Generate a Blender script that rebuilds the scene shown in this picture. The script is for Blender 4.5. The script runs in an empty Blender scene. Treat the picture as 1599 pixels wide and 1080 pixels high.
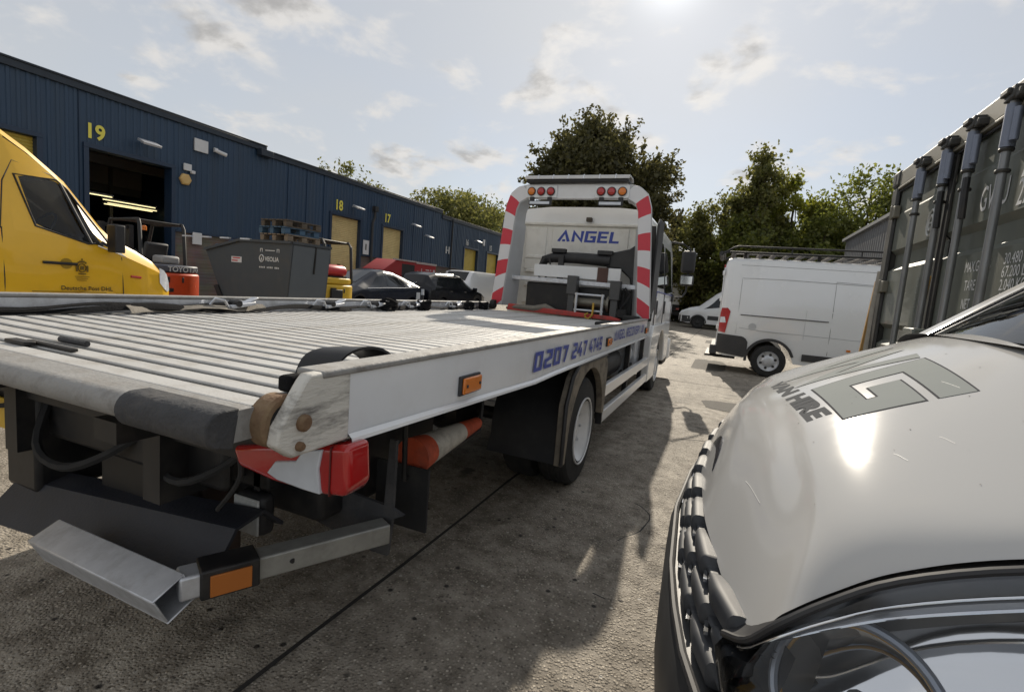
import bpy, bmesh, math, random
import numpy as np
from mathutils import Vector, Matrix
from mathutils.bvhtree import BVHTree
random.seed(7); np.random.seed(7)
scene = bpy.context.scene
COL = scene.collection
PI = math.pi

# ---------------------------------------------------------------- camera
FPX = 785.0
def setup_camera():
    sl = .082; vp = np.array([1134. - 799.5, 478. - 540.])
    n = np.array([-sl, 1.]) / math.hypot(sl, 1); h = -(vp @ n)
    nad = np.array([n[0]*FPX*FPX/h, n[1]*FPX*FPX/h, FPX])
    Y = np.array([vp[0], vp[1], FPX]); Z = -nad/np.linalg.norm(nad)
    Y = Y - Z*(Y @ Z); Y /= np.linalg.norm(Y); X = np.cross(Y, Z)
    R = np.stack([X, Y, Z])
    cam = bpy.data.cameras.new('camera'); o = bpy.data.objects.new('camera', cam); COL.objects.link(o)
    m = Matrix.Identity(4)
    for i in range(3):
        m[i][0] = R[i, 0]; m[i][1] = -R[i, 1]; m[i][2] = -R[i, 2]
    m[2][3] = 1.4
    o.matrix_world = m
    cam.sensor_width = 36; cam.lens = FPX/1599*36; cam.clip_start = .05; cam.clip_end = 2000
    scene.camera = o
setup_camera()

# ---------------------------------------------------------------- light
SUN_EL, SUN_AZ = math.radians(31.0), math.radians(-9.1)      # azimuth from +Y towards +X
SKY_STRENGTH = .099; SUN_STRENGTH = 3.9; EXPOSURE = .26
w = bpy.data.worlds.new('World'); scene.world = w; w.use_nodes = True
nt = w.node_tree; N = nt.nodes; L = nt.links
for n_ in list(N): N.remove(n_)
out = N.new('ShaderNodeOutputWorld'); bg = N.new('ShaderNodeBackground'); L.new(bg.outputs[0], out.inputs[0])
sky = N.new('ShaderNodeTexSky'); sky.sky_type = 'NISHITA'; sky.sun_disc = False
sky.sun_elevation = SUN_EL; sky.sun_rotation = SUN_AZ; sky.altitude = 50; sky.air_density = 1.0; sky.dust_density = .35; sky.ozone_density = 1.5
tc = N.new('ShaderNodeTexCoord'); sep = N.new('ShaderNodeSeparateXYZ'); L.new(tc.outputs['Generated'], sep.inputs[0])
def mth(op, a, b=None, c=None, clamp=False):
    m = N.new('ShaderNodeMath'); m.operation = op; m.use_clamp = clamp
    for i, v in enumerate((a, b, c)):
        if v is None: continue
        if isinstance(v, (int, float)): m.inputs[i].default_value = v
        else: L.new(v, m.inputs[i])
    return m.outputs[0]
den = mth('ADD', mth('MAXIMUM', sep.outputs[2], 0.0), .24)
cx_ = mth('DIVIDE', sep.outputs[0], den); cy_ = mth('DIVIDE', sep.outputs[1], den)
comb = N.new('ShaderNodeCombineXYZ'); L.new(cx_, comb.inputs[0]); L.new(cy_, comb.inputs[1])
def noise(scale, detail, rough, off=(0, 0, 0), dist=0.0):
    mp = N.new('ShaderNodeMapping'); mp.inputs['Location'].default_value = off; L.new(comb.outputs[0], mp.inputs[0])
    t = N.new('ShaderNodeTexNoise'); t.inputs['Scale'].default_value = scale; t.inputs['Detail'].default_value = detail
    t.inputs['Roughness'].default_value = rough; t.inputs['Distortion'].default_value = dist; L.new(mp.outputs[0], t.inputs['Vector'])
    return t.outputs['Fac']
def ramp(x, a, b):
    m = N.new('ShaderNodeMapRange'); m.interpolation_type = 'SMOOTHSTEP'; m.inputs['From Min'].default_value = a; m.inputs['From Max'].default_value = b
    L.new(x, m.inputs['Value']); return m.outputs[0]
big = noise(3.6, 9, .56, (3.1, 1.7, 0), .2)
thin = noise(.55, 5, .5, (8.0, 2.0, 0))
core = noise(3.6, 9, .56, (3.1 + .02, 1.7 + .05, 0), .2)
cl = ramp(big, .50, .655)
veil = mth('ADD', mth('MULTIPLY', ramp(thin, .34, .70), .20), .70)
thick = ramp(core, .55, .70)                                   # dense hearts of the clouds
# cloud light: forward scatter towards the sun
sd = Vector((math.sin(SUN_AZ)*math.cos(SUN_EL), math.cos(SUN_AZ)*math.cos(SUN_EL), math.sin(SUN_EL)))
vd = N.new('ShaderNodeVectorMath'); vd.operation = 'DOT_PRODUCT'; L.new(tc.outputs['Generated'], vd.inputs[0]); vd.inputs[1].default_value = sd
toward = mth('POWER', mth('MAXIMUM', vd.outputs['Value'], 0.0), 18.0)
lum = mth('ADD', mth('MULTIPLY', toward, 1.4), 6.6)
lum = mth('MULTIPLY', lum, mth('SUBTRACT', 1.0, mth('MULTIPLY', thick, .46)))
cc = N.new('ShaderNodeVectorMath'); cc.operation = 'SCALE'; cc.inputs[0].default_value = (1.0, .965, .92); L.new(lum, cc.inputs['Scale'])
# thin high haze everywhere: pale blue grey, a little brighter towards the sun
vl = mth('ADD', mth('ADD', mth('MULTIPLY', toward, .8), 5.3), mth('MULTIPLY', mth('POWER', mth('MAXIMUM', vd.outputs['Value'], 0.0), 700.0), 6.0))
vc = N.new('ShaderNodeVectorMath'); vc.operation = 'SCALE'; vc.inputs[0].default_value = (.975, .99, 1.0); L.new(vl, vc.inputs['Scale'])
mv = N.new('ShaderNodeMix'); mv.data_type = 'RGBA'; L.new(veil, mv.inputs['Factor']); L.new(sky.outputs[0], mv.inputs[6]); L.new(vc.outputs[0], mv.inputs[7])
mix = N.new('ShaderNodeMix'); mix.data_type = 'RGBA'; L.new(mth('MULTIPLY', cl, .85), mix.inputs['Factor']); L.new(mv.outputs[2], mix.inputs[6]); L.new(cc.outputs[0], mix.inputs[7])
L.new(mix.outputs[2], bg.inputs[0]); bg.inputs[1].default_value = SKY_STRENGTH

sun = bpy.data.lights.new('sun', 'SUN'); sun.energy = SUN_STRENGTH; sun.angle = math.radians(.55); sun.color = (1.0, .90, .75)
so = bpy.data.objects.new('sun', sun); COL.objects.link(so); so.rotation_euler = (-sd).to_track_quat('-Z', 'Y').to_euler()
vs = scene.view_settings; vs.view_transform = 'Standard'; vs.look = 'None'; vs.exposure = EXPOSURE; vs.gamma = 1; vs.use_curve_mapping = False
scene.cycles.max_bounces = 6; scene.cycles.transparent_max_bounces = 12; scene.cycles.diffuse_bounces = 3; scene.cycles.glossy_bounces = 3
scene.cycles.sample_clamp_indirect = 6

# ---------------------------------------------------------------- materials
MATS = {}
def mat(name, col, rough=.5, metal=0., var=.12, scale=6., bump=0., bscale=80., coat=0., spec=None, dirt=None, dscale=3., damt=.5, aniso=None, streak=None):
    """Principled with noise-mottled base colour; dirt = (colour) laid in uneven patches; streak stretches the noise."""
    if name in MATS: return MATS[name]
    m = bpy.data.materials.new(name); m.use_nodes = True; t = m.node_tree; n = t.nodes; l = t.links
    b = n['Principled BSDF']; b.inputs['Roughness'].default_value = rough; b.inputs['Metallic'].default_value = metal
    if coat: b.inputs['Coat Weight'].default_value = coat; b.inputs['Coat Roughness'].default_value = .04
    if spec is not None: b.inputs['Specular IOR Level'].default_value = spec
    g = n.new('ShaderNodeTexCoord'); mp = n.new('ShaderNodeMapping'); l.new(g.outputs['Object'], mp.inputs[0])
    if streak: mp.inputs['Scale'].default_value = streak
    ns = n.new('ShaderNodeTexNoise'); ns.inputs['Scale'].default_value = scale; ns.inputs['Detail'].default_value = 6; l.new(mp.outputs[0], ns.inputs['Vector'])
    mx = n.new('ShaderNodeMix'); mx.data_type = 'RGBA'; l.new(ns.outputs['Fac'], mx.inputs['Factor'])
    mx.inputs[6].default_value = (*[c*(1 - var) for c in col], 1); mx.inputs[7].default_value = (*[min(1, c*(1 + var)) for c in col], 1)
    last = mx.outputs[2]
    if dirt:
        nd = n.new('ShaderNodeTexNoise'); nd.inputs['Scale'].default_value = dscale; nd.inputs['Detail'].default_value = 10; nd.inputs['Roughness'].default_value = .68; l.new(mp.outputs[0], nd.inputs['Vector'])
        mr = n.new('ShaderNodeMapRange'); mr.inputs['From Min'].default_value = .48; mr.inputs['From Max'].default_value = .72; mr.inputs['To Max'].default_value = damt; l.new(nd.outputs['Fac'], mr.inputs['Value'])
        m2 = n.new('ShaderNodeMix'); m2.data_type = 'RGBA'; l.new(mr.outputs[0], m2.inputs['Factor']); l.new(last, m2.inputs[6]); m2.inputs[7].default_value = (*dirt, 1); last = m2.outputs[2]
        ra = n.new('ShaderNodeMapRange'); ra.inputs['To Min'].default_value = rough; ra.inputs['To Max'].default_value = min(1, rough + .35); l.new(mr.outputs[0], ra.inputs['Value']); l.new(ra.outputs[0], b.inputs['Roughness'])
    l.new(last, b.inputs['Base Color'])
    if bump:
        nb = n.new('ShaderNodeTexNoise'); nb.inputs['Scale'].default_value = bscale; nb.inputs['Detail'].default_value = 5; l.new(mp.outputs[0], nb.inputs['Vector'])
        bp = n.new('ShaderNodeBump'); bp.inputs['Strength'].default_value = bump; bp.inputs['Distance'].default_value = .01; l.new(nb.outputs['Fac'], bp.inputs['Height']); l.new(bp.outputs[0], b.inputs['Normal'])
    MATS[name] = m; return m

def mat_glass(name, tint=(.9, .93, .95), trans=.75, rough=.01):
    if name in MATS: return MATS[name]
    m = bpy.data.materials.new(name); m.use_nodes = True; n = m.node_tree.nodes; l = m.node_tree.links
    n.remove(n['Principled BSDF']); o = n['Material Output']
    tr = n.new('ShaderNodeBsdfTransparent'); tr.inputs[0].default_value = (*[c*trans for c in tint], 1)
    gl = n.new('ShaderNodeBsdfGlossy'); gl.inputs['Roughness'].default_value = rough
    fr = n.new('ShaderNodeFresnel'); fr.inputs[0].default_value = 1.5
    mx = n.new('ShaderNodeMixShader'); l.new(fr.outputs[0], mx.inputs[0]); l.new(tr.outputs[0], mx.inputs[1]); l.new(gl.outputs[0], mx.inputs[2]); l.new(mx.outputs[0], o.inputs[0])
    MATS[name] = m; return m

def mat_emit(name, col, s):
    m = bpy.data.materials.new(name); m.use_nodes = True; b = m.node_tree.nodes['Principled BSDF']
    b.inputs['Base Color'].default_value = (.8, .8, .75, 1); b.inputs['Emission Color'].default_value = (*col, 1); b.inputs['Emission Strength'].default_value = s
    return m

WHITE = mat('white paint', (.76, .77, .78), .28, var=.03, coat=.5, dirt=(.42, .38, .33), dscale=2.2, damt=.18)
WHITEV = mat('white van paint', (.78, .79, .80), .25, var=.02, coat=.6, dirt=(.5, .46, .4), dscale=1.5, damt=.12)
RAILW = mat('white rail paint', (.74, .76, .79), .3, var=.04, coat=.3, dirt=(.4, .37, .33), dscale=4, damt=.2)
WORN = mat('chipped white paint', (.62, .60, .55), .55, var=.15, dirt=(.10, .09, .085), dscale=13, damt=.95, bump=.3, streak=(1, .5, 2.2))
ALU = mat('aluminium plank', (.50, .495, .48), .62, .25, var=.16, scale=4, dirt=(.25, .225, .19), dscale=7, damt=.75, bump=.15, bscale=120)
ALUT = mat('worn aluminium trim', (.31, .305, .295), .65, .3, var=.2, scale=12, dirt=(.2, .18, .16), dscale=16, damt=.7, bump=.25)
GALV = mat('galvanised steel', (.62, .64, .68), .42, .6, var=.18, scale=25, dirt=(.22, .21, .19), dscale=8, damt=.5)
GRIP = mat('grip strip', (.26, .26, .255), .75, .3, var=.35, scale=90, bump=.9, bscale=220)
BLACK = mat('black plastic', (.022, .022, .024), .5, var=.25, dirt=(.09, .085, .08), dscale=5, damt=.3)
BLACKM = mat('black painted steel', (.011, .011, .012), .5, var=.3, dirt=(.07, .06, .05), dscale=6, damt=.5)
RUBBER = mat('tyre rubber', (.020, .020, .021), .85, var=.3, scale=12, dirt=(.08, .075, .065), dscale=7, damt=.4)
RUBBERG = mat('grey rubber', (.045, .046, .050), .8, var=.3, scale=20, bump=.5, bscale=60, dirt=(.12, .11, .1), dscale=8, damt=.5)
RUST = mat('rusty steel', (.17, .10, .055), .85, var=.4, scale=14, bump=.5, bscale=50, dirt=(.32, .25, .15), dscale=9, damt=.7)
RED = mat('red paint', (.52, .035, .04), .4, var=.12, dirt=(.2, .06, .05), dscale=8, damt=.3)
REDF = mat('red reflective film', (.60, .04, .065), .35, var=.08)
WHITEF = mat('white reflective film', (.72, .72, .74), .35, var=.04)
ORANGE = mat('amber lens', (.70, .19, .015), .22, var=.12, coat=.5)
REDL = mat('red lens', (.42, .012, .012), .15, var=.2, coat=.8)
CLEARL = mat('clear lens', (.62, .66, .72), .12, var=.25, scale=10, coat=.8)
CONEO = mat('cone orange', (.55, .085, .03), .6, var=.2, dirt=(.12, .05, .04), dscale=9, damt=.6)
CONEW = mat('dirty white sleeve', (.55, .52, .46), .6, var=.12, dirt=(.15, .13, .11), dscale=12, damt=.7)
BLUE = mat('blue lettering', (.035, .065, .36), .4, var=.06)
CHROME = mat('chrome', (.72, .73, .75), .12, 1., var=.06)
GLASSD = mat('dark window glass', (.012, .014, .017), .04, var=.2, spec=.45)
STRAPB = mat('black webbing', (.013, .013, .014), .95, spec=.1, var=.35, scale=40, bump=.4)
STRAPG = mat('faded tan webbing', (.20, .18, .15), .85, var=.35, scale=30, bump=.4)
YVAN = mat('yellow van paint', (.86, .50, .02), .3, var=.04, coat=.5, dirt=(.45, .27, .04), dscale=2, damt=.2)
YELLOW = mat('machine yellow', (.66, .42, .03), .45, var=.12, dirt=(.2, .14, .05), dscale=6, damt=.5)
INK = mat('dark print', (.05, .04, .02), .6, var=.1)
GREYL = mat('light grey print', (.60, .61, .62), .5, var=.08)

# ---------------------------------------------------------------- mesh builder
class MB:
    def __init__(s): s.v = []; s.f = []; s.mi = []; s.cur = 0
    def face(s, idx): s.f.append(tuple(idx)); s.mi.append(s.cur)
    def box(s, x0, x1, y0, y1, z0, z1):
        b = len(s.v); s.v += [(x, y, z) for z in (z0, z1) for y in (y0, y1) for x in (x0, x1)]
        for q in ((0, 2, 3, 1), (4, 5, 7, 6), (0, 1, 5, 4), (2, 6, 7, 3), (0, 4, 6, 2), (1, 3, 7, 5)): s.face([b + i for i in q])
        return s
    def obox(s, c, ax, h):
        """oriented box: centre, three unit axes, half sizes"""
        c = Vector(c); A = [Vector(a)*k for a, k in zip(ax, h)]; b = len(s.v)
        for k in (-1, 1):
            for j in (-1, 1):
                for i in (-1, 1): s.v.append(tuple(c + A[0]*i + A[1]*j + A[2]*k))
        for q in ((0, 2, 3, 1), (4, 5, 7, 6), (0, 1, 5, 4), (2, 6, 7, 3), (0, 4, 6, 2), (1, 3, 7, 5)): s.face([b + i for i in q])
        return s
    def beam(s, p0, p1, w, h, up=(0, 0, 1)):
        p0 = Vector(p0); p1 = Vector(p1); d = (p1 - p0); Ln = d.length; d.normalize(); u = Vector(up)
        sd_ = d.cross(u).normalized(); u2 = sd_.cross(d).normalized()
        return s.obox((p0 + p1)/2, (d, sd_, u2), (Ln/2, w/2, h/2))
    def prism(s, pts, axis, a0, a1, cap=True):
        def P(p, a): return {'x': (a, p[0], p[1]), 'y': (p[0], a, p[1]), 'z': (p[0], p[1], a)}[axis]
        b = len(s.v); n = len(pts); s.v += [P(p, a0) for p in pts] + [P(p, a1) for p in pts]
        for i in range(n): j = (i + 1) % n; s.face((b + i, b + j, b + n + j, b + n + i))
        if cap: s.face([b + i for i in range(n)][::-1]); s.face([b + n + i for i in range(n)])
        return s
    def tube(s, pts, r, n=8, cap=True, closed=False):
        pts = [Vector(p) for p in pts]; m = len(pts); b = len(s.v); prev = None
        rs = r if isinstance(r, (list, tuple)) else [r]*m
        for i, p in enumerate(pts):
            a = pts[(i - 1) % m] if (i > 0 or closed) else p; c = pts[(i + 1) % m] if (i < m - 1 or closed) else p
            t = (c - a); t = t.normalized() if t.length > 1e-9 else Vector((0, 0, 1))
            if prev is None:
                u = t.orthogonal().normalized()
            else:
                u = prev - t*prev.dot(t); u = u.normalized() if u.length > 1e-6 else t.orthogonal().normalized()
            prev = u; v = t.cross(u)
            for k in range(n): an = 2*PI*k/n; s.v.append(tuple(p + (u*math.cos(an) + v*math.sin(an))*rs[i]))
        for i in range(m if closed else m - 1):
            for k in range(n):
                i2 = (i + 1) % m; s.face((b + i*n + k, b + i*n + (k + 1) % n, b + i2*n + (k + 1) % n, b + i2*n + k))
        if cap and not closed:
            s.face([b + k for k in range(n)][::-1]); s.face([b + (m - 1)*n + k for k in range(n)])
        return s
    def lathe(s, prof, c, axis, n=24, cap=True):
        """prof = [(r, h)], turned round axis through c"""
        c = Vector(c); b = len(s.v); m = len(prof); ax = 'xyz'.index(axis)
        for r, h in prof:
            for k in range(n):
                a = 2*PI*k/n; p = [0, 0, 0]; p[ax] = h; p[(ax + 1) % 3] = r*math.cos(a); p[(ax + 2) % 3] = r*math.sin(a)
                s.v.append((c.x + p[0], c.y + p[1], c.z + p[2]))
        for i in range(m - 1):
            for k in range(n): s.face((b + i*n + k, b + i*n + (k + 1) % n, b + (i + 1)*n + (k + 1) % n, b + (i + 1)*n + k))
        if cap: s.face([b + k for k in range(n)][::-1]); s.face([b + (m - 1)*n + k for k in range(n)])
        return s
    def grid(s, P, wrap=False):
        b = len(s.v); r = len(P); c = len(P[0])
        for row in P: s.v += [tuple(p) for p in row]
        for i in range(r - 1):
            for j in range(c if wrap else c - 1):
                j2 = (j + 1) % c; s.face((b + i*c + j, b + i*c + j2, b + (i + 1)*c + j2, b + (i + 1)*c + j))
        return s
    def sheet(s, P, th, nrm=None):
        """grid with thickness th along -normal"""
        P = [[Vector(p) for p in row] for row in P]; r = len(P); c = len(P[0]); Q = []
        for i in range(r):
            row = []
            for j in range(c):
                du = P[min(i + 1, r - 1)][j] - P[max(i - 1, 0)][j]; dv = P[i][min(j + 1, c - 1)] - P[i][max(j - 1, 0)]
                nn = Vector(nrm) if nrm else du.cross(dv).normalized(); row.append(P[i][j] - nn*th)
            Q.append(row)
        b = len(s.v); s.grid(P); b2 = len(s.v); s.grid([row[::-1] for row in Q])
        bd = [(i, 0) for i in range(r)] + [(r - 1, j) for j in range(1, c)] + [(i, c - 1) for i in range(r - 2, -1, -1)] + [(0, j) for j in range(c - 2, 0, -1)]
        for k in range(len(bd)):
            i, j = bd[k]; i2, j2 = bd[(k + 1) % len(bd)]
            s.face((b + i*c + j, b2 + i*c + (c - 1 - j), b2 + i2*c + (c - 1 - j2), b + i2*c + j2))
        return s

OFF = {}
def tag(o, label=None, cat=None, group=None, kind=None):
    if label: o['label'] = label
    if cat: o['category'] = cat
    if group: o['group'] = group
    if kind: o['kind'] = kind
    return o
def thing(name, label, cat, loc=(0, 0, 0), rz=0., group=None, world=False):
    """Empty at the thing's base. world=True: its parts are given in world coordinates (needs rz = 0)."""
    o = bpy.data.objects.new(name, None); o.empty_display_size = .2; COL.objects.link(o); o.location = loc; o.rotation_euler = (0, 0, rz)
    OFF[o.name] = Vector(loc) if world else Vector((0, 0, 0))
    return tag(o, label, cat, group)
def obj(name, mb, mats, parent=None, bevel=0., smooth=35., segs=2, label=None):
    me = bpy.data.meshes.new(name)
    off = OFF.get(parent.name, Vector((0, 0, 0))) if parent else Vector((0, 0, 0))
    vs_ = mb.v if off.length == 0 else [(a - off.x, b - off.y, c - off.z) for a, b, c in mb.v]
    me.from_pydata(vs_, [], mb.f)
    for m_ in (mats if isinstance(mats, (list, tuple)) else [mats]): me.materials.append(m_)
    if any(mb.mi): me.polygons.foreach_set('material_index', mb.mi)
    bm = bmesh.new(); bm.from_mesh(me); bmesh.ops.recalc_face_normals(bm, faces=bm.faces); bm.to_mesh(me); bm.free()
    if smooth:
        me.polygons.foreach_set('use_smooth', [True]*len(me.polygons)); me.set_sharp_from_angle(angle=math.radians(smooth))
    o = bpy.data.objects.new(name, me); COL.objects.link(o)
    if parent: o.parent = parent; OFF[o.name] = off
    if bevel:
        b = o.modifiers.new('bevel', 'BEVEL'); b.width = bevel; b.segments = segs; b.limit_method = 'ANGLE'; b.angle_limit = math.radians(40)
    if label: o['label'] = label
    return o
def link_copy(o, parent, loc=None, rot=None, scale=None):
    c = o.copy(); COL.objects.link(c); c.parent = parent; OFF[c.name] = OFF.get(o.name, Vector((0, 0, 0)))
    if loc is not None: c.location = loc
    if rot is not None: c.rotation_euler = rot
    if scale is not None: c.scale = scale
    return c
def copy_tree(o, parent=None):
    c = o.copy(); COL.objects.link(c); c.parent = parent; OFF[c.name] = OFF.get(o.name, Vector((0, 0, 0)))
    for ch in list(o.children): copy_tree(ch, c)
    return c

def frame_pts(flat, o, u, v, lift):
    o = Vector(o); u = Vector(u); v = Vector(v); n = u.cross(v).normalized()
    return [tuple(o + u*a + v*b + n*(lift + c)) for a, b, c in flat]
def text_mb(s, size, o, u, v, sx=1., align='LEFT', lift=.003, th=.003, bold=0.):
    """built-in font lettering laid on the plane o + a*u + b*v, facing u x v"""
    cu = bpy.data.curves.new('t', 'FONT'); cu.body = s; cu.size = size; cu.align_x = align; cu.offset = bold; cu.resolution_u = 4
    ob = bpy.data.objects.new('t', cu); COL.objects.link(ob); dg = bpy.context.evaluated_depsgraph_get(); dg.update()
    me = bpy.data.meshes.new_from_object(ob.evaluated_get(dg)); mb = MB()
    pts = [(q.co.x*sx, q.co.y, 0.) for q in me.vertices]; mb.v = frame_pts(pts, o, u, v, lift)
    for p in me.polygons: mb.face(p.vertices)
    bpy.data.objects.remove(ob); bpy.data.curves.remove(cu); bpy.data.meshes.remove(me)
    return mb

# squared stroke lettering (each glyph: width, polylines on a 0..1 grid, height 1)
T_ = .09
GL = {
 '0': (.66, [([(T_, T_), (.66-T_, T_), (.66-T_, 1-T_), (T_, 1-T_)], 1)]),
 '2': (.66, [([(T_, 1-T_), (.66-T_, 1-T_), (.66-T_, .54), (T_, .42), (T_, T_), (.66, T_)], 0)]),
 '7': (.58, [([(0, 1-T_), (.58-T_, 1-T_), (.26, 0)], 0)]),
 '4': (.66, [([(.38, 1), (T_, .36), (.66, .36)], 0), ([(.50, .62), (.50, .455)], 0), ([(.50, .265), (.50, 0)], 0)]),
 '9': (.66, [([(.1, T_), (.66-T_, T_), (.66-T_, 1-T_), (T_, 1-T_), (T_, .46), (.475, .46)], 0)]),
 'A': (.80, [([(T_*.6, 0), (.42, 1-T_*1.2), (.72, 0)], 0), ([(.30, T_), (.50, T_)], 0)]),
 'N': (.72, [([(T_, 0), (T_, 1-T_*1.4), (.72-T_, T_*1.4), (.72-T_, 1)], 0)]),
 'G': (.70, [([(.70, 1-T_), (T_, 1-T_), (T_, T_), (.70-T_, T_), (.70-T_, .48), (.34, .48)], 0)]),
 'E': (.64, [([(.64, 1-T_), (T_, 1-T_), (T_, T_), (.64, T_)], 0), ([(2*T_+.02, .5), (.58, .5)], 0)]),
 'L': (.60, [([(T_, 1), (T_, T_), (.60, T_)], 0)]),
 'R': (.66, [([(T_, 0), (T_, 1-T_), (.66-T_, 1-T_), (.66-T_, .46), (2*T_+.01, .46)], 0), ([(.34, .36), (.60, 0)], 0)]),
 'C': (.64, [([(.64, 1-T_), (T_, 1-T_), (T_, T_), (.64, T_)], 0)]),
 'O': (.66, [([(T_, T_), (.66-T_, T_), (.66-T_, 1-T_), (T_, 1-T_)], 1)]),
 'V': (.70, [([(T_*.6, 1), (.35, T_*1.5), (.70-T_*.6, 1)], 0)]),
 'Y': (.66, [([(T_*.8, 1), (.33, .48), (.66-T_*.8, 1)], 0), ([(.33, .38), (.33, 0)], 0)]),
 'U': (.66, [([(T_, 1), (T_, T_), (.66-T_, T_), (.66-T_, 1)], 0)]),
 'K': (.64, [([(T_, 0), (T_, 1)], 0), ([(.58, 1), (.26, .5), (.58, 0)], 0)]),
 '.': (.2, [([(.1, 0), (.1, .18)], 0)]), ' ': (.34, [])}
def ribbon(mb, pl, closed, t):
    p = [Vector((a, b)) for a, b in pl]; n = len(p); Lf = []; Rt = []
    for i in range(n):
        a = p[i - 1] if (i > 0 or closed) else None; c = p[(i + 1) % n] if (i < n - 1 or closed) else None
        d0 = (p[i] - a).normalized() if a is not None else None; d1 = (c - p[i]).normalized() if c is not None else None
        if d0 is None: d0 = d1
        if d1 is None: d1 = d0
        n0 = Vector((-d0.y, d0.x)); n1 = Vector((-d1.y, d1.x)); m_ = n0 + n1
        m_ = m_.normalized() if m_.length > 1e-5 else n0; k = 1/max(.45, m_.dot(n0))
        Lf.append(p[i] + m_*t*k); Rt.append(p[i] - m_*t*k)
    b = len(mb.v); mb.v += [(q.x, q.y, 0) for q in Lf] + [(q.x, q.y, 0) for q in Rt]
    for i in range(n if closed else n - 1): j = (i + 1) % n; mb.face((b + n + i, b + n + j, b + j, b + i))
def stroke_mb(s, h, o, u, v, gap=.16, sx=1., shear=0., t=T_, lift=.003):
    mb = MB(); x = 0
    for ch in s:
        wd, pls = GL[ch]; k0 = len(mb.v)
        for pl, cl_ in pls: ribbon(mb, pl, cl_, t)
        for i in range(k0, len(mb.v)): a, b, c = mb.v[i]; mb.v[i] = ((x + a)*h*sx + shear*b*h, b*h, 0)
        x += wd + gap
    mb.v = frame_pts(mb.v, o, u, v, lift); mb.width = (x - gap)*h*sx
    return mb
# ================================================================ GROUND
def ground_mat():
    m = bpy.data.materials.new('yard concrete'); m.use_nodes = True; n = m.node_tree.nodes; l = m.node_tree.links; b = n['Principled BSDF']
    g = n.new('ShaderNodeTexCoord'); V = g.outputs['Object']
    def nz(s, d=6, r=.6):
        t = n.new('ShaderNodeTexNoise'); t.inputs['Scale'].default_value = s; t.inputs['Detail'].default_value = d; t.inputs['Roughness'].default_value = r; l.new(V, t.inputs['Vector']); return t.outputs['Fac']
    def vor(s):
        t = n.new('ShaderNodeTexVoronoi'); t.inputs['Scale'].default_value = s; l.new(V, t.inputs['Vector']); return t
    def rmp(x, a, c, lo=0., hi=1.):
        t = n.new('ShaderNodeMapRange'); t.inputs['From Min'].default_value = a; t.inputs['From Max'].default_value = c; t.inputs['To Min'].default_value = lo; t.inputs['To Max'].default_value = hi; l.new(x, t.inputs['Value']); return t.outputs[0]
    def mixc(f, a, c):
        t = n.new('ShaderNodeMix'); t.data_type = 'RGBA'; l.new(f, t.inputs['Factor'])
        for i, q in ((6, a), (7, c)):
            if isinstance(q, tuple): t.inputs[i].default_value = (*q, 1)
            else: l.new(q, t.inputs[i])
        return t.outputs[2]
    def mul(a, c):
        t = n.new('ShaderNodeMath'); t.operation = 'MULTIPLY'
        for i, q in enumerate((a, c)):
            if isinstance(q, float): t.inputs[i].default_value = q
            else: l.new(q, t.inputs[i])
        return t.outputs[0]
    base = mixc(rmp(nz(.55, 10, .65), .38, .62), (.255, .225, .185), (.45, .405, .34))
    base = mixc(rmp(nz(7, 8, .7), .40, .66), base, (.14, .12, .094))
    v1 = vor(75); st = v1.outputs['Color']; sx = n.new('ShaderNodeSeparateColor'); l.new(st, sx.inputs[0])
    edge = rmp(v1.outputs['Distance'], .25, .55, 1., 0.)
    base = mixc(mul(mul(rmp(sx.outputs[0], .45, .95), edge), .8), base, (.60, .54, .45))
    base = mixc(mul(mul(rmp(sx.outputs[1], .62, .95), edge), .75), base, (.06, .052, .045))
    v2 = vor(19); s2 = n.new('ShaderNodeSeparateColor'); l.new(v2.outputs['Color'], s2.inputs[0])
    base = mixc(mul(rmp(s2.outputs[0], .93, .96), rmp(v2.outputs['Distance'], .12, .2, 1., 0.)), base, (.50, .47, .42))
    base = mixc(mul(rmp(s2.outputs[1], .92, .95), rmp(v2.outputs['Distance'], .15, .3, 1., 0.)), base, (.035, .032, .03))
    base = mixc(rmp(nz(.9, 5, .5), .60, .72, 0., .6), base, (.07, .064, .058))
    base = mixc(rmp(nz(2.6, 3, .4), .68, .74, 0., .75), base, (.030, .028, .027))
    l.new(base, b.inputs['Base Color']); b.inputs['Roughness'].default_value = .72; b.inputs['Specular IOR Level'].default_value = .35
    bp = n.new('ShaderNodeBump'); bp.inputs['Strength'].default_value = .65; bp.inputs['Distance'].default_value = .009
    ad = n.new('ShaderNodeMath'); ad.operation = 'ADD'; l.new(mul(edge, 1.0), ad.inputs[0]); l.new(mul(nz(160, 3), .7), ad.inputs[1]); l.new(ad.outputs[0], bp.inputs['Height']); l.new(bp.outputs[0], b.inputs['Normal'])
    return m
GROUND = ground_mat()
def gz(x):   # the yard climbs a little towards the blue units
    return float(np.interp(x, [-60, -9.5, -4.2, 0], [.16, .16, .03, 0]))
mb = MB()
xs = [-600, -60, -30, -17, -9.5, -6, -4.2, -2, 0, 4, 10, 40, 600]; ys = [-300, -40, -10, 0, 4, 10, 20, 40, 80, 900]
mb.grid([[(x, y, gz(x)) for x in xs] for y in ys])
g = tag(obj('ground', mb, GROUND, smooth=60), kind='structure')
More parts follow.
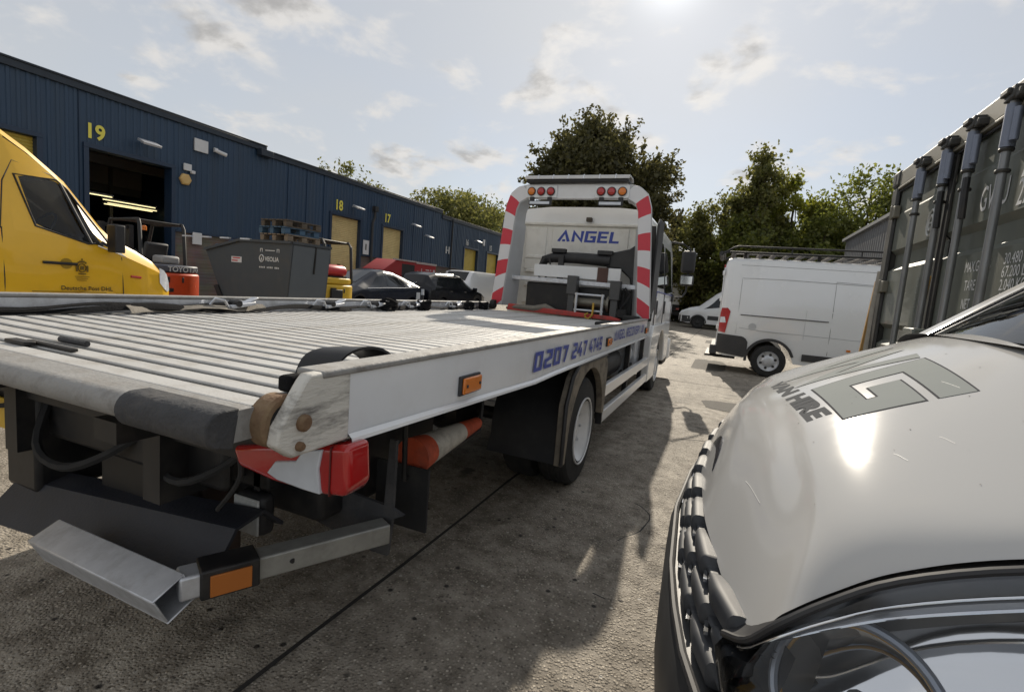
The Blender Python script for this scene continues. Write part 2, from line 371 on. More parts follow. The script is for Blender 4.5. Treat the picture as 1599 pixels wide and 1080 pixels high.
# tar filled bay joints between the concrete bays, standing 4 mm proud
TAR = mat('joint tar', (.028, .026, .025), .8, var=.4, scale=40, bump=.4)
mb = MB()
def strip(x0, y0, x1, y1, w_):
    n_ = 24; rng = random.Random(int(x0*100 + y1*10)); P = []
    for i in range(n_ + 1):
        t = i/n_; x = x0 + (x1 - x0)*t + rng.uniform(-.006, .006); y = y0 + (y1 - y0)*t + rng.uniform(-.006, .006); ww = w_*rng.uniform(.6, 1.1)
        dx, dy = y1 - y0, x0 - x1; k = math.hypot(dx, dy); dx /= k; dy /= k
        P.append([(x - dx*ww/2, y - dy*ww/2, gz(x) + .004), (x + dx*ww/2, y + dy*ww/2, gz(x) + .004)])
    mb.grid(P)
strip(-1.37, -3, -1.20, 12, .022); strip(-1.20, 12, -1.1, 34, .03); strip(-3.0, 9.3, 9, 9.6, .03); strip(-3, 17.2, 5, 17.4, .03)
tag(obj('tar_joint', mb, TAR, smooth=0), kind='structure')
# repaired patches: thin sheets of darker asphalt with ragged edges, 4 mm above the concrete
PATCH = mat('asphalt patch', (.085, .078, .068), .85, var=.35, scale=45, bump=.7, bscale=140, dirt=(.16, .145, .12), dscale=5, damt=.6)
def ragged(x, y, rx_, ry_, seed, nm):
    r = random.Random(seed); pts = []
    for k in range(36): a = 2*PI*k/36; q = (abs(math.cos(a))**4 + abs(math.sin(a))**4)**-.25*r.uniform(.93, 1.05); pts.append((x + rx_*q*math.cos(a), y + ry_*q*math.sin(a), .004))
    mb = MB(); mb.v = pts; mb.face(range(36)); tag(obj(nm, mb, PATCH, smooth=0), kind='structure')
ragged(-.25, 12.6, .42, 1.1, 1, 'asphalt_patch'); ragged(.35, 7.6, .5, .35, 2, 'asphalt_patch'); ragged(-1.9, 2.6, .35, .5, 3, 'asphalt_patch'); ragged(-.2, 20.5, 1.0, .8, 4, 'asphalt_patch')
# crooked cracks in the concrete
mb = MB(); rng = random.Random(12)
for (x, y, a, n_) in ((-1.9, 1.2, .3, 26), (-.9, 3.2, 1.2, 30), (-.3, 2.2, 2.2, 18), (-.6, 5.2, .5, 34), (.2, 7.4, 2.6, 30), (-2.1, 1.9, -.4, 18), (-.2, 13, .2, 40), (1.4, 9.6, 1.9, 26)):
    P = []; w0 = rng.uniform(.004, .008)
    for k in range(n_):
        a += rng.uniform(-.45, .45); x += .07*math.cos(a); y += .07*math.sin(a); ww = w0*(1 - k/n_)*rng.uniform(.6, 1.3); P.append([(x - ww*math.sin(a), y + ww*math.cos(a), .003), (x + ww*math.sin(a), y - ww*math.cos(a), .003)])
    mb.grid(P)
tag(obj('cracks', mb, TAR, smooth=0), 'thin crooked cracks running through the yard concrete', kind='stuff')
# a patch of small stones and grit lying on the yard
mb = MB(); rng = random.Random(3)
for i in range(900):
    x = rng.uniform(-2.6, .1); y = rng.uniform(.7, 6.5); r = rng.choice([.002, .003, .003, .004, .006])*rng.uniform(.7, 1.2); b = len(mb.v); a = rng.uniform(0, PI)
    pts = [(r*math.cos(a + k*PI*2/5)*rng.uniform(.7, 1.2), r*math.sin(a + k*PI*2/5)*rng.uniform(.7, 1.2)) for k in range(5)]
    mb.v += [(x + p, y + q, 0) for p, q in pts] + [(x + p*.6, y + q*.6, r*.8) for p, q in pts]
    for k in range(5): mb.face((b + k, b + (k + 1) % 5, b + 5 + (k + 1) % 5, b + 5 + k))
    mb.face([b + 5 + k for k in range(5)])
tag(obj('grit', mb, mat('grit stone', (.34, .31, .27), .8, var=.5, scale=3), smooth=0), 'loose grit and small stones scattered over the yard concrete', kind='stuff')

# ================================================================ BLUE INDUSTRIAL UNITS  (face at X = -17)
CLAD = mat('navy cladding', (.021, .050, .098), .5, var=.2, scale=.9, dirt=(.055, .075, .10), dscale=1.6, damt=.55, streak=(1, 1, .12))
CLADT = mat('navy trim', (.014, .032, .068), .45, var=.12)
FASC = mat('eaves fascia', (.020, .030, .045), .55, var=.2)
BRICKM = None
def brick_mat():
    m = bpy.data.materials.new('brick dado'); m.use_nodes = True; n = m.node_tree.nodes; l = m.node_tree.links; b = n['Principled BSDF']
    g = n.new('ShaderNodeTexCoord'); mp = n.new('ShaderNodeMapping'); l.new(g.outputs['Object'], mp.inputs[0]); mp.inputs['Rotation'].default_value = (math.radians(90), 0, math.radians(90))
    br = n.new('ShaderNodeTexBrick'); br.inputs['Scale'].default_value = 4.4; br.inputs['Color1'].default_value = (.24, .19, .155, 1); br.inputs['Color2'].default_value = (.17, .135, .115, 1); br.inputs['Mortar'].default_value = (.27, .25, .23, 1)
    br.inputs['Mortar Size'].default_value = .03; l.new(mp.outputs[0], br.inputs['Vector'])
    ns = n.new('ShaderNodeTexNoise'); ns.inputs['Scale'].default_value = 2; l.new(g.outputs['Object'], ns.inputs['Vector'])
    mx = n.new('ShaderNodeMix'); mx.data_type = 'RGBA'; mx.blend_type = 'MULTIPLY'; mx.inputs['Factor'].default_value = .6; l.new(br.outputs['Color'], mx.inputs[6]); l.new(ns.outputs['Color'], mx.inputs[7])
    l.new(mx.outputs[2], b.inputs['Base Color']); b.inputs['Roughness'].default_value = .9
    bp = n.new('ShaderNodeBump'); bp.inputs['Distance'].default_value = .006; l.new(br.outputs['Fac'], bp.inputs['Height']); bp.invert = True; l.new(bp.outputs[0], b.inputs['Normal'])
    return m
BRICKM = brick_mat()
SHUT = mat('cream shutter', (.62, .50, .235), .5, var=.08, scale=2, dirt=(.36, .28, .14), dscale=2.2, damt=.5)
SHUTY = mat('yellow shutter', (.55, .42, .07), .5, var=.1, scale=2, dirt=(.3, .22, .05), dscale=2.2, damt=.5)
ROOFM = mat('grey roof sheet', (.20, .21, .22), .7, var=.15)
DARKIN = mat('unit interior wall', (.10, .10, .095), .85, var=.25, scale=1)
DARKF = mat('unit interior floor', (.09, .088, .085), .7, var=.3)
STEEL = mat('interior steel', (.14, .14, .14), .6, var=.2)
TUBE = mat_emit('strip light tube', (1., .86, .45), 1.3)
BX = -17.0; GB = .16
def clad_poly(mb, y0, y1, z0, z1):
    pitch = .20; P = []; y = y0
    prof = [(0, 0), (.10, 0), (.118, .024), (.182, .024), (.20, 0)]
    pts = []
    while y < y1 - 1e-6:
        for dy, dx in prof[:-1]:
            if y + dy <= y1: pts.append((y + dy, dx))
        y += pitch
    pts.append((y1, 0))
    mb.grid([[(BX + dx, yy, z) for yy, dx in pts] for z in (z0, z1)])
def shutter(parent, y0, y1, ztop, m):
    mb = MB(); z = GB + .02; n_ = int((ztop - z)/.085); hh = (ztop - z)/n_; P = []
    for i in range(n_):
        for k, dx in ((0, 0.), (.25, .016), (.7, .018), (.95, .002)): P.append([(BX - .16 + dx, y0 - .03, z + (i + k)*hh), (BX - .16 + dx, y1 + .03, z + (i + k)*hh)])
    mb.grid(P); return obj('roller_shutter', mb, m, parent, smooth=30)
def unit(name, label, y0, y1, eave, doors, dado, dtop):
    t = thing(name, label, 'industrial unit', (BX, (y0 + y1)/2, GB), world=True)
    mb = MB(); cuts = sorted(doors); y = y0 + .003
    for a, b, zt in cuts:
        clad_poly(mb, y, a - .13, dado, eave); clad_poly(mb, a - .13, b + .13, zt + .13, eave); y = b + .13
    clad_poly(mb, y, y1 - .003, dado, eave); obj('cladding', mb, CLAD, t, smooth=20)
    y = y0 + .003
    for a, b in [(c[0], c[1]) for c in cuts] + [(y1 + .127, 0)]:
        mb = MB(); mb.box(BX - .3, BX - .03, y, a - .13, GB - .3, dado - .003); obj('brick_plinth', mb, BRICKM, t, smooth=0)
        mb = MB(); mb.box(BX - .02, BX + .055, y + .01, a - .15, dado - .05, dado + .012); obj('drip_flashing', mb, CLADT, t, smooth=0); y = b + .13
    # lap joints of the cladding sheets and a few fixing lines
    mb = MB(); y = y0 + 1.1
    while y < y1 - .3:
        if not any(a - .2 < y < b + .2 for a, b, zt in cuts): mb.box(BX + .0, BX + .027, y, y + .012, dado + .02, eave - .03)
        y += 1.0
    lj = obj('sheet_lap', mb, CLADT, t, smooth=0); lj['kind'] = 'stuff'
    mb = MB(); mb.box(BX - .35, BX + .085, y0 + .002, y1 - .002, eave - .02, eave + .16); mb.box(BX - .2, BX + .12, y0, y1, eave + .16, eave + .21); obj('eaves_fascia', mb, FASC, t, bevel=.01)
    mb = MB(); mb.prism([(BX - .36, eave + .05), (BX - 9, eave + .95), (BX - 17.6, eave + .05)], 'y', y0 + .03, y1 - .03); obj('roof', mb, ROOFM, t, smooth=0)
    mb = MB(); mb.box(BX - 17.9, BX - 17.6, y0 + .01, y1 - .01, GB - .3, eave); mb.box(BX - 17.59, BX - .36, y0 + .01, y0 + .14, GB - .3, eave + .02); mb.box(BX - 17.59, BX - .36, y1 - .14, y1 - .01, GB - .3, eave + .02); obj('side_wall', mb, CLAD, t, smooth=0)
    for a, b, zt in cuts:
        mb = MB(); mb.box(BX - .32, BX + .06, a - .125, a, GB, zt); mb.box(BX - .32, BX + .06, b, b + .125, GB, zt); mb.box(BX - .32, BX + .06, a - .125, b + .125, zt + .002, zt + .125)
        obj('door_frame', mb, CLADT, t, bevel=.008)
    return t
ZT = 4.36
uA = unit('industrial_unit', 'navy blue clad unit 19 with its tall shutter door standing open', 4.4, 14.62, 5.86, [(5.0, 7.55, 4.30), (8.72, 11.02, ZT)], 2.42, ZT)
uB = unit('industrial_unit', 'navy blue clad units 18 and 17 with closed cream roller shutters', 14.62, 27.75, 5.70, [(18.25, 20.2, 4.10), (22.0, 23.75, 4.08)], 2.46, 0)
uC = unit('industrial_unit', 'farthest navy blue units with two small yellow shutters', 27.75, 46.0, 5.42, [(30.95, 32.95, 3.9), (34.5, 36.5, 3.9), (39.5, 41.5, 3.9)], 2.46, 0)
for a, b, zt, u_, m_ in ((5.0, 7.55, 4.30, uA, SHUTY), (18.25, 20.2, 4.10, uB, SHUT), (22.0, 23.75, 4.08, uB, SHUT), (30.95, 32.95, 3.9, uC, SHUTY), (34.5, 36.5, 3.9, uC, SHUTY), (39.5, 41.5, 3.9, uC, SHUTY)): shutter(u_, a, b, zt, m_)
NUMY = mat('yellow number vinyl', (.78, .70, .10), .45, var=.04)
BY = (0, 1, 0); BZ = (0, 0, 1)
def sign_text(parent, s, size, y, z, m_, sx=1., bold=.012, x=BX + .045): return obj('unit_number', text_mb(s, size, (x, y, z), BY, BZ, sx=sx, bold=bold*size), m_, parent, smooth=0)
sign_text(uA, '19', .56, 8.62, 4.64, NUMY, .92, .03); sign_text(uB, '18', .62, 18.40, 4.36, NUMY, .85, .03); sign_text(uB, '17', .60, 22.02, 4.34, NUMY, .85, .03)
sign_text(uC, '16', .55, 31.0, 4.12, GREYL, .8, .03); sign_text(uC, '15', .55, 34.75, 4.1, GREYL, .8, .03)
# fittings on the walls
WPL = mat('white plastic', (.62, .63, .64), .4, var=.08)
def flood(parent, y, z):
    mb = MB(); mb.box(BX + .03, BX + .40, y + .24, y + .28, z + .02, z + .06); mb.obox((BX + .44, y + .26, z + .0), ((.92, 0, -.39), (0, 1, 0), (.39, 0, .92)), (.17, .26, .035)); return obj('floodlight', mb, GALV, parent, bevel=.008)
flood(uA, 9.85, 4.86); flood(uB, 19.3, 4.62); flood(uB, 24.2, 4.5); flood(uC, 32.0, 4.5); flood(uB, 25.6, 4.05)
mb = MB(); mb.box(BX + .04, BX + .10, 11.75, 12.22, 5.12, 5.52); obj('blank_sign_plate', mb, WPL, uA, bevel=.004)
mb = MB(); mb.box(BX + .03, BX + .08, 12.46, 12.60, 5.26, 5.40); mb.tube([(BX + .06, 12.53, 5.33), (BX + .22, 12.55, 5.31)], .025); mb.tube([(BX + .16, 12.4, 5.30), (BX + .26, 12.78, 5.22)], .065, 10); obj('security_camera', mb, WPL, uA)
mb = MB(); mb.box(BX + .03, BX + .09, 11.40, 11.66, 4.40, 4.62); mb.box(BX + .06, BX + .16, 11.62, 11.74, 4.33, 4.43); obj('sensor_box', mb, WPL, uA, bevel=.01)
mb = MB(); mb.lathe([(.20, .035), (.20, .11), (.15, .15)], (BX, 11.45, 4.10), 'x', 6); obj('alarm_bell_box', mb, mat('alarm box cream', (.62, .42, .16), .5, var=.15), uA, bevel=.01)
mb = MB(); mb.box(BX + .03, BX + .09, 11.72, 12.04, 2.02, 2.42); obj('meter_box', mb, WPL, uA, bevel=.01)
mb = MB(); mb.tube([(BX + .13, 21.15, 4.75), (BX + .13, 21.15, 4.4), (BX + .13, 21.0, 4.1), (BX + .13, 21.0, GB)], .06); mb.box(BX + .05, BX + .25, 21.02, 21.28, 4.7, 4.95); obj('downpipe', mb, BLACK, uB)
mb = MB(); mb.box(BX + .06, BX + .09, 20.42, 20.85, 2.5, 3.2); obj('notice_board', mb, WPL, uB, bevel=.003)
mb = MB(); mb.box(BX + .092, BX + .094, 20.57, 20.66, 2.72, 3.02); obj('notice_print', mb, INK, uB, smooth=0)
mb = MB(); mb.tube([(BX + .12, 29.0, 5.5), (BX + .12, 29.0, GB)], .05); obj('downpipe', mb, BLACK, uC)
mb = MB(); mb.box(BX + .03, BX + .3, 14.2, 14.75, 5.62, 5.86); obj('gutter_outlet', mb, FASC, uA, bevel=.01)
mb = MB(); mb.box(BX + .05, BX + .08, 28.4, 28.5, 3.3, 3.75); mb.box(BX + .05, BX + .08, 28.75, 28.85, 3.3, 3.75); mb.box(BX + .05, BX + .08, 28.52, 28.73, 3.48, 3.53); obj('small_wall_sign', mb, GREYL, uC, smooth=0)
mb = MB(); mb.box(BX + .05, BX + .12, 33.6, 33.85, 4.35, 4.8); obj('small_lamp', mb, WPL, uC, bevel=.01)
# inside of the open unit
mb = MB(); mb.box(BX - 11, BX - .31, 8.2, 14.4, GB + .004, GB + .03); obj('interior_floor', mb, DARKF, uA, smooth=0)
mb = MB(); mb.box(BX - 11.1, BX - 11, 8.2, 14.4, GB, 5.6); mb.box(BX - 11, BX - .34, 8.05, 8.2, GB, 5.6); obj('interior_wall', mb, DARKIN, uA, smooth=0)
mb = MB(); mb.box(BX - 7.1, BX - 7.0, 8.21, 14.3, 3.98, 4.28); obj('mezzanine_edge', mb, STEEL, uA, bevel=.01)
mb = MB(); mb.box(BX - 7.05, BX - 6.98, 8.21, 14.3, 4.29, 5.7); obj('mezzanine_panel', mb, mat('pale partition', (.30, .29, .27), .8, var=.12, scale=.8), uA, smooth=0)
for y in (9.6, 11.3, 13.0):
    mb = MB(); mb.box(BX - 6.97, BX - 6.87, y, y + .12, GB, 5.6); obj('mezzanine_post', mb, STEEL, uA, bevel=.005)
for z in (5.0,):
    mb = MB(); mb.box(BX - 6.97, BX - 6.93, 8.3, 14.2, z, z + .05); obj('partition_rail', mb, STEEL, uA, smooth=0)
mb = MB(); mb.beam((BX - .8, 8.3, 4.9), (BX - .8, 12.5, 4.9), .2, .25); mb.beam((BX - 3, 8.3, 4.6), (BX - 3, 14, 4.6), .2, .3); obj('roof_beam', mb, STEEL, uA)
for x, y in ((-3.2, 9.2), (-5.6, 12.2), (-4.4, 11.4), (-6.2, 12.4)):
    f_ = MB(); f_.box(BX + x - .06, BX + x + .06, y, y + 1.9, 3.45, 3.50); fx_ = obj('strip_light', f_, WPL, uA, smooth=0)
    f_ = MB(); f_.tube([(BX + x, y + .03, 3.425), (BX + x, y + 1.87, 3.425)], .016, 8); obj('fluorescent_tube', f_, TUBE, fx_)
# heap of dark machine parts on racking just inside the door
t = thing('parts_rack', 'steel rack of dark machine parts inside the open doorway of unit 19', 'rack', (BX - 1.7, 10.2, GB + .03), world=True)
mb = MB()
for y in (8.95, 10.0, 11.0):
    for x in (BX - 2.2, BX - 1.3): mb.box(x, x + .06, y, y + .06, GB + .03, 2.15)
for z in (.9, 1.5): mb.box(BX - 2.2, BX - 1.24, 8.95, 11.06, z, z + .04)
obj('rack_frame', mb, BLACKM, t)
rng = random.Random(11)
for k in range(26):
    mb = MB(); x = BX - rng.uniform(1.35, 2.1); y = rng.uniform(9.0, 11.0); z = rng.choice([GB + .03, .94, 1.54]); r = rng.uniform(.08, .22)
    if rng.random() < .5: mb.lathe([(r*.5, 0), (r, .03), (r, r*1.2), (r*.6, r*1.3), (r*.3, r*1.9)], (x, y, z), 'z', 10)
    else: mb.obox((x, y, z + r*.7), ((math.cos(k), math.sin(k), 0), (-math.sin(k), math.cos(k), 0), (0, 0, 1)), (r, r*.8, r*.7))
    obj('machine_part', mb, rng.choice([BLACKM, GALV, BLACK, STEEL]), t, bevel=.01, segs=1)

# ================================================================ GREY SHED behind the white van
SHEDM = mat('grey corrugated sheet', (.16, .165, .175), .6, .2, var=.15, scale=3, dirt=(.10, .09, .085), dscale=2, damt=.5)
t = thing('corrugated_shed', 'grey corrugated shed rising behind the white van roof', 'shed', (5.6, 19.2, 0), world=True)
mb = MB(); pts = []; y = 16.0
while y < 23.2:
    pts += [(4.0, y), (3.96, y + .07), (3.96, y + .14), (4.0, y + .2)]; y += .26
mb.grid([[(x, yy, z) for x, yy in pts] for z in (0, 4.35)]); obj('wall', mb, SHEDM, t, smooth=20)
mb = MB(); mb.prism([(3.86, 4.36), (5.8, 5.1), (7.8, 4.36), (7.8, 4.26), (3.86, 4.26)], 'y', 15.9, 23.4); obj('roof', mb, ROOFM, t, smooth=0)
mb = MB(); mb.box(4.02, 7.7, 15.95, 16.05, 0, 4.3); mb.box(4.02, 7.7, 23.15, 23.25, 0, 4.3); mb.box(7.6, 7.7, 16.06, 23.14, 0, 4.3); obj('end_wall', mb, SHEDM, t, smooth=0)
mb = MB(); mb.beam((3.93, 23.34, 0), (3.93, 23.34, 4.75), .12, .12); obj('corner_post', mb, BLACKM, t)

# ================================================================ TREES
def leaf_mat(name, c0, c1, tr=.45):
    m = bpy.data.materials.new(name); m.use_nodes = True; n = m.node_tree.nodes; l = m.node_tree.links; n.remove(n['Principled BSDF']); o = n['Material Output']
    ge = n.new('ShaderNodeNewGeometry'); mx = n.new('ShaderNodeMix'); mx.data_type = 'RGBA'; l.new(ge.outputs['Random Per Island'], mx.inputs['Factor']); mx.inputs[6].default_value = (*c0, 1); mx.inputs[7].default_value = (*c1, 1)
    d = n.new('ShaderNodeBsdfDiffuse'); l.new(mx.outputs[2], d.inputs[0]); t = n.new('ShaderNodeBsdfTranslucent')
    hs = n.new('ShaderNodeHueSaturation'); hs.inputs['Value'].default_value = 1.5; hs.inputs['Saturation'].default_value = 1.1; l.new(mx.outputs[2], hs.inputs['Color']); l.new(hs.outputs[0], t.inputs[0])
    g2 = n.new('ShaderNodeBsdfGlossy'); g2.inputs['Roughness'].default_value = .45; g2.inputs[0].default_value = (.5, .5, .5, 1)
    a = n.new('ShaderNodeMixShader'); a.inputs[0].default_value = tr; l.new(d.outputs[0], a.inputs[1]); l.new(t.outputs[0], a.inputs[2])
    b = n.new('ShaderNodeMixShader'); b.inputs[0].default_value = .04; l.new(a.outputs[0], b.inputs[1]); l.new(g2.outputs[0], b.inputs[2]); l.new(b.outputs[0], o.inputs[0]); return m
LEAFD = leaf_mat('dark leaf', (.050, .050, .020), (.125, .115, .048), .46)
LEAFG = leaf_mat('green leaf', (.08, .10, .024), (.20, .21, .055), .52)
LEAFM = leaf_mat('olive leaf', (.075, .085, .026), (.20, .19, .065), .52)
LEAFY = leaf_mat('yellow green leaf', (.11, .13, .02), (.24, .24, .05), .55)
BARK = mat('bark', (.075, .058, .042), .9, var=.35, scale=5, bump=.6, bscale=20, streak=(1, 1, .2))
def tree(name, label, x, y, h, rx, lm, seed, nclump=70, per=230, leaf=.17, trunk=.25, low=.2, lean=0., group=None, top=0.):
    rng = np.random.default_rng(seed); R_ = random.Random(seed)
    t = thing(name, label, 'tree', (x, y, 0), group=group); zc = h*(low + 1)/2; rz_ = h*(1 - low)/2
    mbt = MB(); hub = h*.42
    path = [(0, 0, -.1), (.05, .02, hub*.4), (lean*.3, .05, hub), (lean*.6, 0, h*.72), (lean, 0, h*.93)]
    mbt.tube(path, [trunk, trunk*.85, trunk*.6, trunk*.3, .03], 10)
    C_ = []
    for k in range(nclump):
        th = R_.uniform(0, 2*PI); u = R_.uniform(-1, 1); rr = R_.uniform(.25, 1.0)**.55*.92; q = math.sqrt(1 - abs(u)**(3.2 if not top else 2))
        shape = 1 - .22*max(0, u)**2*(1 + 2.2*top)
        px = rx*rr*q*math.cos(th)*shape*R_.uniform(.86, 1.05) + lean*(.5 + u*.5); py = rx*rr*q*math.sin(th)*shape*R_.uniform(.8, 1.1); pz = zc + rz_*rr*u*R_.uniform(.88, 1.03)
        C_.append((px, py, pz, R_.uniform(.55, 1.15)*rx*.33))
        if k % 2 == 0:
            s0 = Vector((lean*.4*R_.random(), 0, h*R_.uniform(low*.6 + .1, .7))); e = Vector((px, py, pz)); m_ = s0.lerp(e, .5) + Vector((R_.uniform(-.3, .3), R_.uniform(-.3, .3), -.1*rx*R_.random()))
            mbt.tube([s0, m_, e], [trunk*.32, trunk*.18, .015], 5)
    obj('trunk', mbt, BARK, t)
    P = []; S = []
    for (px, py, pz, r) in C_:
        n_ = int(per*R_.uniform(.6, 1.3)); d = rng.normal(size=(n_, 3)); d /= np.linalg.norm(d, axis=1)[:, None] + 1e-9
        rad = r*np.power(rng.random(n_), .45)[:, None]*(1 + .25*rng.normal(size=(n_, 1))); d[:, 2] *= .85
        P.append(np.array([px, py, pz]) + d*rad)
        # outward twigs: short sprays past the clump
        for s_ in range(2):
            dv = np.array([px, py, (pz - zc)*.9 + .3]); dv = dv/(np.linalg.norm(dv) + 1e-6) + rng.normal(size=3)*.35; k = int(n_*.06) + 3
            tt = rng.random(k)[:, None]*r*.95 + r*.5; P.append(np.array([px, py, pz]) + dv*tt + rng.normal(size=(k, 3))*.09)
    P = np.concatenate(P); P = P[((P[:, 0] - lean*.5)/rx)**2*.8 + (P[:, 1]/rx)**2*.8 + np.abs((P[:, 2] - zc)/rz_)**3 < 1.08 + .10*rng.random(len(P))]; P = P[P[:, 2] > .1]; n_ = len(P); a = rng.normal(size=(n_, 3)); a /= np.linalg.norm(a, axis=1)[:, None]; b = np.cross(a, rng.normal(size=(n_, 3))); b /= np.linalg.norm(b, axis=1)[:, None] + 1e-9
    sz = leaf*(.55 + .8*rng.random((n_, 1))); V = np.stack([P - a*sz*.62, P + b*sz*.36, P + a*sz*.62, P - b*sz*.36], 1).reshape(-1, 3)
    me = bpy.data.meshes.new('crown'); me.vertices.add(n_*4); me.vertices.foreach_set('co', V.ravel()); me.loops.add(n_*4); me.loops.foreach_set('vertex_index', np.arange(n_*4, dtype=np.int32)); me.polygons.add(n_); me.polygons.foreach_set('loop_start', np.arange(0, n_*4, 4, dtype=np.int32)); me.update(calc_edges=True); me.materials.append(lm)
    o = bpy.data.objects.new('crown', me); COL.objects.link(o); o.parent = t; return t
tree('broadleaf_tree', 'tall dark round-topped tree standing right behind the truck cab', -7.75, 30, 11.9, 4.15, LEAFD, 5, 170, 560, .20, .32, .05)
tree('broadleaf_tree', 'low dark tree between the tall tree and the hedge', -3.8, 38, 7.6, 1.7, LEAFD, 15, 40, 260, .22, .14, .05)
tree('broadleaf_tree', 'rounded tree showing above the far end of the blue units', -24.5, 43.5, 10.2, 6.0, LEAFM, 8, 90, 260, .26, .3, .2)
tree('broadleaf_tree', 'small tree top peeping over the middle of the blue roof', -24.5, 26.8, 8.9, 2.6, LEAFM, 9, 60, 170, .18, .2, .35)
tree('broadleaf_tree', 'leggy sapling crown peeping over the blue roof beside the tree top', -24.5, 30.0, 8.2, 1.8, LEAFM, 19, 40, 120, .18, .14, .4)
tree('broadleaf_tree', 'spiky tree rising highest above the white van with roof rack', 1.05, 35.00, 11.35, 2.22, LEAFM, 21, 75, 190, .19, .2, .22, top=.7)
tree('broadleaf_tree', 'yellowing bushy tree just right of the spiky tree', 3.04, 35.50, 10.06, 2.34, LEAFY, 22, 65, 200, .19, .17, .15, top=.3)
tree('broadleaf_tree', 'full green tree behind the grey shed and container edge', 7.02, 36.00, 10.06, 3.28, LEAFG, 23, 85, 220, .19, .2, .1)
tree('broadleaf_tree', 'green tree half hidden by the container post', 10.30, 35.00, 9.71, 2.81, LEAFM, 27, 60, 190, .19, .2, .1)
tree('broadleaf_tree', 'sloping olive tree left of the spiky tree', -1.52, 36.50, 8.19, 2.46, LEAFM, 24, 75, 220, .19, .18, .08)
tree('broadleaf_tree', 'darker green bushy tree below the spiky tree', 1.17, 34.00, 7.25, 2.69, LEAFG, 25, 75, 230, .19, .18, .02)
tree('broadleaf_tree', 'green bushy tree filling the gap above the roof rack', 4.68, 34.20, 7.37, 2.81, LEAFG, 26, 75, 220, .19, .18, .02)
# dark hedge mass along the back of the yard
rng = np.random.default_rng(4); n_ = 26000
P = np.stack([rng.uniform(-5.0, 15, n_), rng.uniform(37.5, 40.0, n_), np.power(rng.random(n_), .8)*5.3], 1); P[:, 2] *= .85 + .25*np.sin(P[:, 0]*1.7) * np.sin(P[:, 0]*.63 + 1)
a = rng.normal(size=(n_, 3)); a /= np.linalg.norm(a, axis=1)[:, None]; b = np.cross(a, rng.normal(size=(n_, 3))); b /= np.linalg.norm(b, axis=1)[:, None]; sz = .30*(.6 + .8*rng.random((n_, 1)))
V = np.stack([P - a*sz*.6, P + b*sz*.4, P + a*sz*.6, P - b*sz*.4], 1).reshape(-1, 3); mb = MB(); mb.v = [tuple(q) for q in V]; mb.f = [(4*i, 4*i + 1, 4*i + 2, 4*i + 3) for i in range(n_)]; mb.mi = [0]*n_
me = bpy.data.meshes.new('hedge'); me.from_pydata(mb.v, [], mb.f); me.materials.append(LEAFD); o = bpy.data.objects.new('hedge', me); COL.objects.link(o); tag(o, 'dark overgrown hedge along the back of the yard', kind='stuff')
# ================================================================ RECOVERY TRUCK
def cat_pts(pts, n):
    P = [Vector(p) for p in pts]; P = [P[0]*2 - P[1]] + P + [P[-1]*2 - P[-2]]; m = len(pts) - 1; out_ = []
    for i in range(n + 1):
        t = i/n*m; k = min(int(t), m - 1); f = t - k; a, b, c, d = P[k:k + 4]; out_.append(.5*((2*b) + (c - a)*f + (2*a - 5*b + 4*c - d)*f*f + (3*b - a - 3*c + d)*f**3))
    return out_
XR, XL = -.85, -3.06; DZ = 1.10; TY0, TY1 = .775, 6.22
TR = thing('recovery_truck', 'white flatbed recovery truck with aluminium deck and red striped headboard', 'truck', (-1.95, 4.6, 0), world=True)
# --- deck planks: one extrusion each, flat tread + knurled groove
pitch = .0925; nP = int((TY1 - TY0)/pitch)
mb = MB(); x0, x1 = XL + .09, XR - .08
def plank_prof(y): return [(y + .002, DZ - .03), (y + .002, DZ - .006), (y + .005, DZ - .001), (y + .009, DZ), (y + .062, DZ), (y + .066, DZ - .001), (y + .0685, DZ - .007), (y + .0915, DZ - .007), (y + .0915, DZ - .03)]
pr = plank_prof(0)
for i in range(len(pr)):
    j = (i + 1) % len(pr); b = len(mb.v); mb.v += [(x0, *pr[i]), (x0, *pr[j]), (x1, *pr[j]), (x1, *pr[i])]; mb.cur = 1 if i == 6 else 0; mb.face((b, b + 1, b + 2, b + 3))
mb.cur = 1
for k in range(5):   # raised knurl ridges along the groove
    yy = .0705 + k*.0042; b = len(mb.v); mb.v += [(x0, yy, DZ - .0068), (x0, yy + .0014, DZ - .0035), (x0, yy + .0028, DZ - .0068), (x1, yy, DZ - .0068), (x1, yy + .0014, DZ - .0035), (x1, yy + .0028, DZ - .0068)]; mb.face((b, b + 1, b + 4, b + 3)); mb.face((b + 1, b + 2, b + 5, b + 4))
OFFY = -TR.location.y
pl0 = obj('deck_plank', mb, [ALU, GRIP], TR, smooth=0); pl0.location = (0, TY0, 0)
for i in range(1, nP): link_copy(pl0, TR, (random.uniform(-.001, .001), TY0 + i*pitch, random.uniform(-.0008, .0008)))
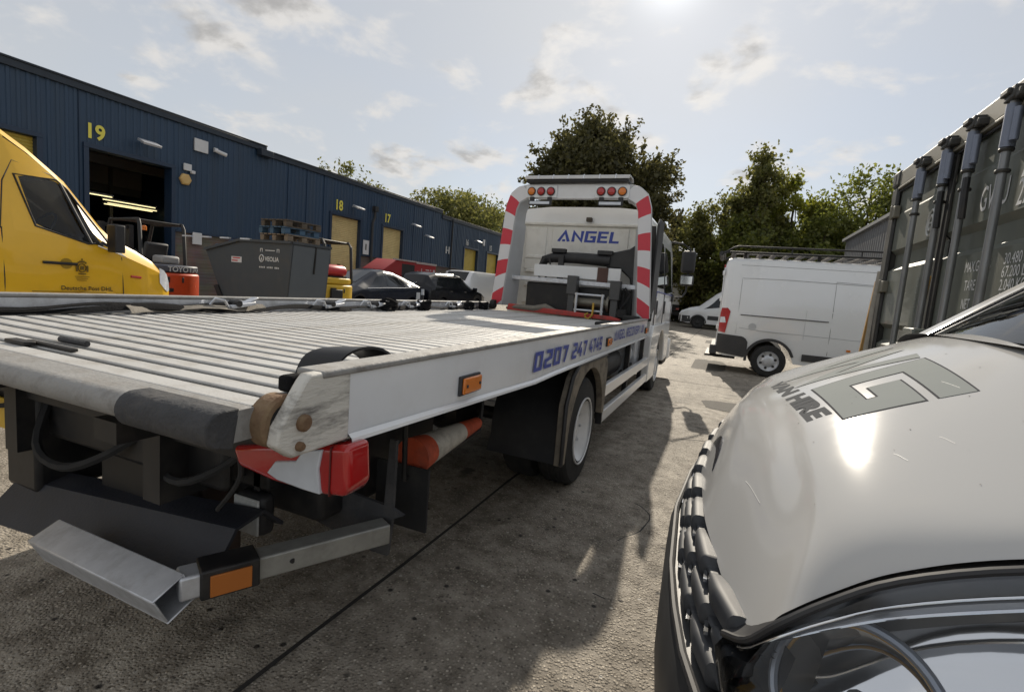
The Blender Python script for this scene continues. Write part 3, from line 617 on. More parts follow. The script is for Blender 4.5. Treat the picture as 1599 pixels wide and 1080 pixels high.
# --- tail lip and its rubber sleeve
mb = MB(); lip = [(TY0 + .001, DZ - .001), (TY0 - .072, DZ - .002)] + [(TY0 - .072 - .032*math.sin(a), DZ - .034 + .032*math.cos(a)) for a in np.linspace(.1, PI*.93, 9)] + [(TY0 - .06, DZ - .07), (TY0 + .001, DZ - .07)]
mb.prism(lip, 'x', XL + .1, XR - .068); obj('tail_lip', mb, ALUT, TR, smooth=40)
mb = MB(); prs = [(TY0 - .035, DZ + .004)] + [(TY0 - .074 - .040*math.sin(a), DZ - .036 + .041*math.cos(a)) for a in np.linspace(-.1, PI*.98, 12)] + [(TY0 - .05, DZ - .085)]
mb.prism(prs, 'x', -1.21, -.915); obj('lip_sleeve', mb, RUBBERG, TR, smooth=40, bevel=.004)
mb = MB(); mb.tube([(-2.05, .965, DZ + .008), (-1.90, .965, DZ + .008)], .010, 8); obj('hatch_handle', mb, RUBBERG, TR)
mb = MB(); mb.box(-2.05, -1.80, .872, .892, DZ + .001, DZ + .012); mb.box(-2.09, -1.98, .835, .868, DZ + .001, DZ + .014); obj('hatch_bar', mb, BLACKM, TR, bevel=.003)
# --- side rails
def bot(y): return float(np.interp(y, [.85, .98, 2.36, 2.7, 6.6], [1.0, .985, .940, .945, .955]))
RT = 1.167; ys_ = [1.0, 1.4, 1.9, 2.36, 2.7, 4.0, 5.4, TY1 + .02]
def rail(side, zt):
    X = XR if side > 0 else XL; s = side; lab = None
    mb = MB(); P = [[(X, y, bot(y) + .012), (X, y, zt - .012)] for y in ys_]; mb.sheet(P, .006, (s, 0, 0)); r = obj('side_rail', mb, RAILW, TR)
    mb = MB(); mb.beam((X - s*.035, .90, zt - .004), (X - s*.035, TY1 + .02, zt - .004), .086, .018); c = obj('rail_cap', mb, ALUT, r, bevel=.006)
    mb = MB(); mb.grid([[(X - s*.078, y, DZ - .02), (X - s*.078, y, zt - .014)] for y in ys_]); obj('rail_inner_face', mb, GALV, r)
    mb = MB(); P = [[(X + s*.002, y, bot(y) + .014), (X + s*.014, y, bot(y) + .004), (X + s*.016, y, bot(y) - .006), (X - s*.05, y, bot(y) - .012)] for y in ys_]; mb.grid(P); obj('rail_lower_lip', mb, WHITE, r, smooth=0)
    # chipped end plate
    mb = MB(); pl = [(.782, zt - .105), (.85, zt - .012), (.865, zt + .003), (1.0, zt + .003), (1.0, .985), (.82, .985), (.774, 1.02)]
    mb.prism(pl, 'x', X - s*.03, X + s*.004); e = obj('rail_end_plate', mb, WORN, r, bevel=.006, label='chipped bare end plate')
    for (yy, zz, rr) in ((.845, 1.062, .020), (.835, 1.01, .011), ):
        mb = MB(); mb.lathe([(rr, -.004), (rr, .012), (rr*.7, .018)], (X, yy, zz), 'x', 14); obj('bolt', mb, RUST, r)
    return r
rr_ = rail(1, RT); rl_ = rail(-1, 1.19)
for s, X in ((1, XR), (-1, XL)):
    mb = MB(); xx = X - s*.056; mb.lathe([(.03, -.027), (.056, -.027), (.062, -.021), (.063, .021), (.056, .027), (.03, .027)], (xx, .828, 1.060), 'x', 32); wr = obj('loading_roller', mb, RUST, TR)
    mb = MB(); mb.lathe([(.044, -.029), (.044, .029)], (xx, .828, 1.060), 'x', 20); obj('roller_hub', mb, BLACKM, wr)
    mb = MB(); mb.box(X - s*.034, X - s*.031, .80, .95, 1.0, RT - .06); mb.box(X - s*.11, X - s*.034, .87, .96, 1.0, RT - .08); obj('roller_bracket', mb, BLACKM, TR, bevel=.01)
# lettering and markers on the near rail
UY, UZ = (0, 1, 0), (0, 0, 1)
for s_, ya, wd_ in (('0207', 2.33, .575), ('247', 3.01, .345), ('4749', 3.44, .375)):
    m_ = stroke_mb(s_, .098, (XR, ya, .995), UY, UZ, gap=.2, sx=1.28, shear=.12, t=.10, lift=.008); m_.v = [(a, ya + (b - ya)*wd_/m_.width, c) for a, b, c in m_.v]
    obj('phone_number', m_, BLUE, TR, smooth=0)
for s_, ya, wd_ in (('ANGEL', 4.28, .50), ('RECOVERY', 4.86, .80), ('.UK', 5.73, .22)):
    m_ = stroke_mb(s_, .088, (XR, ya, 1.028), UY, UZ, gap=.2, sx=1.3, shear=.12, t=.09, lift=.008); m_.v = [(a, ya + (b - ya)*wd_/m_.width, c) for a, b, c in m_.v]
    obj('company_lettering', m_, BLUE, TR, smooth=0)
for y in (1.58, 4.0, 6.08):
    mb = MB(); mb.box(XR, XR + .012, y - .008, y + .148, 1.0, 1.072); mk = obj('side_marker', mb, RUBBERG, TR, bevel=.003)
    mb = MB(); mb.box(XR + .012, XR + .024, y, y + .14, 1.006, 1.066); obj('amber_reflector', mb, ORANGE, mk, bevel=.006)
    mb = MB()
    for dy in (.02, .12): mb.lathe([(.006, .024), (.006, .027)], (XR, y + dy, 1.036), 'x', 10)
    obj('fixing_screw', mb, RUBBERG, mk)
# --- chassis and underside
mb = MB()
for x in (-1.55, -2.35): mb.box(x - .04, x + .04, .95, 9.4, .66, .90)
for y in (1.3, 2.4, 3.6, 4.8, 6.0): mb.box(-2.3, -1.6, y, y + .12, .68, .86)
for y in np.arange(1.1, 6.2, .45): mb.box(XL + .12, XR - .12, y, y + .06, .96, DZ - .032)
for x in (-1.5, -2.4): mb.box(x - .05, x + .05, .8, 6.2, .90, .96)
obj('chassis_frame', mb, BLACKM, TR, smooth=0)
mb = MB(); mb.lathe([(.05, -.65), (.05, -.22), (.20, -.12), (.20, .12), (.05, .22), (.05, .65)], (-1.95, 3.58, .41), 'x', 16); obj('rear_axle', mb, BLACKM, TR)
mb = MB()
for x, ya, yb, za, zb in ((-2.9, 1.5, 2.3, .45, .92), (-2.2, 2.2, 3.0, .45, .66), (-1.75, 1.35, 2.1, .5, .9), (-2.95, 4.6, 6.0, .45, .92)): 
    mb = MB(); mb.box(x, x + .5, ya, yb, za, zb); obj('under_deck_locker', mb, BLACKM, TR, bevel=.02)
# battery boxes and air tanks behind the side guard
mb = MB(); mb.lathe([(.03, -.5), (.14, -.46), (.16, -.4), (.16, .4), (.14, .46), (.03, .5)], (-1.12, 5.0, .72), 'y', 20); obj('air_tank', mb, BLACKM, TR)
mb = MB(); mb.lathe([(.03, -.3), (.12, -.27), (.135, -.2), (.135, .2), (.12, .27), (.03, .3)], (-1.1, 5.9, .74), 'y', 20); obj('air_tank', mb, GALV, TR)
mb = MB(); mb.box(-1.3, -.95, 5.55, 5.75, .52, .93); mb.box(-1.3, -.96, 6.25, 6.6, .5, .93); obj('valve_block', mb, GALV, TR, bevel=.02)
mb = MB(); mb.tube([(-1.0, 4.55, .85), (-.98, 4.9, .93), (-1.0, 5.4, .92), (-1.02, 5.7, .86), (-1.0, 6.2, .91)], .016, 6); mb.tube([(-1.0, 4.6, .6), (-.96, 5.2, .56), (-1.0, 5.8, .62), (-1.0, 6.3, .60)], .02, 6); obj('air_hose', mb, RUBBER, TR)
# --- side guard
for z0, z1 in ((.555, .655), (.335, .435)):
    mb = MB(); mb.box(-.90, -.855, 4.16, 6.72, z0, z1); obj('side_guard_bar', mb, WHITE, TR, bevel=.006)
for y in (4.3, 5.5, 6.5):
    mb = MB(); mb.box(-.95, -.902, y, y + .06, .33, .95); obj('side_guard_post', mb, BLACKM, TR)
mb = MB(); mb.box(-.905, -.853, 4.13, 4.158, .33, .665); obj('guard_end_cap', mb, BLACK, TR)
# --- wheels
def truck_wheel(y, xo, r, dual, side=1):
    wv = MB(); wd = .235; xi = xo - side*wd
    prof = [(r*.56, 0), (r*.60, -.004), (r*.93, -.012), (r*.985, -.03), (r, -.05), (r, -wd + .05), (r*.985, -wd + .03), (r*.93, -wd + .012), (r*.56, -wd)]
    wv.lathe([(a, h*side) for a, h in prof], (xo, y, r), 'x', 40, cap=False)
    if dual: wv.lathe([(a, (h - .27)*side) for a, h in prof], (xo, y, r), 'x', 40, cap=False)
    tr_ = MB()
    wh = obj('wheel', wv, RUBBER, TR, smooth=35)
    rm = MB(); R_ = r*.625
    rm.lathe([(a*R_, h*side) for a, h in ([(1.0, -.004), (1.0, .004), (.965, .006), (.93, -.012), (.86, -.03), (.62, -.05 if not dual else -.11), (.52, -.045 if not dual else -.12), (.42, -.02 if not dual else -.09), (.40, .0 if not dual else -.06), (.0, .01 if not dual else -.05)])], (xo, y, r), 'x', 40, cap=False)
    ri = obj('rim', rm, WHITE, wh, smooth=30)
    nb = MB()
    for k in range(8):
        a = k*PI/4; hx = xo + side*(-.075 if dual else -.02); nb.lathe([(.012, -.02), (.012, .02), (.006, .024)], (hx, y + math.cos(a)*R_*.55, r + math.sin(a)*R_*.55), 'x', 6)
    obj('wheel_nut', nb, GALV, wh)
    # tread grooves
    tg = MB()
    for q in np.linspace(.05, wd - .05, 4): tg.lathe([(r + .0015, -.007), (r + .0015, .007)], (xo - side*q, y, r), 'x', 40, cap=False)
    obj('tread_band', tg, BLACK, wh)
    return wh
truck_wheel(3.58, -.865, .40, True); truck_wheel(3.58, -3.04, .40, True, -1); truck_wheel(8.05, -.90, .40, False); truck_wheel(8.05, -3.0, .40, False, -1)
# rear wheel arch: black mudguard with a muddy face
for s, X in ((1, -.845), (-1, -3.055)):
    mb = MB(); arc = [(3.58 + .50*math.cos(a), .44 + .47*math.sin(a)) for a in np.linspace(PI*1.02, 0.08, 18)]; arc = [(3.02, .30)] + [(max(3.02, y), z) for y, z in arc] + [(4.08, .44)]
    P = [[(X - s*.54, y, z) for y, z in arc], [(X, y, z) for y, z in arc]]; mb.grid(P); md = obj('mudguard', mb, BLACK, TR, smooth=40)
    so = [(3.0, .30), (3.0, .70), (3.1, .86), (3.22, .925), (4.06, .92), (4.14, .86), (4.14, .44)]
    inn = [(4.07, .44)] + [(3.58 + .485*math.cos(a), .42 + .455*math.sin(a)) for a in np.linspace(.1, PI - .1, 16)] + [(3.08, .30)]
    mb = MB(); mb.prism(so + inn, 'x', X - s*.05, X + s*.002); obj('arch_surround', mb, mat('muddy arch plate', (.22, .19, .15), .7, var=.4, scale=7, dirt=(.03, .03, .03), dscale=5, damt=.9), md, bevel=.004)
    mb = MB(); mb.tube([(X, 2.995, .31), (X, 2.995, .70), (X, 3.1, .868), (X, 3.22, .933), (X, 4.06, .93)], .014, 8); obj('arch_edge', mb, BLACK, md)
# rubber flap ahead of the tail
# --- tail lights: red / clear / red with bracket below
for s, X in ((1, -.80), (-1, -3.10)):
    c = -1.955; 
    def mx(x): return x if s > 0 else 2*c - x
    mb = MB(); y = .955; pts = [(-1.215, .905), (-1.0, .95), (-.81, .985), (-.80, .875), (-.82, .848), (-.90, .838), (-1.06, .836), (-1.19, .85)]
    mb.prism([(mx(a), b) for a, b in pts], 'y', y, y + .09); tl = obj('tail_light', mb, REDL, TR, bevel=.022, segs=4, smooth=60)
    mb = MB(); mb.box(*sorted((mx(-.862), mx(-.858))), y - .003, y + .06, .845, .972); obj('lens_seam', mb, mat('dark red seam', (.10, .01, .01), .4), tl)
    cl = [(-1.07, .862), (-1.04, .90), (-.97, .915), (-.945, .95), (-.885, .962), (-.895, .91), (-.885, .845), (-.94, .845), (-1.03, .85)]
    mb = MB(); mb.prism([(mx(a), b) for a, b in cl], 'y', y - .008, y + .01); obj('reversing_lens', mb, CLEARL, tl, bevel=.004)
    mb = MB(); mb.prism([(mx(a), b) for a, b in ((-1.83, .72), (-1.72, .62), (-1.06, .58), (-1.05, .83), (-1.022, .83), (-1.022, .575), (-.975, .56), (-1.022, .535), (-1.035, .39), (-1.11, .39), (-1.73, .50))], 'y', 1.46, 1.475); obj('lamp_bracket', mb, RUBBERG, TR, smooth=0)
mb = MB(); mb.box(-3.05, -.85, .98, 1.06, .86, .97); obj('rear_cross_member', mb, BLACKM, TR)
mb = MB(); mb.box(-2.9, -1.35, 1.04, 1.08, .70, .9); mb.box(-2.52, -2.30, 1.0, 1.5, .48, .86); mb.box(-2.1, -1.75, 1.1, 1.9, .45, .80); obj('underlift_housing', mb, BLACKM, TR, bevel=.02)
mb = MB(); mb.box(-1.86, -1.73, 1.25, 1.42, .22, .70); obj('underlift_post', mb, mat('brown black steel', (.045, .028, .022), .7, var=.4), TR, bevel=.012)
mb = MB(); mb.box(-2.0, -1.4, 1.25, 1.4, .62, .70); obj('underlift_arm', mb, BLACKM, TR, bevel=.01)
for k, (pts, r_) in enumerate((([(-1.7, 1.08, .9), (-1.6, .99, .78), (-1.45, .97, .74), (-1.3, 1.02, .82), (-1.2, 1.05, .93)], .012), ([(-2.3, 1.06, .9), (-2.25, .98, .7), (-2.05, .96, .66), (-1.85, 1.0, .74), (-1.7, 1.1, .88)], .015), ([(-1.25, 1.0, .9), (-1.22, .99, .8), (-1.35, 1.02, .66), (-1.5, 1.2, .63)], .007), ([(-2.7, 1.0, .92), (-2.6, .97, .8), (-2.4, .98, .83), (-2.35, 1.04, .95)], .009))):
    mb = MB(); mb.tube(cat_pts(pts, 16), r_, 6); obj('hydraulic_hose', mb, RUBBER, TR)
for x in (-2.85, -2.55, -2.2, -1.6, -1.45, -1.05):
    mb = MB(); mb.lathe([(.014, -.012), (.014, 0), (.008, .0)], (x, .968, .915), 'y', 6); obj('bolt', mb, GALV, TR)
# work lamp
mb = MB(); mb.box(-1.52, -1.39, 1.215, 1.28, .465, .615); wl = obj('work_lamp', mb, BLACK, TR, bevel=.02)
mb = MB(); mb.box(-1.515, -1.395, 1.205, 1.2145, .475, .605); obj('lamp_lens', mb, mat('frosted lamp lens', (.42, .43, .42), .35, var=.35, scale=60, coat=.4), wl, bevel=.012)
mb = MB(); mb.box(-1.47, -1.44, 1.25, 1.28, .60, .70); obj('lamp_stem', mb, BLACK, wl)
# number plate on the left of the tail
mb = MB(); mb.box(-2.98, -2.42, 1.0, 1.012, .70, .82); pt_ = obj('number_plate', mb, mat('yellow plate', (.72, .45, .03), .4, var=.06), TR, bevel=.003)
# --- underlift crossbar and L arm (galvanised box tubes)
mb = MB(); c0 = Vector((-1.955, .885, .455)); c1 = Vector((-1.295, .86, .478)); d = (c1 - c0).normalized(); u = Vector((0, -.42, .90)); sd_ = d.cross(u).normalized(); u = sd_.cross(d)
h_ = .047; th_ = .006
for (a, b_, wa, wb) in ((u, sd_, 1, 1),):
    for sgn in (1, -1):
        mb.obox((c0 + c1)/2 + u*sgn*(h_ - th_/2), (d, sd_, u), ((c1 - c0).length/2, h_, th_/2)); mb.obox((c0 + c1)/2 + sd_*sgn*(h_ - th_/2), (d, sd_, u), ((c1 - c0).length/2, th_/2, h_ - th_))
cb = obj('crossbar_tube', mb, GALV, TR, bevel=.004)
mb = MB(); mb.obox(c0 - d*.004, (d, sd_, u), (.004, h_ - .004, h_ - .004)); obj('tube_end_weld', mb, ALUT, cb)
A0 = Vector((-1.33, .885, .495)); A1 = Vector((-1.03, 1.44, .50)); dd = (A1 - A0).normalized()
mb = MB(); mb.beam(A0, A0 + dd*.07, .080, .072); obj('arm_stub', mb, GALV, TR, bevel=.008)
mb = MB(); mb.beam(A0 + dd*.05, A0 + dd*.205, .10, .088); bk_ = obj('arm_bracket', mb, BLACKM, TR, bevel=.006)
nrm = dd.cross(Vector((0, 0, 1))).normalized(); pc = A0 + dd*.128 + nrm*.051 + Vector((0, 0, -.004))
mb = MB(); mb.obox(pc, (dd, nrm, Vector((0, 0, 1))), (.054, .004, .032)); obj('amber_reflector', mb, mat('dark amber reflector', (.42, .13, .02), .3, var=.1), bk_, bevel=.002)
mb = MB(); mb.beam(A0 + dd*.19, A1, .072, .072); ga = obj('arm_tube', mb, mat('weathered galvanised', (.33, .33, .31), .5, .55, var=.25, scale=18, dirt=(.2, .19, .16), dscale=7, damt=.7), TR, bevel=.006)
mb = MB(); q = A0 + dd*.30 + nrm*.035; mb.lathe([(.008, -.004), (.008, .004)], q, 'x', 12); obj('arm_pin_hole', mb, BLACK, ga)
mb = MB(); P = [[(-2.52, .93, .36), (-1.36, 1.0, .40)], [(-2.46, 1.02, .50), (-1.36, 1.10, .555)], [(-2.32, 1.10, .525), (-1.36, 1.20, .575)], [(-2.30, 1.18, .45), (-1.36, 1.28, .50)]]
mb.sheet(P, .012); obj('folded_tow_cradle', mb, mat('navy black steel', (.022, .024, .032), .55, var=.35, dirt=(.06, .055, .05), dscale=5, damt=.5, bump=.2), TR, smooth=0)
# spare items hung under the deck
def lat(mb, prof, p, d_, n=20):
    p = Vector(p); d_ = Vector(d_).normalized(); u_ = d_.orthogonal().normalized(); v_ = d_.cross(u_); b = len(mb.v)
    for r, h in prof:
        for k in range(n): a = 2*PI*k/n; mb.v.append(tuple(p + d_*h + (u_*math.cos(a) + v_*math.sin(a))*r))
    for i in range(len(prof) - 1):
        for k in range(n): mb.face((b + i*n + k, b + i*n + (k + 1) % n, b + (i + 1)*n + (k + 1) % n, b + (i + 1)*n + k))
    mb.face([b + k for k in range(n)]); mb.face([b + (len(prof) - 1)*n + k for k in range(n)])
ct = thing('traffic_cone', 'orange and white traffic cone slotted sideways under the deck rail', 'traffic cone', (-1.1, 2.0, .62), world=True)
p0 = Vector((-1.10, 1.69, .690)); p1 = Vector((-1.10, 2.28, .705)); dv = p1 - p0; ln = dv.length
mb = MB(); lat(mb, [(.078, 0), (.072, .10*ln), (.066, .17*ln)], p0, dv); obj('cone_base_band', mb, CONEO, ct)
mb = MB(); lat(mb, [(.068, .165*ln), (.046, .66*ln)], p0, dv); obj('reflective_sleeve', mb, CONEW, ct)
mb = MB(); lat(mb, [(.0455, .655*ln), (.030, .97*ln), (.022, ln)], p0, dv); obj('cone_tip', mb, CONEO, ct)
mb = MB(); mb.tube([(-1.10, 1.62, .93), (-1.10, 1.64, .612), (-1.10, 2.3, .655), (-1.12, 2.36, .93)], .012, 6); obj('cone_holder', mb, BLACKM, TR)
mb = MB(); mb.box(-1.25, -1.0, 1.66, 1.67, .40, .66); obj('mud_flap', mb, RUBBER, TR)

# --- headboard (goalpost) at the front of the deck
HY = 6.30; HD = .07
def chev(P_of, n_bands, m_parent, phase):
    pass
cxh = -1.915
def post(side):
    s = side
    outer = [(cxh + s*1.075, 1.17), (cxh + s*.955, 2.50), (cxh + s*.90, 2.66), (cxh + s*.80, 2.745), (cxh + s*.655, 2.775)]
    inner = [(cxh + s*.915, 1.17), (cxh + s*.80, 2.44), (cxh + s*.765, 2.535), (cxh + s*.70, 2.58), (cxh + s*.655, 2.59)]
    def dens(pl):
        pts = [Vector(p) for p in pl]; Ls = [0]
        for a, b in zip(pts, pts[1:]): Ls.append(Ls[-1] + (b - a).length)
        return pts, Ls
    po, lo = dens(outer); pi_, li = dens(inner)
    def at(pts, Ls, t):
        d_ = t*Ls[-1]
        for i in range(len(pts) - 1):
            if d_ <= Ls[i + 1] + 1e-9: return pts[i].lerp(pts[i + 1], (d_ - Ls[i])/(Ls[i + 1] - Ls[i]))
        return pts[-1]
    n_ = 40; body = MB(); P = [[(*at(po, lo, i/n_).to_tuple(),)[0:2] for i in range(n_ + 1)], [(*at(pi_, li, i/n_).to_tuple(),)[0:2] for i in range(n_ + 1)]]
    ring = [(a, b) for a, b in P[0]] + [(a, b) for a, b in P[1][::-1]]
    body.prism(ring, 'y', HY, HY + HD); p_ = obj('headboard_post', body, mat('grey headboard paint', (.50, .51, .52), .4, var=.06, dirt=(.3, .29, .27), dscale=4, damt=.3), TR, bevel=.008)
    # diagonal red/white film on the rear face; stripes rise towards the truck's outside
    nb = 8; sl = .081
    for k in range(nb):
        t0 = k/nb; t1 = (k + 1)/nb; mbf = MB(); rows = []
        for q in range(7):
            w_ = q/6; off = (w_ - .5)*sl
            col = []
            for e in range(5):
                tt = min(1, max(0, t0 + (t1 - t0)*e/4 + off)); a = at(po, lo, tt); b = at(pi_, li, tt); v = a.lerp(b, .03 + .94*w_) if True else a
                col.append((v.x, HY - .0025, v.y))
            rows.append(col)
        mbf.grid(rows); obj('hazard_stripe', mbf, REDF if k % 2 == 0 else WHITEF, p_, smooth=0)
    if s < 0: # grey inner return face of the left post (turned to the yard)
        pass
    mb = MB(); rows = []
    for i in range(n_ + 1):
        b = at(pi_, li, i/n_); dx = (-s)*.11*(1 - .6*i/n_); rows.append([(b.x, HY + .004, b.y), (b.x + dx*(1 if i < 30 else .6), HY + .26, b.y)])
    mb.sheet(rows, .01); obj('post_gusset', mb, mat('grey headboard paint', (.5, .5, .5)), p_)
    return p_
post(1); post(-1)
mb = MB(); mb.box(cxh - .653, cxh + .653, HY, HY + HD, 2.592, 2.773); tb = obj('headboard_beam', mb, WHITE, TR, bevel=.008)
for s in (-1, 1):
    cx0 = cxh + s*.46
    mb = MB(); mb.box(cx0 - .215, cx0 + .215, HY - .02, HY - .002, 2.60, 2.755); pn = obj('beam_lamp_panel', mb, WHITE, tb, bevel=.006)
    for k in (-1, 0, 1):
        xx = cx0 + k*.132; m_ = ORANGE if k == s else REDL
        mb = MB(); mb.lathe([(.056, -.022), (.056, -.034), (.046, -.036)], (xx, HY, 2.678), 'y', 24); rg = obj('lamp_ring', mb, BLACK, pn)
        mb = MB(); mb.lathe([(.046, -.036), (.040, -.046), (.02, -.052), (.0, -.053)], (xx, HY, 2.678), 'y', 24, cap=False); obj('round_lamp', mb, m_, pn)
    mb = MB(); mb.box(cx0 - .15, cx0 + .15, HY - .06, HY - .01, 2.50, 2.555)
    for k in (-.12, .12): mb.box(cx0 + k - .03, cx0 + k + .03, HY - .03, HY + .0, 2.54, 2.61)
    wl2 = obj('beam_work_light', mb, BLACK, tb, bevel=.006)
    mb = MB(); mb.box(cx0 - .135, cx0 + .135, HY - .066, HY - .0602, 2.512, 2.545); obj('work_light_lens', mb, CLEARL, wl2)
# light bar
mb = MB(); mb.box(cxh - .67, cxh + .66, HY - .06, HY + .20, 2.785, 2.825); lb = obj('light_bar', mb, BLACK, TR, bevel=.012)
mb = MB(); P = []
for x in np.linspace(cxh - .68, cxh + .67, 9):
    e = .03 if x in (cxh - .68,) else 0; P.append([(x, HY - .075, 2.825), (x, HY - .07, 2.85), (x, HY - .05, 2.872), (x, HY + .19, 2.872), (x, HY + .21, 2.85), (x, HY + .215, 2.825)])
mb.sheet(P, .006); obj('light_bar_lens', mb, mat('smoked clear lens', (.55, .54, .53), .18, var=.2, scale=12, coat=.6), lb)
for x in np.linspace(cxh - .5, cxh + .5, 6):
    mb = MB(); mb.tube([(x, HY - .079, 2.822), (x, HY - .074, 2.85), (x, HY - .052, 2.877), (x, HY + .19, 2.877)], .006, 6); obj('lens_rib', mb, CHROME, lb)
# --- kit between headboard and cab
mb = MB(); mb.prism([(cxh - .82, 1.115), (cxh - .80, 1.20), (cxh + .60, 1.155), (cxh + .72, 1.13), (cxh + .72, 1.105)], 'y', HY - .02, HY + .06); obj('red_deck_bar', mb, mat('scuffed red bar', (.50, .055, .045), .5, var=.15, dirt=(.12, .08, .07), dscale=10, damt=.7), TR, bevel=.008)
for x, z in ((-1.86, 1.63), (-1.30, 1.60)):
    mb = MB(); mb.box(x - .045, x + .045, HY + .02, HY + .10, 1.12, z); mb.box(x - .065, x + .065, HY + .0, HY + .12, z - .24, z); obj('winch_frame_post', mb, mat('dark grey steel', (.07, .07, .07), .5, var=.2), TR, bevel=.008)
mb = MB(); mb.beam((cxh - .90, HY + .13, 1.56), (cxh + .93, HY + .13, 1.535), .04, .06); obj('grab_rail', mb, GALV, TR, bevel=.01)
mb = MB(); mb.box(-2.46, -1.28, HY + .18, HY + .20, 1.60, 1.76); obj('service_plate', mb, WHITE, TR, bevel=.005)
mb = MB(); mb.box(-1.58, -1.44, HY + .165, HY + .178, 1.53, 1.76); obj('strap_buckle_bag', mb, mat('brown strap', (.10, .055, .045), .8, var=.3), TR, bevel=.006)
mb = MB(); mb.tube([(-2.40, HY + .30, 1.72), (-2.36, HY + .30, 1.83), (-2.22, HY + .30, 1.87), (-1.9, HY + .30, 1.875), (-1.45, HY + .30, 1.86)], [.05, .06, .072, .075, .08], 12); obj('intake_duct', mb, BLACK, TR)
mb = MB(); mb.prism([(-1.5, 1.77), (-1.5, 1.95), (-1.22, 2.02), (-1.08, 2.12), (-1.06, 1.35), (-1.14, 1.45), (-1.18, 1.65), (-1.32, 1.76)], 'y', HY + .26, HY + .36); obj('intake_funnel', mb, BLACK, TR, bevel=.02)
for x in (-2.15, -1.52):
    mb = MB(); mb.box(x - .1, x + .1, HY + .22, HY + .30, 1.93, 1.985); obj('duct_clamp', mb, BLACK, TR, bevel=.008)
mb = MB(); mb.tube([(-2.32, HY + .2, 1.85), (-2.40, HY + .2, 1.74), (-2.38, HY + .2, 1.56)], .02, 6); mb.tube([(-2.27, HY + .2, 1.86), (-2.22, HY + .2, 1.7), (-2.30, HY + .2, 1.58)], .014, 6); mb.box(-2.13, -2.06, HY + .19, HY + .24, 1.55, 1.9); obj('hose_loom', mb, BLACK, TR)
mb = MB(); mb.tube([(-1.24, HY + .1, 1.45), (-1.18, HY + .08, 1.52), (-1.12, HY + .08, 1.44), (-1.16, HY + .06, 1.34), (-1.22, HY + .08, 1.28), (-1.2, HY + .08, 1.18)], .016, 6); mb.tube([(-1.28, HY + .12, 1.5), (-1.2, HY + .1, 1.46), (-1.2, HY + .08, 1.3)], .012, 6); mb.box(-1.26, -1.14, HY + .04, HY + .1, 1.15, 1.25); obj('hydraulic_hose', mb, RUBBER, TR)
mb = MB(); mb.box(-2.55, -1.9, HY + .18, HY + .34, 1.12, 1.52); mb.box(-1.84, -1.1, HY + .22, HY + .34, 1.1, 1.50); obj('winch_backing', mb, BLACKM, TR, bevel=.02)
mb = MB(); mb.lathe([(.05, -.23), (.11, -.23), (.11, -.20), (.06, -.195), (.06, .195), (.11, .20), (.11, .23), (.05, .23)], (-1.60, HY + .13, 1.30), 'x', 18); wn = obj('winch_drum', mb, mat('oily steel', (.20, .185, .15), .4, .6, var=.3), TR)
mb = MB()
for z in (1.20, 1.40): mb.tube([(-1.80, HY - .0, z), (-1.42, HY - .0, z)], .014, 8)
for x in (-1.78, -1.44): mb.tube([(x, HY - .002, 1.16), (x, HY - .002, 1.42)], .018, 8)
obj('fairlead_roller', mb, GALV, wn)
mb = MB(); mb.tube([(-1.55, HY, 1.30), (-1.54, HY - .04, 1.22), (-1.54, HY - .06, 1.15), (-1.58, HY - .07, 1.10), (-1.62, HY - .07, 1.115), (-1.63, HY - .07, 1.15), (-1.59, HY - .065, 1.17)], .013, 8); obj('winch_hook', mb, mat('yellow hook', (.50, .30, .03), .5, var=.25, dirt=(.1, .07, .03), dscale=20, damt=.7), wn)
mb = MB(); mb.tube([(-2.75, HY + .02, 1.135), (-2.6, HY + .0, 1.165), (-2.35, HY, 1.16), (-2.2, HY + .03, 1.19), (-2.05, HY + .02, 1.15)], [.02, .035, .04, .05, .03], 8); obj('rolled_sheet', mb, STRAPG, TR)
mb = MB(); mb.lathe([(.02, -.03), (.06, -.03), (.065, .0), (.06, .03), (.02, .03)], (-2.93, HY - .04, 1.17), 'x', 14); obj('rubber_buffer', mb, RUBBER, TR)
mb = MB(); mb.box(-1.15, -.95, HY - .1, HY + .0, 1.10, 1.19); obj('rubber_buffer', mb, RUBBER, TR, bevel=.02)

# --- crew cab
CY0, CY1 = 6.90, 9.95; cc_ = -1.95
def cab_ring(y):
    k = float(np.interp(y, [6.9, 7.1, 9.2, 9.6, 9.95], [.985, 1, 1, .985, .93])); tp = float(np.interp(y, [6.9, 8.6, 9.35, 9.8, 9.95], [2.59, 2.59, 2.54, 1.6, 1.5])); zb = .70 if y < 7.45 or y > 8.62 else .70 + .26*math.sqrt(max(0, 1 - ((y - 8.05)/.58)**2))
    if y > 9.5: zb = .45
    h = lambda z: min(z, tp - (2.6 - z)*.3)
    pts = [(1.03*k, zb), (1.06*k, max(1.0, zb + .02)), (1.06*k, h(1.5)), (1.045*k, h(1.58)), (.985*k, h(2.2)), (.945*k, h(2.43)), (.84*k, h(2.56)), (.5*k, h(2.60)), (0, h(2.61))]
    return [(cc_ + a, y, z) for a, z in pts] + [(cc_ - a, y, z) for a, z in pts[-2::-1]]
yy = [6.9, 7.0, 7.2] + list(np.linspace(7.4, 8.7, 14)) + [8.9, 9.2, 9.4, 9.55, 9.7, 9.85, 9.95]
R_ = [cab_ring(y) for y in yy]; mb = MB(); mb.grid(R_); n_ = len(R_[0])
mb.face(list(range(n_))); mb.face([len(R_)*n_ - n_ + i for i in range(n_)]); 
for i in range(len(R_) - 1): mb.face((i*n_, (i + 1)*n_, (i + 1)*n_ + n_ - 1, i*n_ + n_ - 1))
cab = obj('cab', mb, WHITEV, TR, smooth=30, bevel=.0)
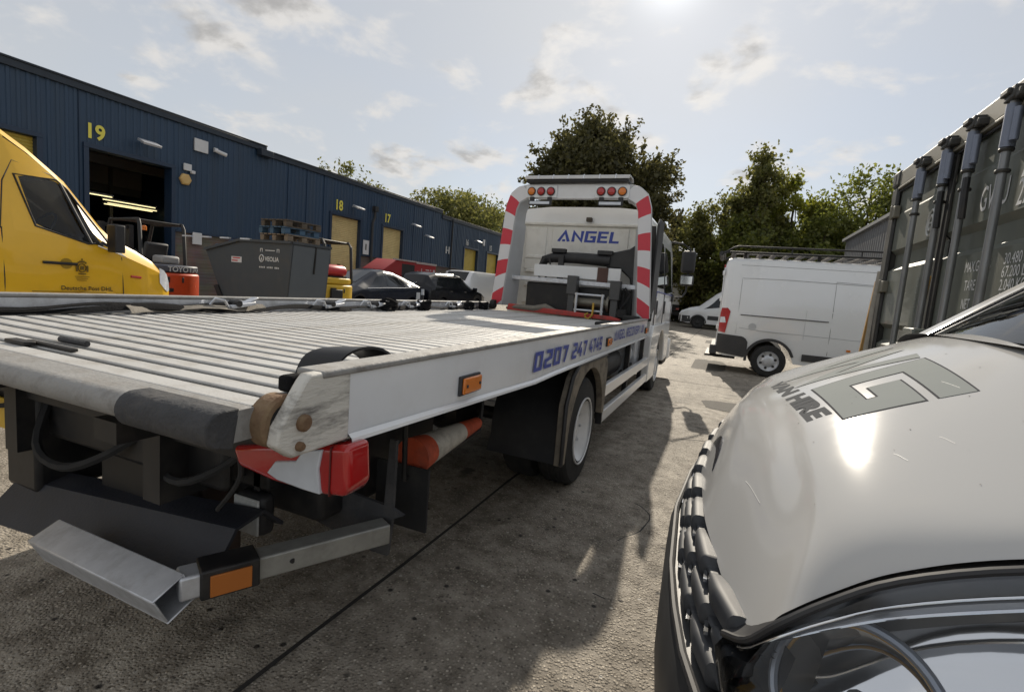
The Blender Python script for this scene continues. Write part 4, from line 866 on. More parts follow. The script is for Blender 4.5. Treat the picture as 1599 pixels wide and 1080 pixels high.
WH2 = mat('cream white cab back', (.78, .77, .73), .4, var=.04, dirt=(.35, .32, .27), dscale=3, damt=.4)
# pressed rear wall: raised panels
def rpanel(x0, x1, z0, z1, d_=.018, m=WH2, par=None):
    mb = MB(); mb.box(x0, x1, CY0 - d_, CY0 - .001, z0, z1); return obj('rear_panel', mb, m, par or cab, bevel=.014, segs=3)
rpanel(cc_ - .985, cc_ + .985, 1.02, 2.36, .014)
mb = MB(); mb.box(cc_ - .90, cc_ + .92, CY0 - .05, CY0 - .014, 2.33, 2.375); obj('rear_seam', mb, WH2, cab, bevel=.012)
rpanel(-2.38, -1.30, 1.88, 2.315, .034)
rpanel(-2.78, -2.46, 1.70, 2.30, .03)
for z in (1.46, 1.66, 1.86, 1.22): 
    mb = MB(); mb.prism([(-2.76, z), (-2.72, z + .05), (-2.50, z + .05), (-2.47, z)], 'y', CY0 - .05, CY0 - .016); obj('pressed_rib', mb, WH2, cab, bevel=.012)
mb = MB(); mb.box(-1.22, -1.14, CY0 - .04, CY0 - .016, 1.8, 2.3); obj('pressed_rib', mb, WH2, cab, bevel=.012)
mb = MB(); mb.box(-1.89, -1.81, CY0 - .10, CY0 - .035, 2.385, 2.445); rc = obj('reversing_camera', mb, mat('camera housing', (.05, .035, .02), .4, var=.2), cab, bevel=.01)
m_ = stroke_mb('ANGEL', .15, (-2.29, CY0, 2.115), (1, 0, 0), UZ, gap=.12, sx=1.3, shear=.10, t=.10, lift=.037); m_.v = [(-2.29 + (a + 2.29)*.86/m_.width, b, c) for a, b, c in m_.v]
obj('company_lettering', m_, BLUE, cab, smooth=0)
mb = MB(); mb.prism([(cc_ + .80, 1.25), (cc_ + .72, 1.12), (cc_ + 1.06, 1.12), (cc_ + 1.06, 1.6), (cc_ + .99, 2.36), (cc_ + .88, 2.36)], 'y', CY0 - .06, CY0 - .02); obj('rear_deflector', mb, BLACK, cab, bevel=.01)
# black deflector fin at the rear corner, grey box under it
for s in (1, -1):
    X = cc_ + s*1.075
    mb = MB(); mb.prism([(CY0 - .34, 1.22), (CY0 - .34, 2.34), (CY0 - .24, 2.42), (CY0 + .12, 2.42), (CY0 + .12, 1.30), (CY0 - .12, 1.22)], 'x', X - s*.03, X); obj('air_deflector', mb, BLACK, cab, bevel=.01)
def cs(y, z, s, o=.006):   # point on the cab side
    a = float(np.interp(z, [.7, 1.0, 1.5, 1.58, 2.2, 2.4], [1.03, 1.06, 1.06, 1.045, .985, .93])); k = float(np.interp(y, [6.9, 7.1, 9.2, 9.6], [.985, 1, 1, .985])); return (cc_ + s*(a*k + o), y, z)
for s in (1, -1):
    for (ya, yb, sl) in ((7.22, 7.98, 0), (8.14, 9.16, .30)):
        mb = MB(); mb.grid([[cs(ya + (yb - ya)*u, 1.58 + (2.24 - 1.58)*v, s) if not sl else cs(ya + (yb - v*sl*.8 - ya)*u, 1.52 + (2.22 - 1.52)*v, s) for u in np.linspace(0, 1, 6)] for v in np.linspace(0, 1, 6)]); obj('side_window', mb, GLASSD, cab)
    for ya in (7.1, 8.06, 9.3):
        mb = MB(); mb.tube([cs(ya, z, s, .003) for z in (1.02, 1.3, 1.5, 1.6, 2.0, 2.3)], .006, 5); obj('door_gap', mb, BLACK, cab)
    for ya in (7.2, 8.14):
        mb = MB(); mb.obox(cs(ya + .06, 1.30, s, .0), ((0, 1, 0), (0, 0, 1), (1, 0, 0)), (.055, .10, .012)); obj('door_handle', mb, BLACK, cab, bevel=.03, segs=3)
    mb = MB(); mb.tube([cs(7.05, 1.44, s, .01), cs(7.08, 1.52, s, .012), cs(9.25, 1.50, s, .012)], .008, 5); obj('blue_side_stripe', mb, BLUE, cab)
    # fender skirt
    mb = MB(); arc = [(8.05 + .60*math.cos(a), .44 + .58*math.sin(a)) for a in np.linspace(PI*1.0, 0.0, 20)]
    X = cc_ + s*1.07; out_ = [(7.0, .34), (7.0, 1.1), (9.2, 1.1), (9.2, .5)]
    mb.prism([(6.86, .30), (6.86, .92), (7.0, 1.06), (9.1, 1.06), (9.1, .44)] + [(8.05 + .53*math.cos(a), .42 + .53*math.sin(a)) for a in np.linspace(0, PI, 20)] + [(7.50, .30)], 'x', X - s*.10, X + s*.02); obj('front_wing', mb, WHITEV, cab, bevel=.02, segs=3)
    mb = MB(); mb.box(X - s*.5, X - s*.02, 9.02, 9.5, .30, .58); obj('cab_step', mb, BLACK, cab, bevel=.03)
mb = MB(); mb.box(cc_ - 1.06, cc_ + 1.06, 9.75, 10.05, .32, .72); obj('front_bumper', mb, WHITE, cab, bevel=.06, segs=3)
mb = MB(); mb.grid([[(cc_ + a*k, float(np.interp(z, [1.55, 1.6, 2.46], [9.90, 9.83, 9.36])) + .015 - .04*abs(k)**3, z) for k in np.linspace(-1, 1, 9)] for z, a in ((1.62, .94), (1.9, .92), (2.15, .88), (2.36, .82))]); obj('windscreen', mb, GLASSD, cab)
# mirrors
for s in (1, -1):
    X = cc_ + s*1.24
    mb = MB(); mb.box(X - .125, X + .115, 9.55, 9.68, 1.93, 2.32); mi = obj('door_mirror', mb, BLACK, cab, bevel=.05, segs=3)
    mb = MB(); mb.box(X - .11, X + .12, 9.52, 9.66, 1.70, 1.90); obj('wide_angle_mirror', mb, BLACK, mi, bevel=.05, segs=3)
    mb = MB(); mb.box(X - .09, X + .10, 9.512, 9.519, 1.73, 1.87); obj('mirror_glass', mb, CHROME, mi, bevel=.002)
    mb = MB(); mb.tube([(cc_ + s*.96, 9.2, 2.42), (cc_ + s*1.12, 9.5, 2.43), (cc_ + s*1.25, 9.62, 2.36), (cc_ + s*1.25, 9.62, 1.6), (cc_ + s*1.2, 9.55, 1.5), (cc_ + s*1.03, 9.2, 1.47)], .016, 8); obj('mirror_arm', mb, BLACK, mi)
    mb = MB(); mb.box(cc_ + s*1.02, cc_ + s*1.09, 9.1, 9.3, 1.40, 1.54); obj('mirror_bracket', mb, BLACK, mi, bevel=.015)

# --- loose straps and ratchets lying along the far rail
XS = XL + .14
def strap_thing(label, pts, w_, m, grp=None):
    mb = MB(); P = []
    for (x, y, z) in pts: q_ = .35 + .3*math.sin(y*5.1 + w_*90); P.append([(x + w_*.35, y, z), (x + w_*.1, y, z + w_*q_*.6), (x - w_*.35, y, z + w_*(.15 + q_*.7))])
    mb.sheet(P, .004); o = obj('ratchet_strap', mb, m, bevel=0); return tag(o, label, 'strap', grp)
def wav(y0, y1, n, x, z, ax, az, seed):
    r = random.Random(seed); return [(x + ax*math.sin(i*.9 + seed) + r.uniform(-.01, .01), y0 + (y1 - y0)*i/(n - 1), DZ + .006 + abs(z + az*math.sin(i*.7 + seed*2))) for i in range(n)]
strap_thing('long black strap draped along the foot of the far rail', wav(.8, 3.4, 24, XS - .0, .01, .02, .012, 1), .055, STRAPB)
strap_thing('second black strap curling higher against the far rail', wav(.8, 2.3, 18, XS - .02, .03, .012, .015, 4), .04, STRAPB)
strap_thing('wide faded tan strap bundled at mid deck by the far rail', wav(1.65, 2.55, 12, XS + .01, .01, .03, .02, 2), .075, STRAPG)
strap_thing('black strap running forward along the far rail to the headboard', wav(3.3, 6.1, 26, XS, .012, .02, .012, 3), .06, STRAPB)
def ratchet(y, label, k):
    t = thing('ratchet_buckle', label, 'ratchet', (XS, y, DZ + .02), world=True, group=None); r = random.Random(k)
    mb = MB(); mb.obox((XS, y, DZ + .05), ((0, 1, .15), (1, 0, 0), (0, -.15, 1)), (.09, .035, .012)); mb.obox((XS, y + .05, DZ + .07), ((0, .9, .4), (1, 0, 0), (0, -.4, .9)), (.07, .028, .008)); obj('buckle_frame', mb, GALV, t, bevel=.006)
    mb = MB(); mb.lathe([(.022, -.04), (.022, .04)], (XS, y - .04, DZ + .06), 'x', 12); obj('ratchet_spool', mb, BLACKM, t)
    mb = MB(); mb.tube([(XS + .02, y - .1, DZ + .03), (XS + .03, y - .14, DZ + .08), (XS, y - .18, DZ + .09), (XS - .02, y - .2, DZ + .05)], .009, 6); obj('wire_hook', mb, GALV, t)
for i, (y, lb_) in enumerate(((2.35, 'steel ratchet with wire hook on the tan strap bundle'), (3.2, 'bright ratchet on the far rail beside the yellow forklift'), (3.75, 'tangled ratchet lying between the bright one and the black bundle'), (4.35, 'large ratchet on the rail below the dark hatchback'), (5.2, 'small ratchet nearest the striped headboard'))): ratchet(y, lb_, i)
def bundle(y, label, k, s=1.):
    mb = MB(); r = random.Random(k)
    for q in range(5):
        a0 = r.uniform(0, 6); pts = [(XS + .02 + s*.05*math.cos(a0 + a)*(1 + .2*q*.2), y + s*.10*math.sin(a0 + a), DZ + .02 + s*(.018*q + .02*math.sin(2*a + a0))) for a in np.linspace(0, 6.0, 14)]; mb.tube(pts, .013, 6)
    tag(obj('strap_bundle', mb, STRAPB), label, 'strap')
bundle(3.9, 'coiled black strap at mid deck by the far rail', 1); bundle(4.5, 'coiled black strap by the large ratchet', 2, .9); bundle(5.5, 'coiled black strap near the headboard foot', 3, .8); bundle(5.9, 'last coiled black strap in the deck corner', 4, .8)
# black wheel strap hump beside the near rail
t = thing('wheel_strap', 'black padded wheel strap humped on the deck by the near rail end', 'strap', (-1.0, 1.15, DZ), world=True)
mb = MB(); P = []
for a in np.linspace(0, PI, 16):
    r = .105; P.append([(-1.06 + .004*math.sin(a*5) - .03*math.cos(a), 1.16 - r*math.cos(a) - .0, DZ + .004 + .075*math.sin(a)**.8), (-.955 - .03*math.cos(a), 1.20 - r*math.cos(a)*.95, DZ + .006 + .082*math.sin(a)**.8)])
mb.sheet(P, .008); obj('strap_pad', mb, mat('black rubberised strap', (.014, .014, .015), .42, var=.3), t)
mb = MB(); P = []
for a in np.linspace(.1, PI, 10): P.append([(-.95, 1.22 - .06*math.cos(a), DZ + .004 + .06*math.sin(a)), (-.935, 1.22 - .06*math.cos(a), DZ + .004 + .06*math.sin(a))])
mb.grid(P); obj('strap_loop', mb, STRAPB, t)
mb = MB(); mb.box(-1.03, -.965, 1.29, 1.52, DZ + .002, DZ + .012); obj('strap_tail', mb, STRAPB, t)
mb = MB(); mb.box(-.99, -.945, .90, 1.05, DZ + .003, DZ + .045); obj('strap_end', mb, STRAPB, t, bevel=.01)
mb = MB(); mb.box(-1.2, -.96, 5.0, 5.6, DZ + .002, DZ + .04); tag(obj('rubber_mat', mb, RUBBER, bevel=.012), 'flat black rubber pad on the deck by the near rail front', 'mat')
# ================================================================ FOREGROUND HIRE VAN (faces -X, nose at X ~ 0, centre line Y = 1.95)
VC = 1.95; VK = 1.0
FV = thing('hire_van', 'white hire van in the near right corner with grey lettering on its bonnet', 'van', (2.6, 1.95, 0), world=True); made0 = set(bpy.data.objects)
crease = [(.70, 1.0, 1.195), (.458, 1.0, 1.125), (.343, 1.0, 1.090), (.270, 1.0, 1.062), (.217, 1.04, 1.039), (.192, 1.15, 1.022), (.149, 1.345, 1.029), (.115, 1.56, 1.026), (.092, 1.75, 1.036), (.086, VC - .03, 1.034)]
lip = [(.70, .93, 1.145), (.441, .925, 1.079), (.297, .92, 1.018), (.211, .915, .958), (.150, .922, .897), (.114, .962, .828), (.075, 1.12, .800), (.046, 1.28, .802), (.012, 1.50, .808), (-.011, VC - .03, .790)]
def cat_(pts, n):   # Catmull-Rom resample
    P = [Vector(p) for p in pts]; P = [P[0]*2 - P[1]] + P + [P[-1]*2 - P[-2]]; m = len(pts) - 1; out_ = []
    for i in range(n + 1):
        t = i/n*m; k = min(int(t), m - 1); f = t - k; a, b, c, d = P[k:k + 4]
        out_.append(.5*((2*b) + (c - a)*f + (2*a - 5*b + 4*c - d)*f*f + (3*b - a - 3*c + d)*f**3))
    return out_
_zk = [(.0, .80), (.03, .925), (.086, 1.036), (.13, 1.083), (.218, 1.140), (.30, 1.190), (.394, 1.241), (.5, 1.292), (.598, 1.337), (.69, 1.374), (.80, 1.405)]
_zx = np.array([k[0] for k in _zk]); _zz = np.array([k[1] for k in _zk]); _sl = np.gradient(_zz, _zx)
def zc(x):      # cubic Hermite through the measured profile
    k = int(np.clip(np.searchsorted(_zx, x) - 1, 0, len(_zx) - 2)); h_ = _zx[k + 1] - _zx[k]; t = (x - _zx[k])/h_
    return float((2*t**3 - 3*t*t + 1)*_zz[k] + (t**3 - 2*t*t + t)*h_*_sl[k] + (3*t*t - 2*t**3)*_zz[k + 1] + (t**3 - t*t)*h_*_sl[k + 1])
mir = lambda p: Vector((p.x, 2*VC - p.y, p.z))
NS = 80; Cn = cat_(crease, NS); Ln_ = cat_(lip, NS)
rows = []; NW = 44; SK = 12
for i in range(NS + 1):
    c = Cn[i]; l_ = Ln_[i]; c2 = mir(c); l2 = mir(l_); row = []; tg_ = Cn[min(NS, i + 2)] - Cn[max(0, i - 2)]; o_n = Vector((-tg_.y*.8, tg_.x, 0)); o_n.normalize(); o_n = (o_n + Vector((0, 0, .25))).normalized()
    for q in range(SK): f = q/SK; row.append(l_.lerp(c, f) + o_n*(.007*math.sin(PI*f)))
    for q in range(NW + 1):
        f = q/NW; s_ = 2*f - 1; p = c.lerp(c2, f); d_ = max(0, zc(p.x) - c.z); p.z += d_*(1 - abs(s_)**2.1)*min(1, (abs(c.y - VC)/.22))
        row.append(p)
    o_m = Vector((o_n.x, -o_n.y, o_n.z))
    for q in range(SK - 1, -1, -1): f = q/SK; row.append(l2.lerp(c2, f) + o_m*(.007*math.sin(PI*f)))
    rows.append(row)
G_ = np.array([[list(p) for p in r] for r in rows])
for it in range(18):   # relax the net so the shoulder is rolled, not folded
    H_ = G_.copy(); H_[1:-1, 1:-1] = .4*G_[1:-1, 1:-1] + .15*(G_[:-2, 1:-1] + G_[2:, 1:-1] + G_[1:-1, :-2] + G_[1:-1, 2:]); H_[-1, 1:-1] = .6*G_[-1, 1:-1] + .2*(G_[-1, :-2] + G_[-1, 2:]); H_[0, 1:-1] = .6*G_[0, 1:-1] + .2*(G_[0, :-2] + G_[0, 2:]); G_ = H_
mb = MB(); mb.grid([[tuple(p) for p in r] for r in G_]); nr_ = len(rows[0]); b0 = NS*nr_
for q in range(nr_//2 - 1): mb.face((b0 + q, b0 + q + 1, b0 + nr_ - 2 - q, b0 + nr_ - 1 - q))
BON = mat('pearl white bonnet', (.47, .466, .456), .11, var=.015, scale=3, spec=.38, dirt=(.5, .47, .42), dscale=3, damt=.10)
bon = obj('bonnet', mb, BON, FV, smooth=180)
bvh = BVHTree.FromPolygons([Vector(v) for v in mb.v], mb.f)
def drop(x, y, lift=.002):
    h = bvh.ray_cast(Vector((x, y, 3)), Vector((0, 0, -1)))
    return tuple(h[0] + h[1]*(lift if h[1].z > 0 else -lift)) if h[0] else None
# bonnet lettering, conformed to the panel
def conform(mbx, name, m_, lift, parent, cuts=6):
    bm = bmesh.new(); vs_ = [bm.verts.new(v) for v in mbx.v]
    for f in mbx.f:
        try: bm.faces.new([vs_[i] for i in f])
        except ValueError: pass
    bmesh.ops.triangulate(bm, faces=bm.faces)
    for it in range(5):
        ed = [e for e in bm.edges if e.calc_length() > .016]
        if not ed: break
        bmesh.ops.subdivide_edges(bm, edges=ed, cuts=1); bmesh.ops.triangulate(bm, faces=bm.faces)
    o_ = MB(); bm.verts.index_update(); bad = False
    for v in bm.verts:
        p = drop(v.co.x, v.co.y, lift); o_.v.append(p if p else tuple(v.co))
    for f in bm.faces: o_.face([v.index for v in f.verts])
    bm.free(); return obj(name, o_, m_, parent, smooth=180)
LETG = mat('grey bonnet lettering', (.13, .132, .135), .8, var=.05, spec=.0); LETD = mat('dark lettering outline', (.09, .09, .095), .8, var=.1, spec=.0); LETL = mat('silver lettering fill', (.31, .325, .315), .8, var=.06, spec=.0)
def bonnet_flat(s, size, sx, bold):   # flat text -> (right = -Y, up = +X)
    m = text_mb(s, size, (0, 0, 0), (1, 0, 0), (0, 1, 0), sx=sx, bold=bold, lift=0); xs = [v[0] for v in m.v]; ys = [v[1] for v in m.v]; return m, min(xs), max(xs), min(ys), max(ys)
def lay(s, size, sx, bold, fn, name, m_, lift):
    m, a, b, c, d = bonnet_flat(s, size, sx, bold); m.v = [fn((v[0] - a)/(b - a), (v[1] - c)/(d - c)) for v in m.v]; return conform(m, name, m_, lift, bon)
def f_small(u, v): y = 2.10 - u*.62; return (.184 + .043*u**1.3 + v*(.041 + .013*u), y, 0)
lay('VAN HIRE', .1, 1.0, .006, f_small, 'bonnet_lettering', LETG, .0008)
GL['g'] = (1.0, [([(1.0, .86), (.14, .86), (.14, .14), (.86, .14), (.86, .50), (.46, .50)], 0)]); GL['w'] = (1.0, [([(.07, 1.0), (.25, .12), (.50, .80), (.75, .12), (.93, 1.0)], 0)])
def wg_lay(ch, ya, yb, t_, m_, lift, name):
    m = stroke_mb(ch, 1.0, (0, 0, 0), (1, 0, 0), (0, 1, 0), t=t_, lift=0)
    q_ = []
    for a, b, c in m.v: y = ya + (yb - ya)*a; f = (2.13 - y)/.71; q_.append((.246 + .046*f + b*(.285 - .040*f), y, 0))
    m.v = q_; conform(m, name, m_, lift, bon)
for ch, ya, yb, t0 in (('w', 2.13, 1.79, .085), ('g', 1.765, 1.42, .13)):
    wg_lay(ch, ya, yb, t0 + .016, LETD, .0006, 'letter_outline'); wg_lay(ch, ya, yb, t0, LETL, .0011, 'bonnet_lettering')
# scratches
mb = MB(); sc = []
for (xa, ya, xb, yb) in ((.10, 1.40, .125, 1.26), (.42, 1.24, .435, 1.21), (.50, 1.52, .515, 1.46), (.34, 1.20, .355, 1.17)):
    P = []
    for k in range(9):
        f = k/8; a = drop(xa + (xb - xa)*f, ya + (yb - ya)*f + .003*math.sin(f*5), .0012); b = drop(xa + (xb - xa)*f + .0007, ya + (yb - ya)*f + .003*math.sin(f*5), .0012)
        if a and b: P.append([a, b])
    if len(P) > 2: mb.grid(P)
obj('scratch', mb, mat('bare scratch', (.85, .84, .8), .5), bon, smooth=0)
mb = MB(); rng = random.Random(5)
for k in range(26):
    x = rng.uniform(.2, .6); y = rng.uniform(1.06, 2.0); p = drop(x, y, .0012)
    if p:
        r = rng.uniform(.0008, .0026); b = len(mb.v); mb.v += [(p[0] - r, p[1] - r*.6, p[2]), (p[0] + r, p[1] - r*.5, p[2]), (p[0] + r*.7, p[1] + r, p[2]), (p[0] - r*.8, p[1] + r*.7, p[2])]; mb.face((b, b + 1, b + 2, b + 3))
obj('stone_chips', mb, INK, bon, smooth=0)
# badge slot on the bonnet nose
mb = MB(); P = []
for f in np.linspace(0, 1, 9):
    y = VC + .10 - f*.34; zz = .872 + .03*math.sin(PI*f); h = bvh.ray_cast(Vector((-1, y, zz)), Vector((1, 0, 0))); h2 = bvh.ray_cast(Vector((-1, y, zz + .035*math.sin(PI*f)**.6 + .006)), Vector((1, 0, 0)))
    if h[0] and h2[0]: P.append([tuple(h[0] - Vector((.003, 0, 0))), tuple(h2[0] - Vector((.003, 0, 0)))])
mb.sheet(P, .002); obj('badge_slot', mb, mat('badge recess', (.012, .014, .03), .15, var=.2, coat=.8), bon, smooth=60)
# --- grille: three rows of faceted grey lumps on slats, stepping back at the bumper
GRM = mat('graphite grille plastic', (.055, .058, .064), .55, spec=.3, var=.12, scale=20)
def nose_x(y, z):   # plan curve of the nose
    e = abs(y - VC); base = float(np.interp(e, [0, .45, .67, .85, 1.0, 1.06], [-.028, -.004, .024, .056, .098, .138])); return base + float(np.interp(z, [.55, .63, .70, .76, .82], [-.03, -.028, -.018, .0, .012]))
rowsg = [(.768, .035, .0), (.714, .036, .5), (.660, .036, 0.)]
for ri, (zr0, hh, ph) in enumerate(rowsg):
    z0 = zr0
    pitch_ = .25; mb = MB(); P = []
    ys2 = np.linspace(VC - 1.0, VC + 1.0, 380)
    for y in ys2:
        u = ((y - VC)/pitch_ + ph) % 1.0; k = float(np.interp(u, [0, .17, .21, .60, .97, 1], [0, 0, .95, 1, .45, 0])); k = k*k*(3 - 2*k); x = nose_x(y, z0)
        up = .006 + .022*k; dn = .006 + .021*k; pr = .004 + .015*k; z0 = zr0 + .032*(abs(y - VC)/1.0)**3
        P.append([(x + .05, y, z0 + up*.9)] + [(x + .01 - (pr + .008)*math.sin(a)**.45, y, z0 + (up if math.cos(a) > 0 else dn)*math.copysign(abs(math.cos(a))**.7, math.cos(a))) for a in np.linspace(.05, PI - .05, 9)] + [(x + .05, y, z0 - dn*.9)])
    mb.grid(P); sl_ = obj('grille_slat', mb, GRM, FV, smooth=45)
    for q in range(-4, 5):
        mb = MB()
        y = VC + (q + .06 - ph)*pitch_
        z0 = zr0 + .032*(abs(y - VC)/1.0)**3
        if abs(y - VC) < .93: x = nose_x(y, z0); mb.box(x - .014, x - .006, y - .020, y + .022, z0 - .012, z0 - .004); obj('chrome_insert', mb, CHROME, sl_, smooth=0)
mb = MB(); mb.grid([[(nose_x(y, z) + .055, y, z) for y in np.linspace(VC - 1.02, VC + 1.02, 40)] for z in (.42, .55, .66, .72, .78, .82)]); obj('grille_backing', mb, BLACK, FV)
# bumper: black upper edge, then painted lower part
mb = MB(); P = []
for y in np.linspace(VC - 1.05, VC + 1.05, 60):
    P.append([(nose_x(y, .60) + dx, y, z + .03*(abs(y - VC)/1.05)**3) for dx, z in ((.10, .625), (.0, .625), (-.03, .615), (-.042, .595), (-.047, .48), (-.045, .36), (-.02, .24), (.1, .22))])
mb.grid(P); obj('bumper', mb, mat('dark bumper plastic', (.035, .036, .038), .5, var=.2), FV, smooth=40)
mb = MB(); P = [(nose_x(y, .63) - .026, y, .630 + .03*abs((y - VC)/1.05)**3) for y in np.linspace(VC - 1.02, VC + 1.02, 50)]; mb.tube(P, .010, 8); obj('bumper_trim', mb, BLACK, FV)
# --- headlights
for s in (-1, 1):
    def hy(y): return y if s < 0 else 2*VC - y
    def hp(p): q = 1.0; return (p[0]*q, hy(p[1]*q), 1.4 - (1.4 - p[2])*q)
    # lens outline: top edge along bonnet lip (nose -> rear), bottom edge down the wing
    top = cat_([(.072, .985, .790), (.106, .925, .828), (.146, .897, .890), (.208, .897, .948), (.294, .902, 1.008), (.438, .907, 1.068), (.655, .912, 1.125), (.74, .93, 1.15)], 28)
    botm = cat_([(.055, .985, .760), (.075, .93, .70), (.11, .87, .645), (.17, .815, .62), (.27, .775, .62), (.42, .765, .68), (.60, .790, .86), (.74, .86, 1.08)], 28)
    lens = []; house = []; rimv = []
    for i in range(29):
        a = top[i]; b = botm[i]; col = []; hc = []
        for q in range(13):
            f = q/12; p = a.lerp(b, f); bulge = .065*math.sin(PI*f)*min(1, i/6.)*min(1, (28 - i)/5.); p2 = p + Vector((-.45, -.85, .2)).normalized()*bulge; col.append(hp(p2))
            dp = .16*math.sin(PI*min(1, max(0, f)))**.55*min(1, i/7.)*min(1, (28 - i)/6.); hc.append(hp(p + Vector((.45, .85, -.1)).normalized()*dp))
        lens.append(col); house.append(hc)
    mb = MB(); mb.grid(house); hl = obj('headlight', mb, mat('headlight housing', (.10, .10, .10), .35, .3, var=.3, scale=14), FV, smooth=60)
    mb = MB(); mb.grid(lens); obj('headlight_lens', mb, mat_glass('clear headlight lens', (.97, .98, 1.), .93, .004), hl, smooth=180)
    mb = MB(); mb.tube([hp(p + Vector((-.004, -.004, .003))) for p in top], .007, 8); obj('headlight_seal', mb, BLACK, hl)
    mb = MB(); P = []
    for i in range(29): P.append([hp(top[i] + Vector((.0, -.002, .004))), hp(top[i] + Vector((.006, .06, -.002)))])
    mb.grid(P); obj('bonnet_gap', mb, BLACK, hl)
    # bezels along the top edge
    mb = MB(); P = [[hp(top[i].lerp(botm[i], .085) + Vector((-.004, -.010, .002))), hp(top[i].lerp(botm[i], .15) + Vector((.02, .04, -.0)))] for i in range(3, 28)]; mb.sheet(P, .003); obj('lamp_bezel', mb, mat('satin bezel', (.10, .105, .115), .3, .4, var=.1), hl)
    mb = MB(); mb.tube([hp(top[i].lerp(botm[i], .075) + Vector((-.006, -.014, .003))) for i in range(3, 28)], .0022, 6); mb.tube([hp(top[i].lerp(botm[i], .155) + Vector((.018, .036, .0))) for i in range(3, 28)], .003, 6); obj('bezel_bead', mb, CHROME, hl)
    # main reflector bowl and shroud ring
    def bowl(c, ax, r, dep, name, m_, rim_m, rw=.018):
        c = Vector(c); ax = Vector(ax).normalized(); mbx = MB(); prof = [(r*math.sin(a), dep*(1 - math.cos(a))/(1) - dep) for a in np.linspace(.08, PI/2, 10)]
        u_ = ax.orthogonal().normalized(); v_ = ax.cross(u_); b0 = 0
        for rr, hh in prof:
            for k in range(36): a = 2*PI*k/36; mbx.v.append(hp(c + ax*(hh) + (u_*math.cos(a) + v_*math.sin(a))*rr))
        for i in range(len(prof) - 1):
            for k in range(36): mbx.face((i*36 + k, i*36 + (k + 1) % 36, (i + 1)*36 + (k + 1) % 36, (i + 1)*36 + k))
        bo = obj(name, mbx, m_, hl, smooth=60)
        mbx = MB(); mbx.tube([hp(c + (u_*math.cos(a) + v_*math.sin(a))*(r + rw*.3)) for a in np.linspace(0, 2*PI, 48, endpoint=False)], rw, 8, closed=True); obj(name + '_ring', mbx, rim_m, hl)
        return bo
    REFL = mat('reflector', (.60, .60, .60), .16, 1., var=.1)
    bowl((.262, .905, .790), (-.42, -.84, .36), .118, .10, 'reflector_bowl', mat('grey reflector bowl', (.30, .29, .275), .28, .55, var=.15), mat('blue grey shroud', (.30, .33, .38), .3, .5, var=.08), .008)
    ax_ = Vector((-.42, -.84, .36)).normalized(); u_ = ax_.orthogonal().normalized(); v_ = ax_.cross(u_)
    mb = MB(); mb.tube([hp(Vector((.262, .905, .790)) - ax_*.006 + (u_*math.cos(a) + v_*math.sin(a))*.112) for a in np.linspace(0, 2*PI, 40, endpoint=False)], .003, 6, closed=True); obj('amber_bead', mb, mat('dull amber', (.42, .24, .05), .4), hl)
    mb = MB(); cb0 = Vector((.262, .905, .790)) - ax_*.06; mb.beam(cb0 - u_*.045 - v_*.02, cb0 + u_*.05 - v_*.02, .012, .05); mb.tube([cb0 - ax_*.03, cb0 + ax_*.045], .019, 12); obj('bulb_shield', mb, mat('bulb shield', (.10, .095, .09), .3, .5), hl)
    mb = MB(); P = []
    for i in range(11, 28):
        row = []
        for q in range(9):
            f = .17 + .66*q/8; p = top[i].lerp(botm[i], f); dp = .125 - .105*q/8 + .012*math.sin(PI*i/17.); row.append(hp(p + Vector((.4, .85, -.35)).normalized()*dp))
        P.append(row)
    mb.grid(P); obj('mirror_reflector', mb, mat('bright reflector', (.86, .87, .88), .05, 1., var=.03), hl, smooth=180)
# bring the nose to full size about the eye point
for o_ in set(bpy.data.objects) - made0:
    if o_.type != 'MESH': continue
    n_ = len(o_.data.vertices); co = np.empty(n_*3); o_.data.vertices.foreach_get('co', co); co = co.reshape(-1, 3); c_ = np.array([0, 0, 1.4]) - np.array(FV.location); co = c_ + (co - c_)*VK; o_.data.vertices.foreach_set('co', co.ravel()); o_.data.update()
for s in (-1, 1):
    def hy(y): return y if s < 0 else 2*VC - y
    # wing panel under and behind the lamp, wheel arch, wheel
    mbw = MB(); P = []
    for i, x in enumerate(np.linspace(.12, 1.06, 30)):
        zt_ = float(np.interp(x, [.12, .2, .3, .45, .6, .76, 1.12], [.64, .61, .61, .68, .85, 1.12, 1.24])); arch = .0
        zb_ = .33; d = abs(x - .86)
        if d < .40: zb_ = .36 + math.sqrt(max(0, .40**2 - d*d))
        yt = float(np.interp(x, [.12, .2, .3, .45, .6, .76, 1.12], [.88, .825, .80, .79, .815, .92, .96])); yb = float(np.interp(x, [.12, .3, .5, 1.12], [.94, .82, .79, .86]))
        zb_ = min(zb_, zt_ - .03); P.append([(x, hy(yb), zb_), (x, hy(yb - .01), zb_*.5 + zt_*.5), (x, hy(yt), zt_)])
    mbw.grid(P); wg = obj('front_wing', mbw, BON, FV, smooth=60)
    wv = MB(); prof = [(.19, 0), (.31, -.012), (.333, -.03), (.34, -.05), (.34, -.17), (.333, -.19), (.31, -.21), (.19, -.22)]
    wv.lathe([(a, -h*s*-1 if s < 0 else h) for a, h in [(r, -hh) if s < 0 else (r, hh) for r, hh in prof]] if False else [(r, (-hh if s < 0 else hh)) for r, hh in prof], (.86, hy(.88), .34), 'x' if False else 'y', 32, cap=False); whl = obj('wheel', wv, RUBBER, FV)
    rv = MB(); rv.lathe([(.20, (.02 if s < 0 else -.02)), (.17, (.035 if s < 0 else -.035)), (.12, (.03 if s < 0 else -.03)), (.05, 0), (0, 0)], (.86, hy(.88), .34), 'y', 32, cap=False); obj('rim', rv, GALV, whl)
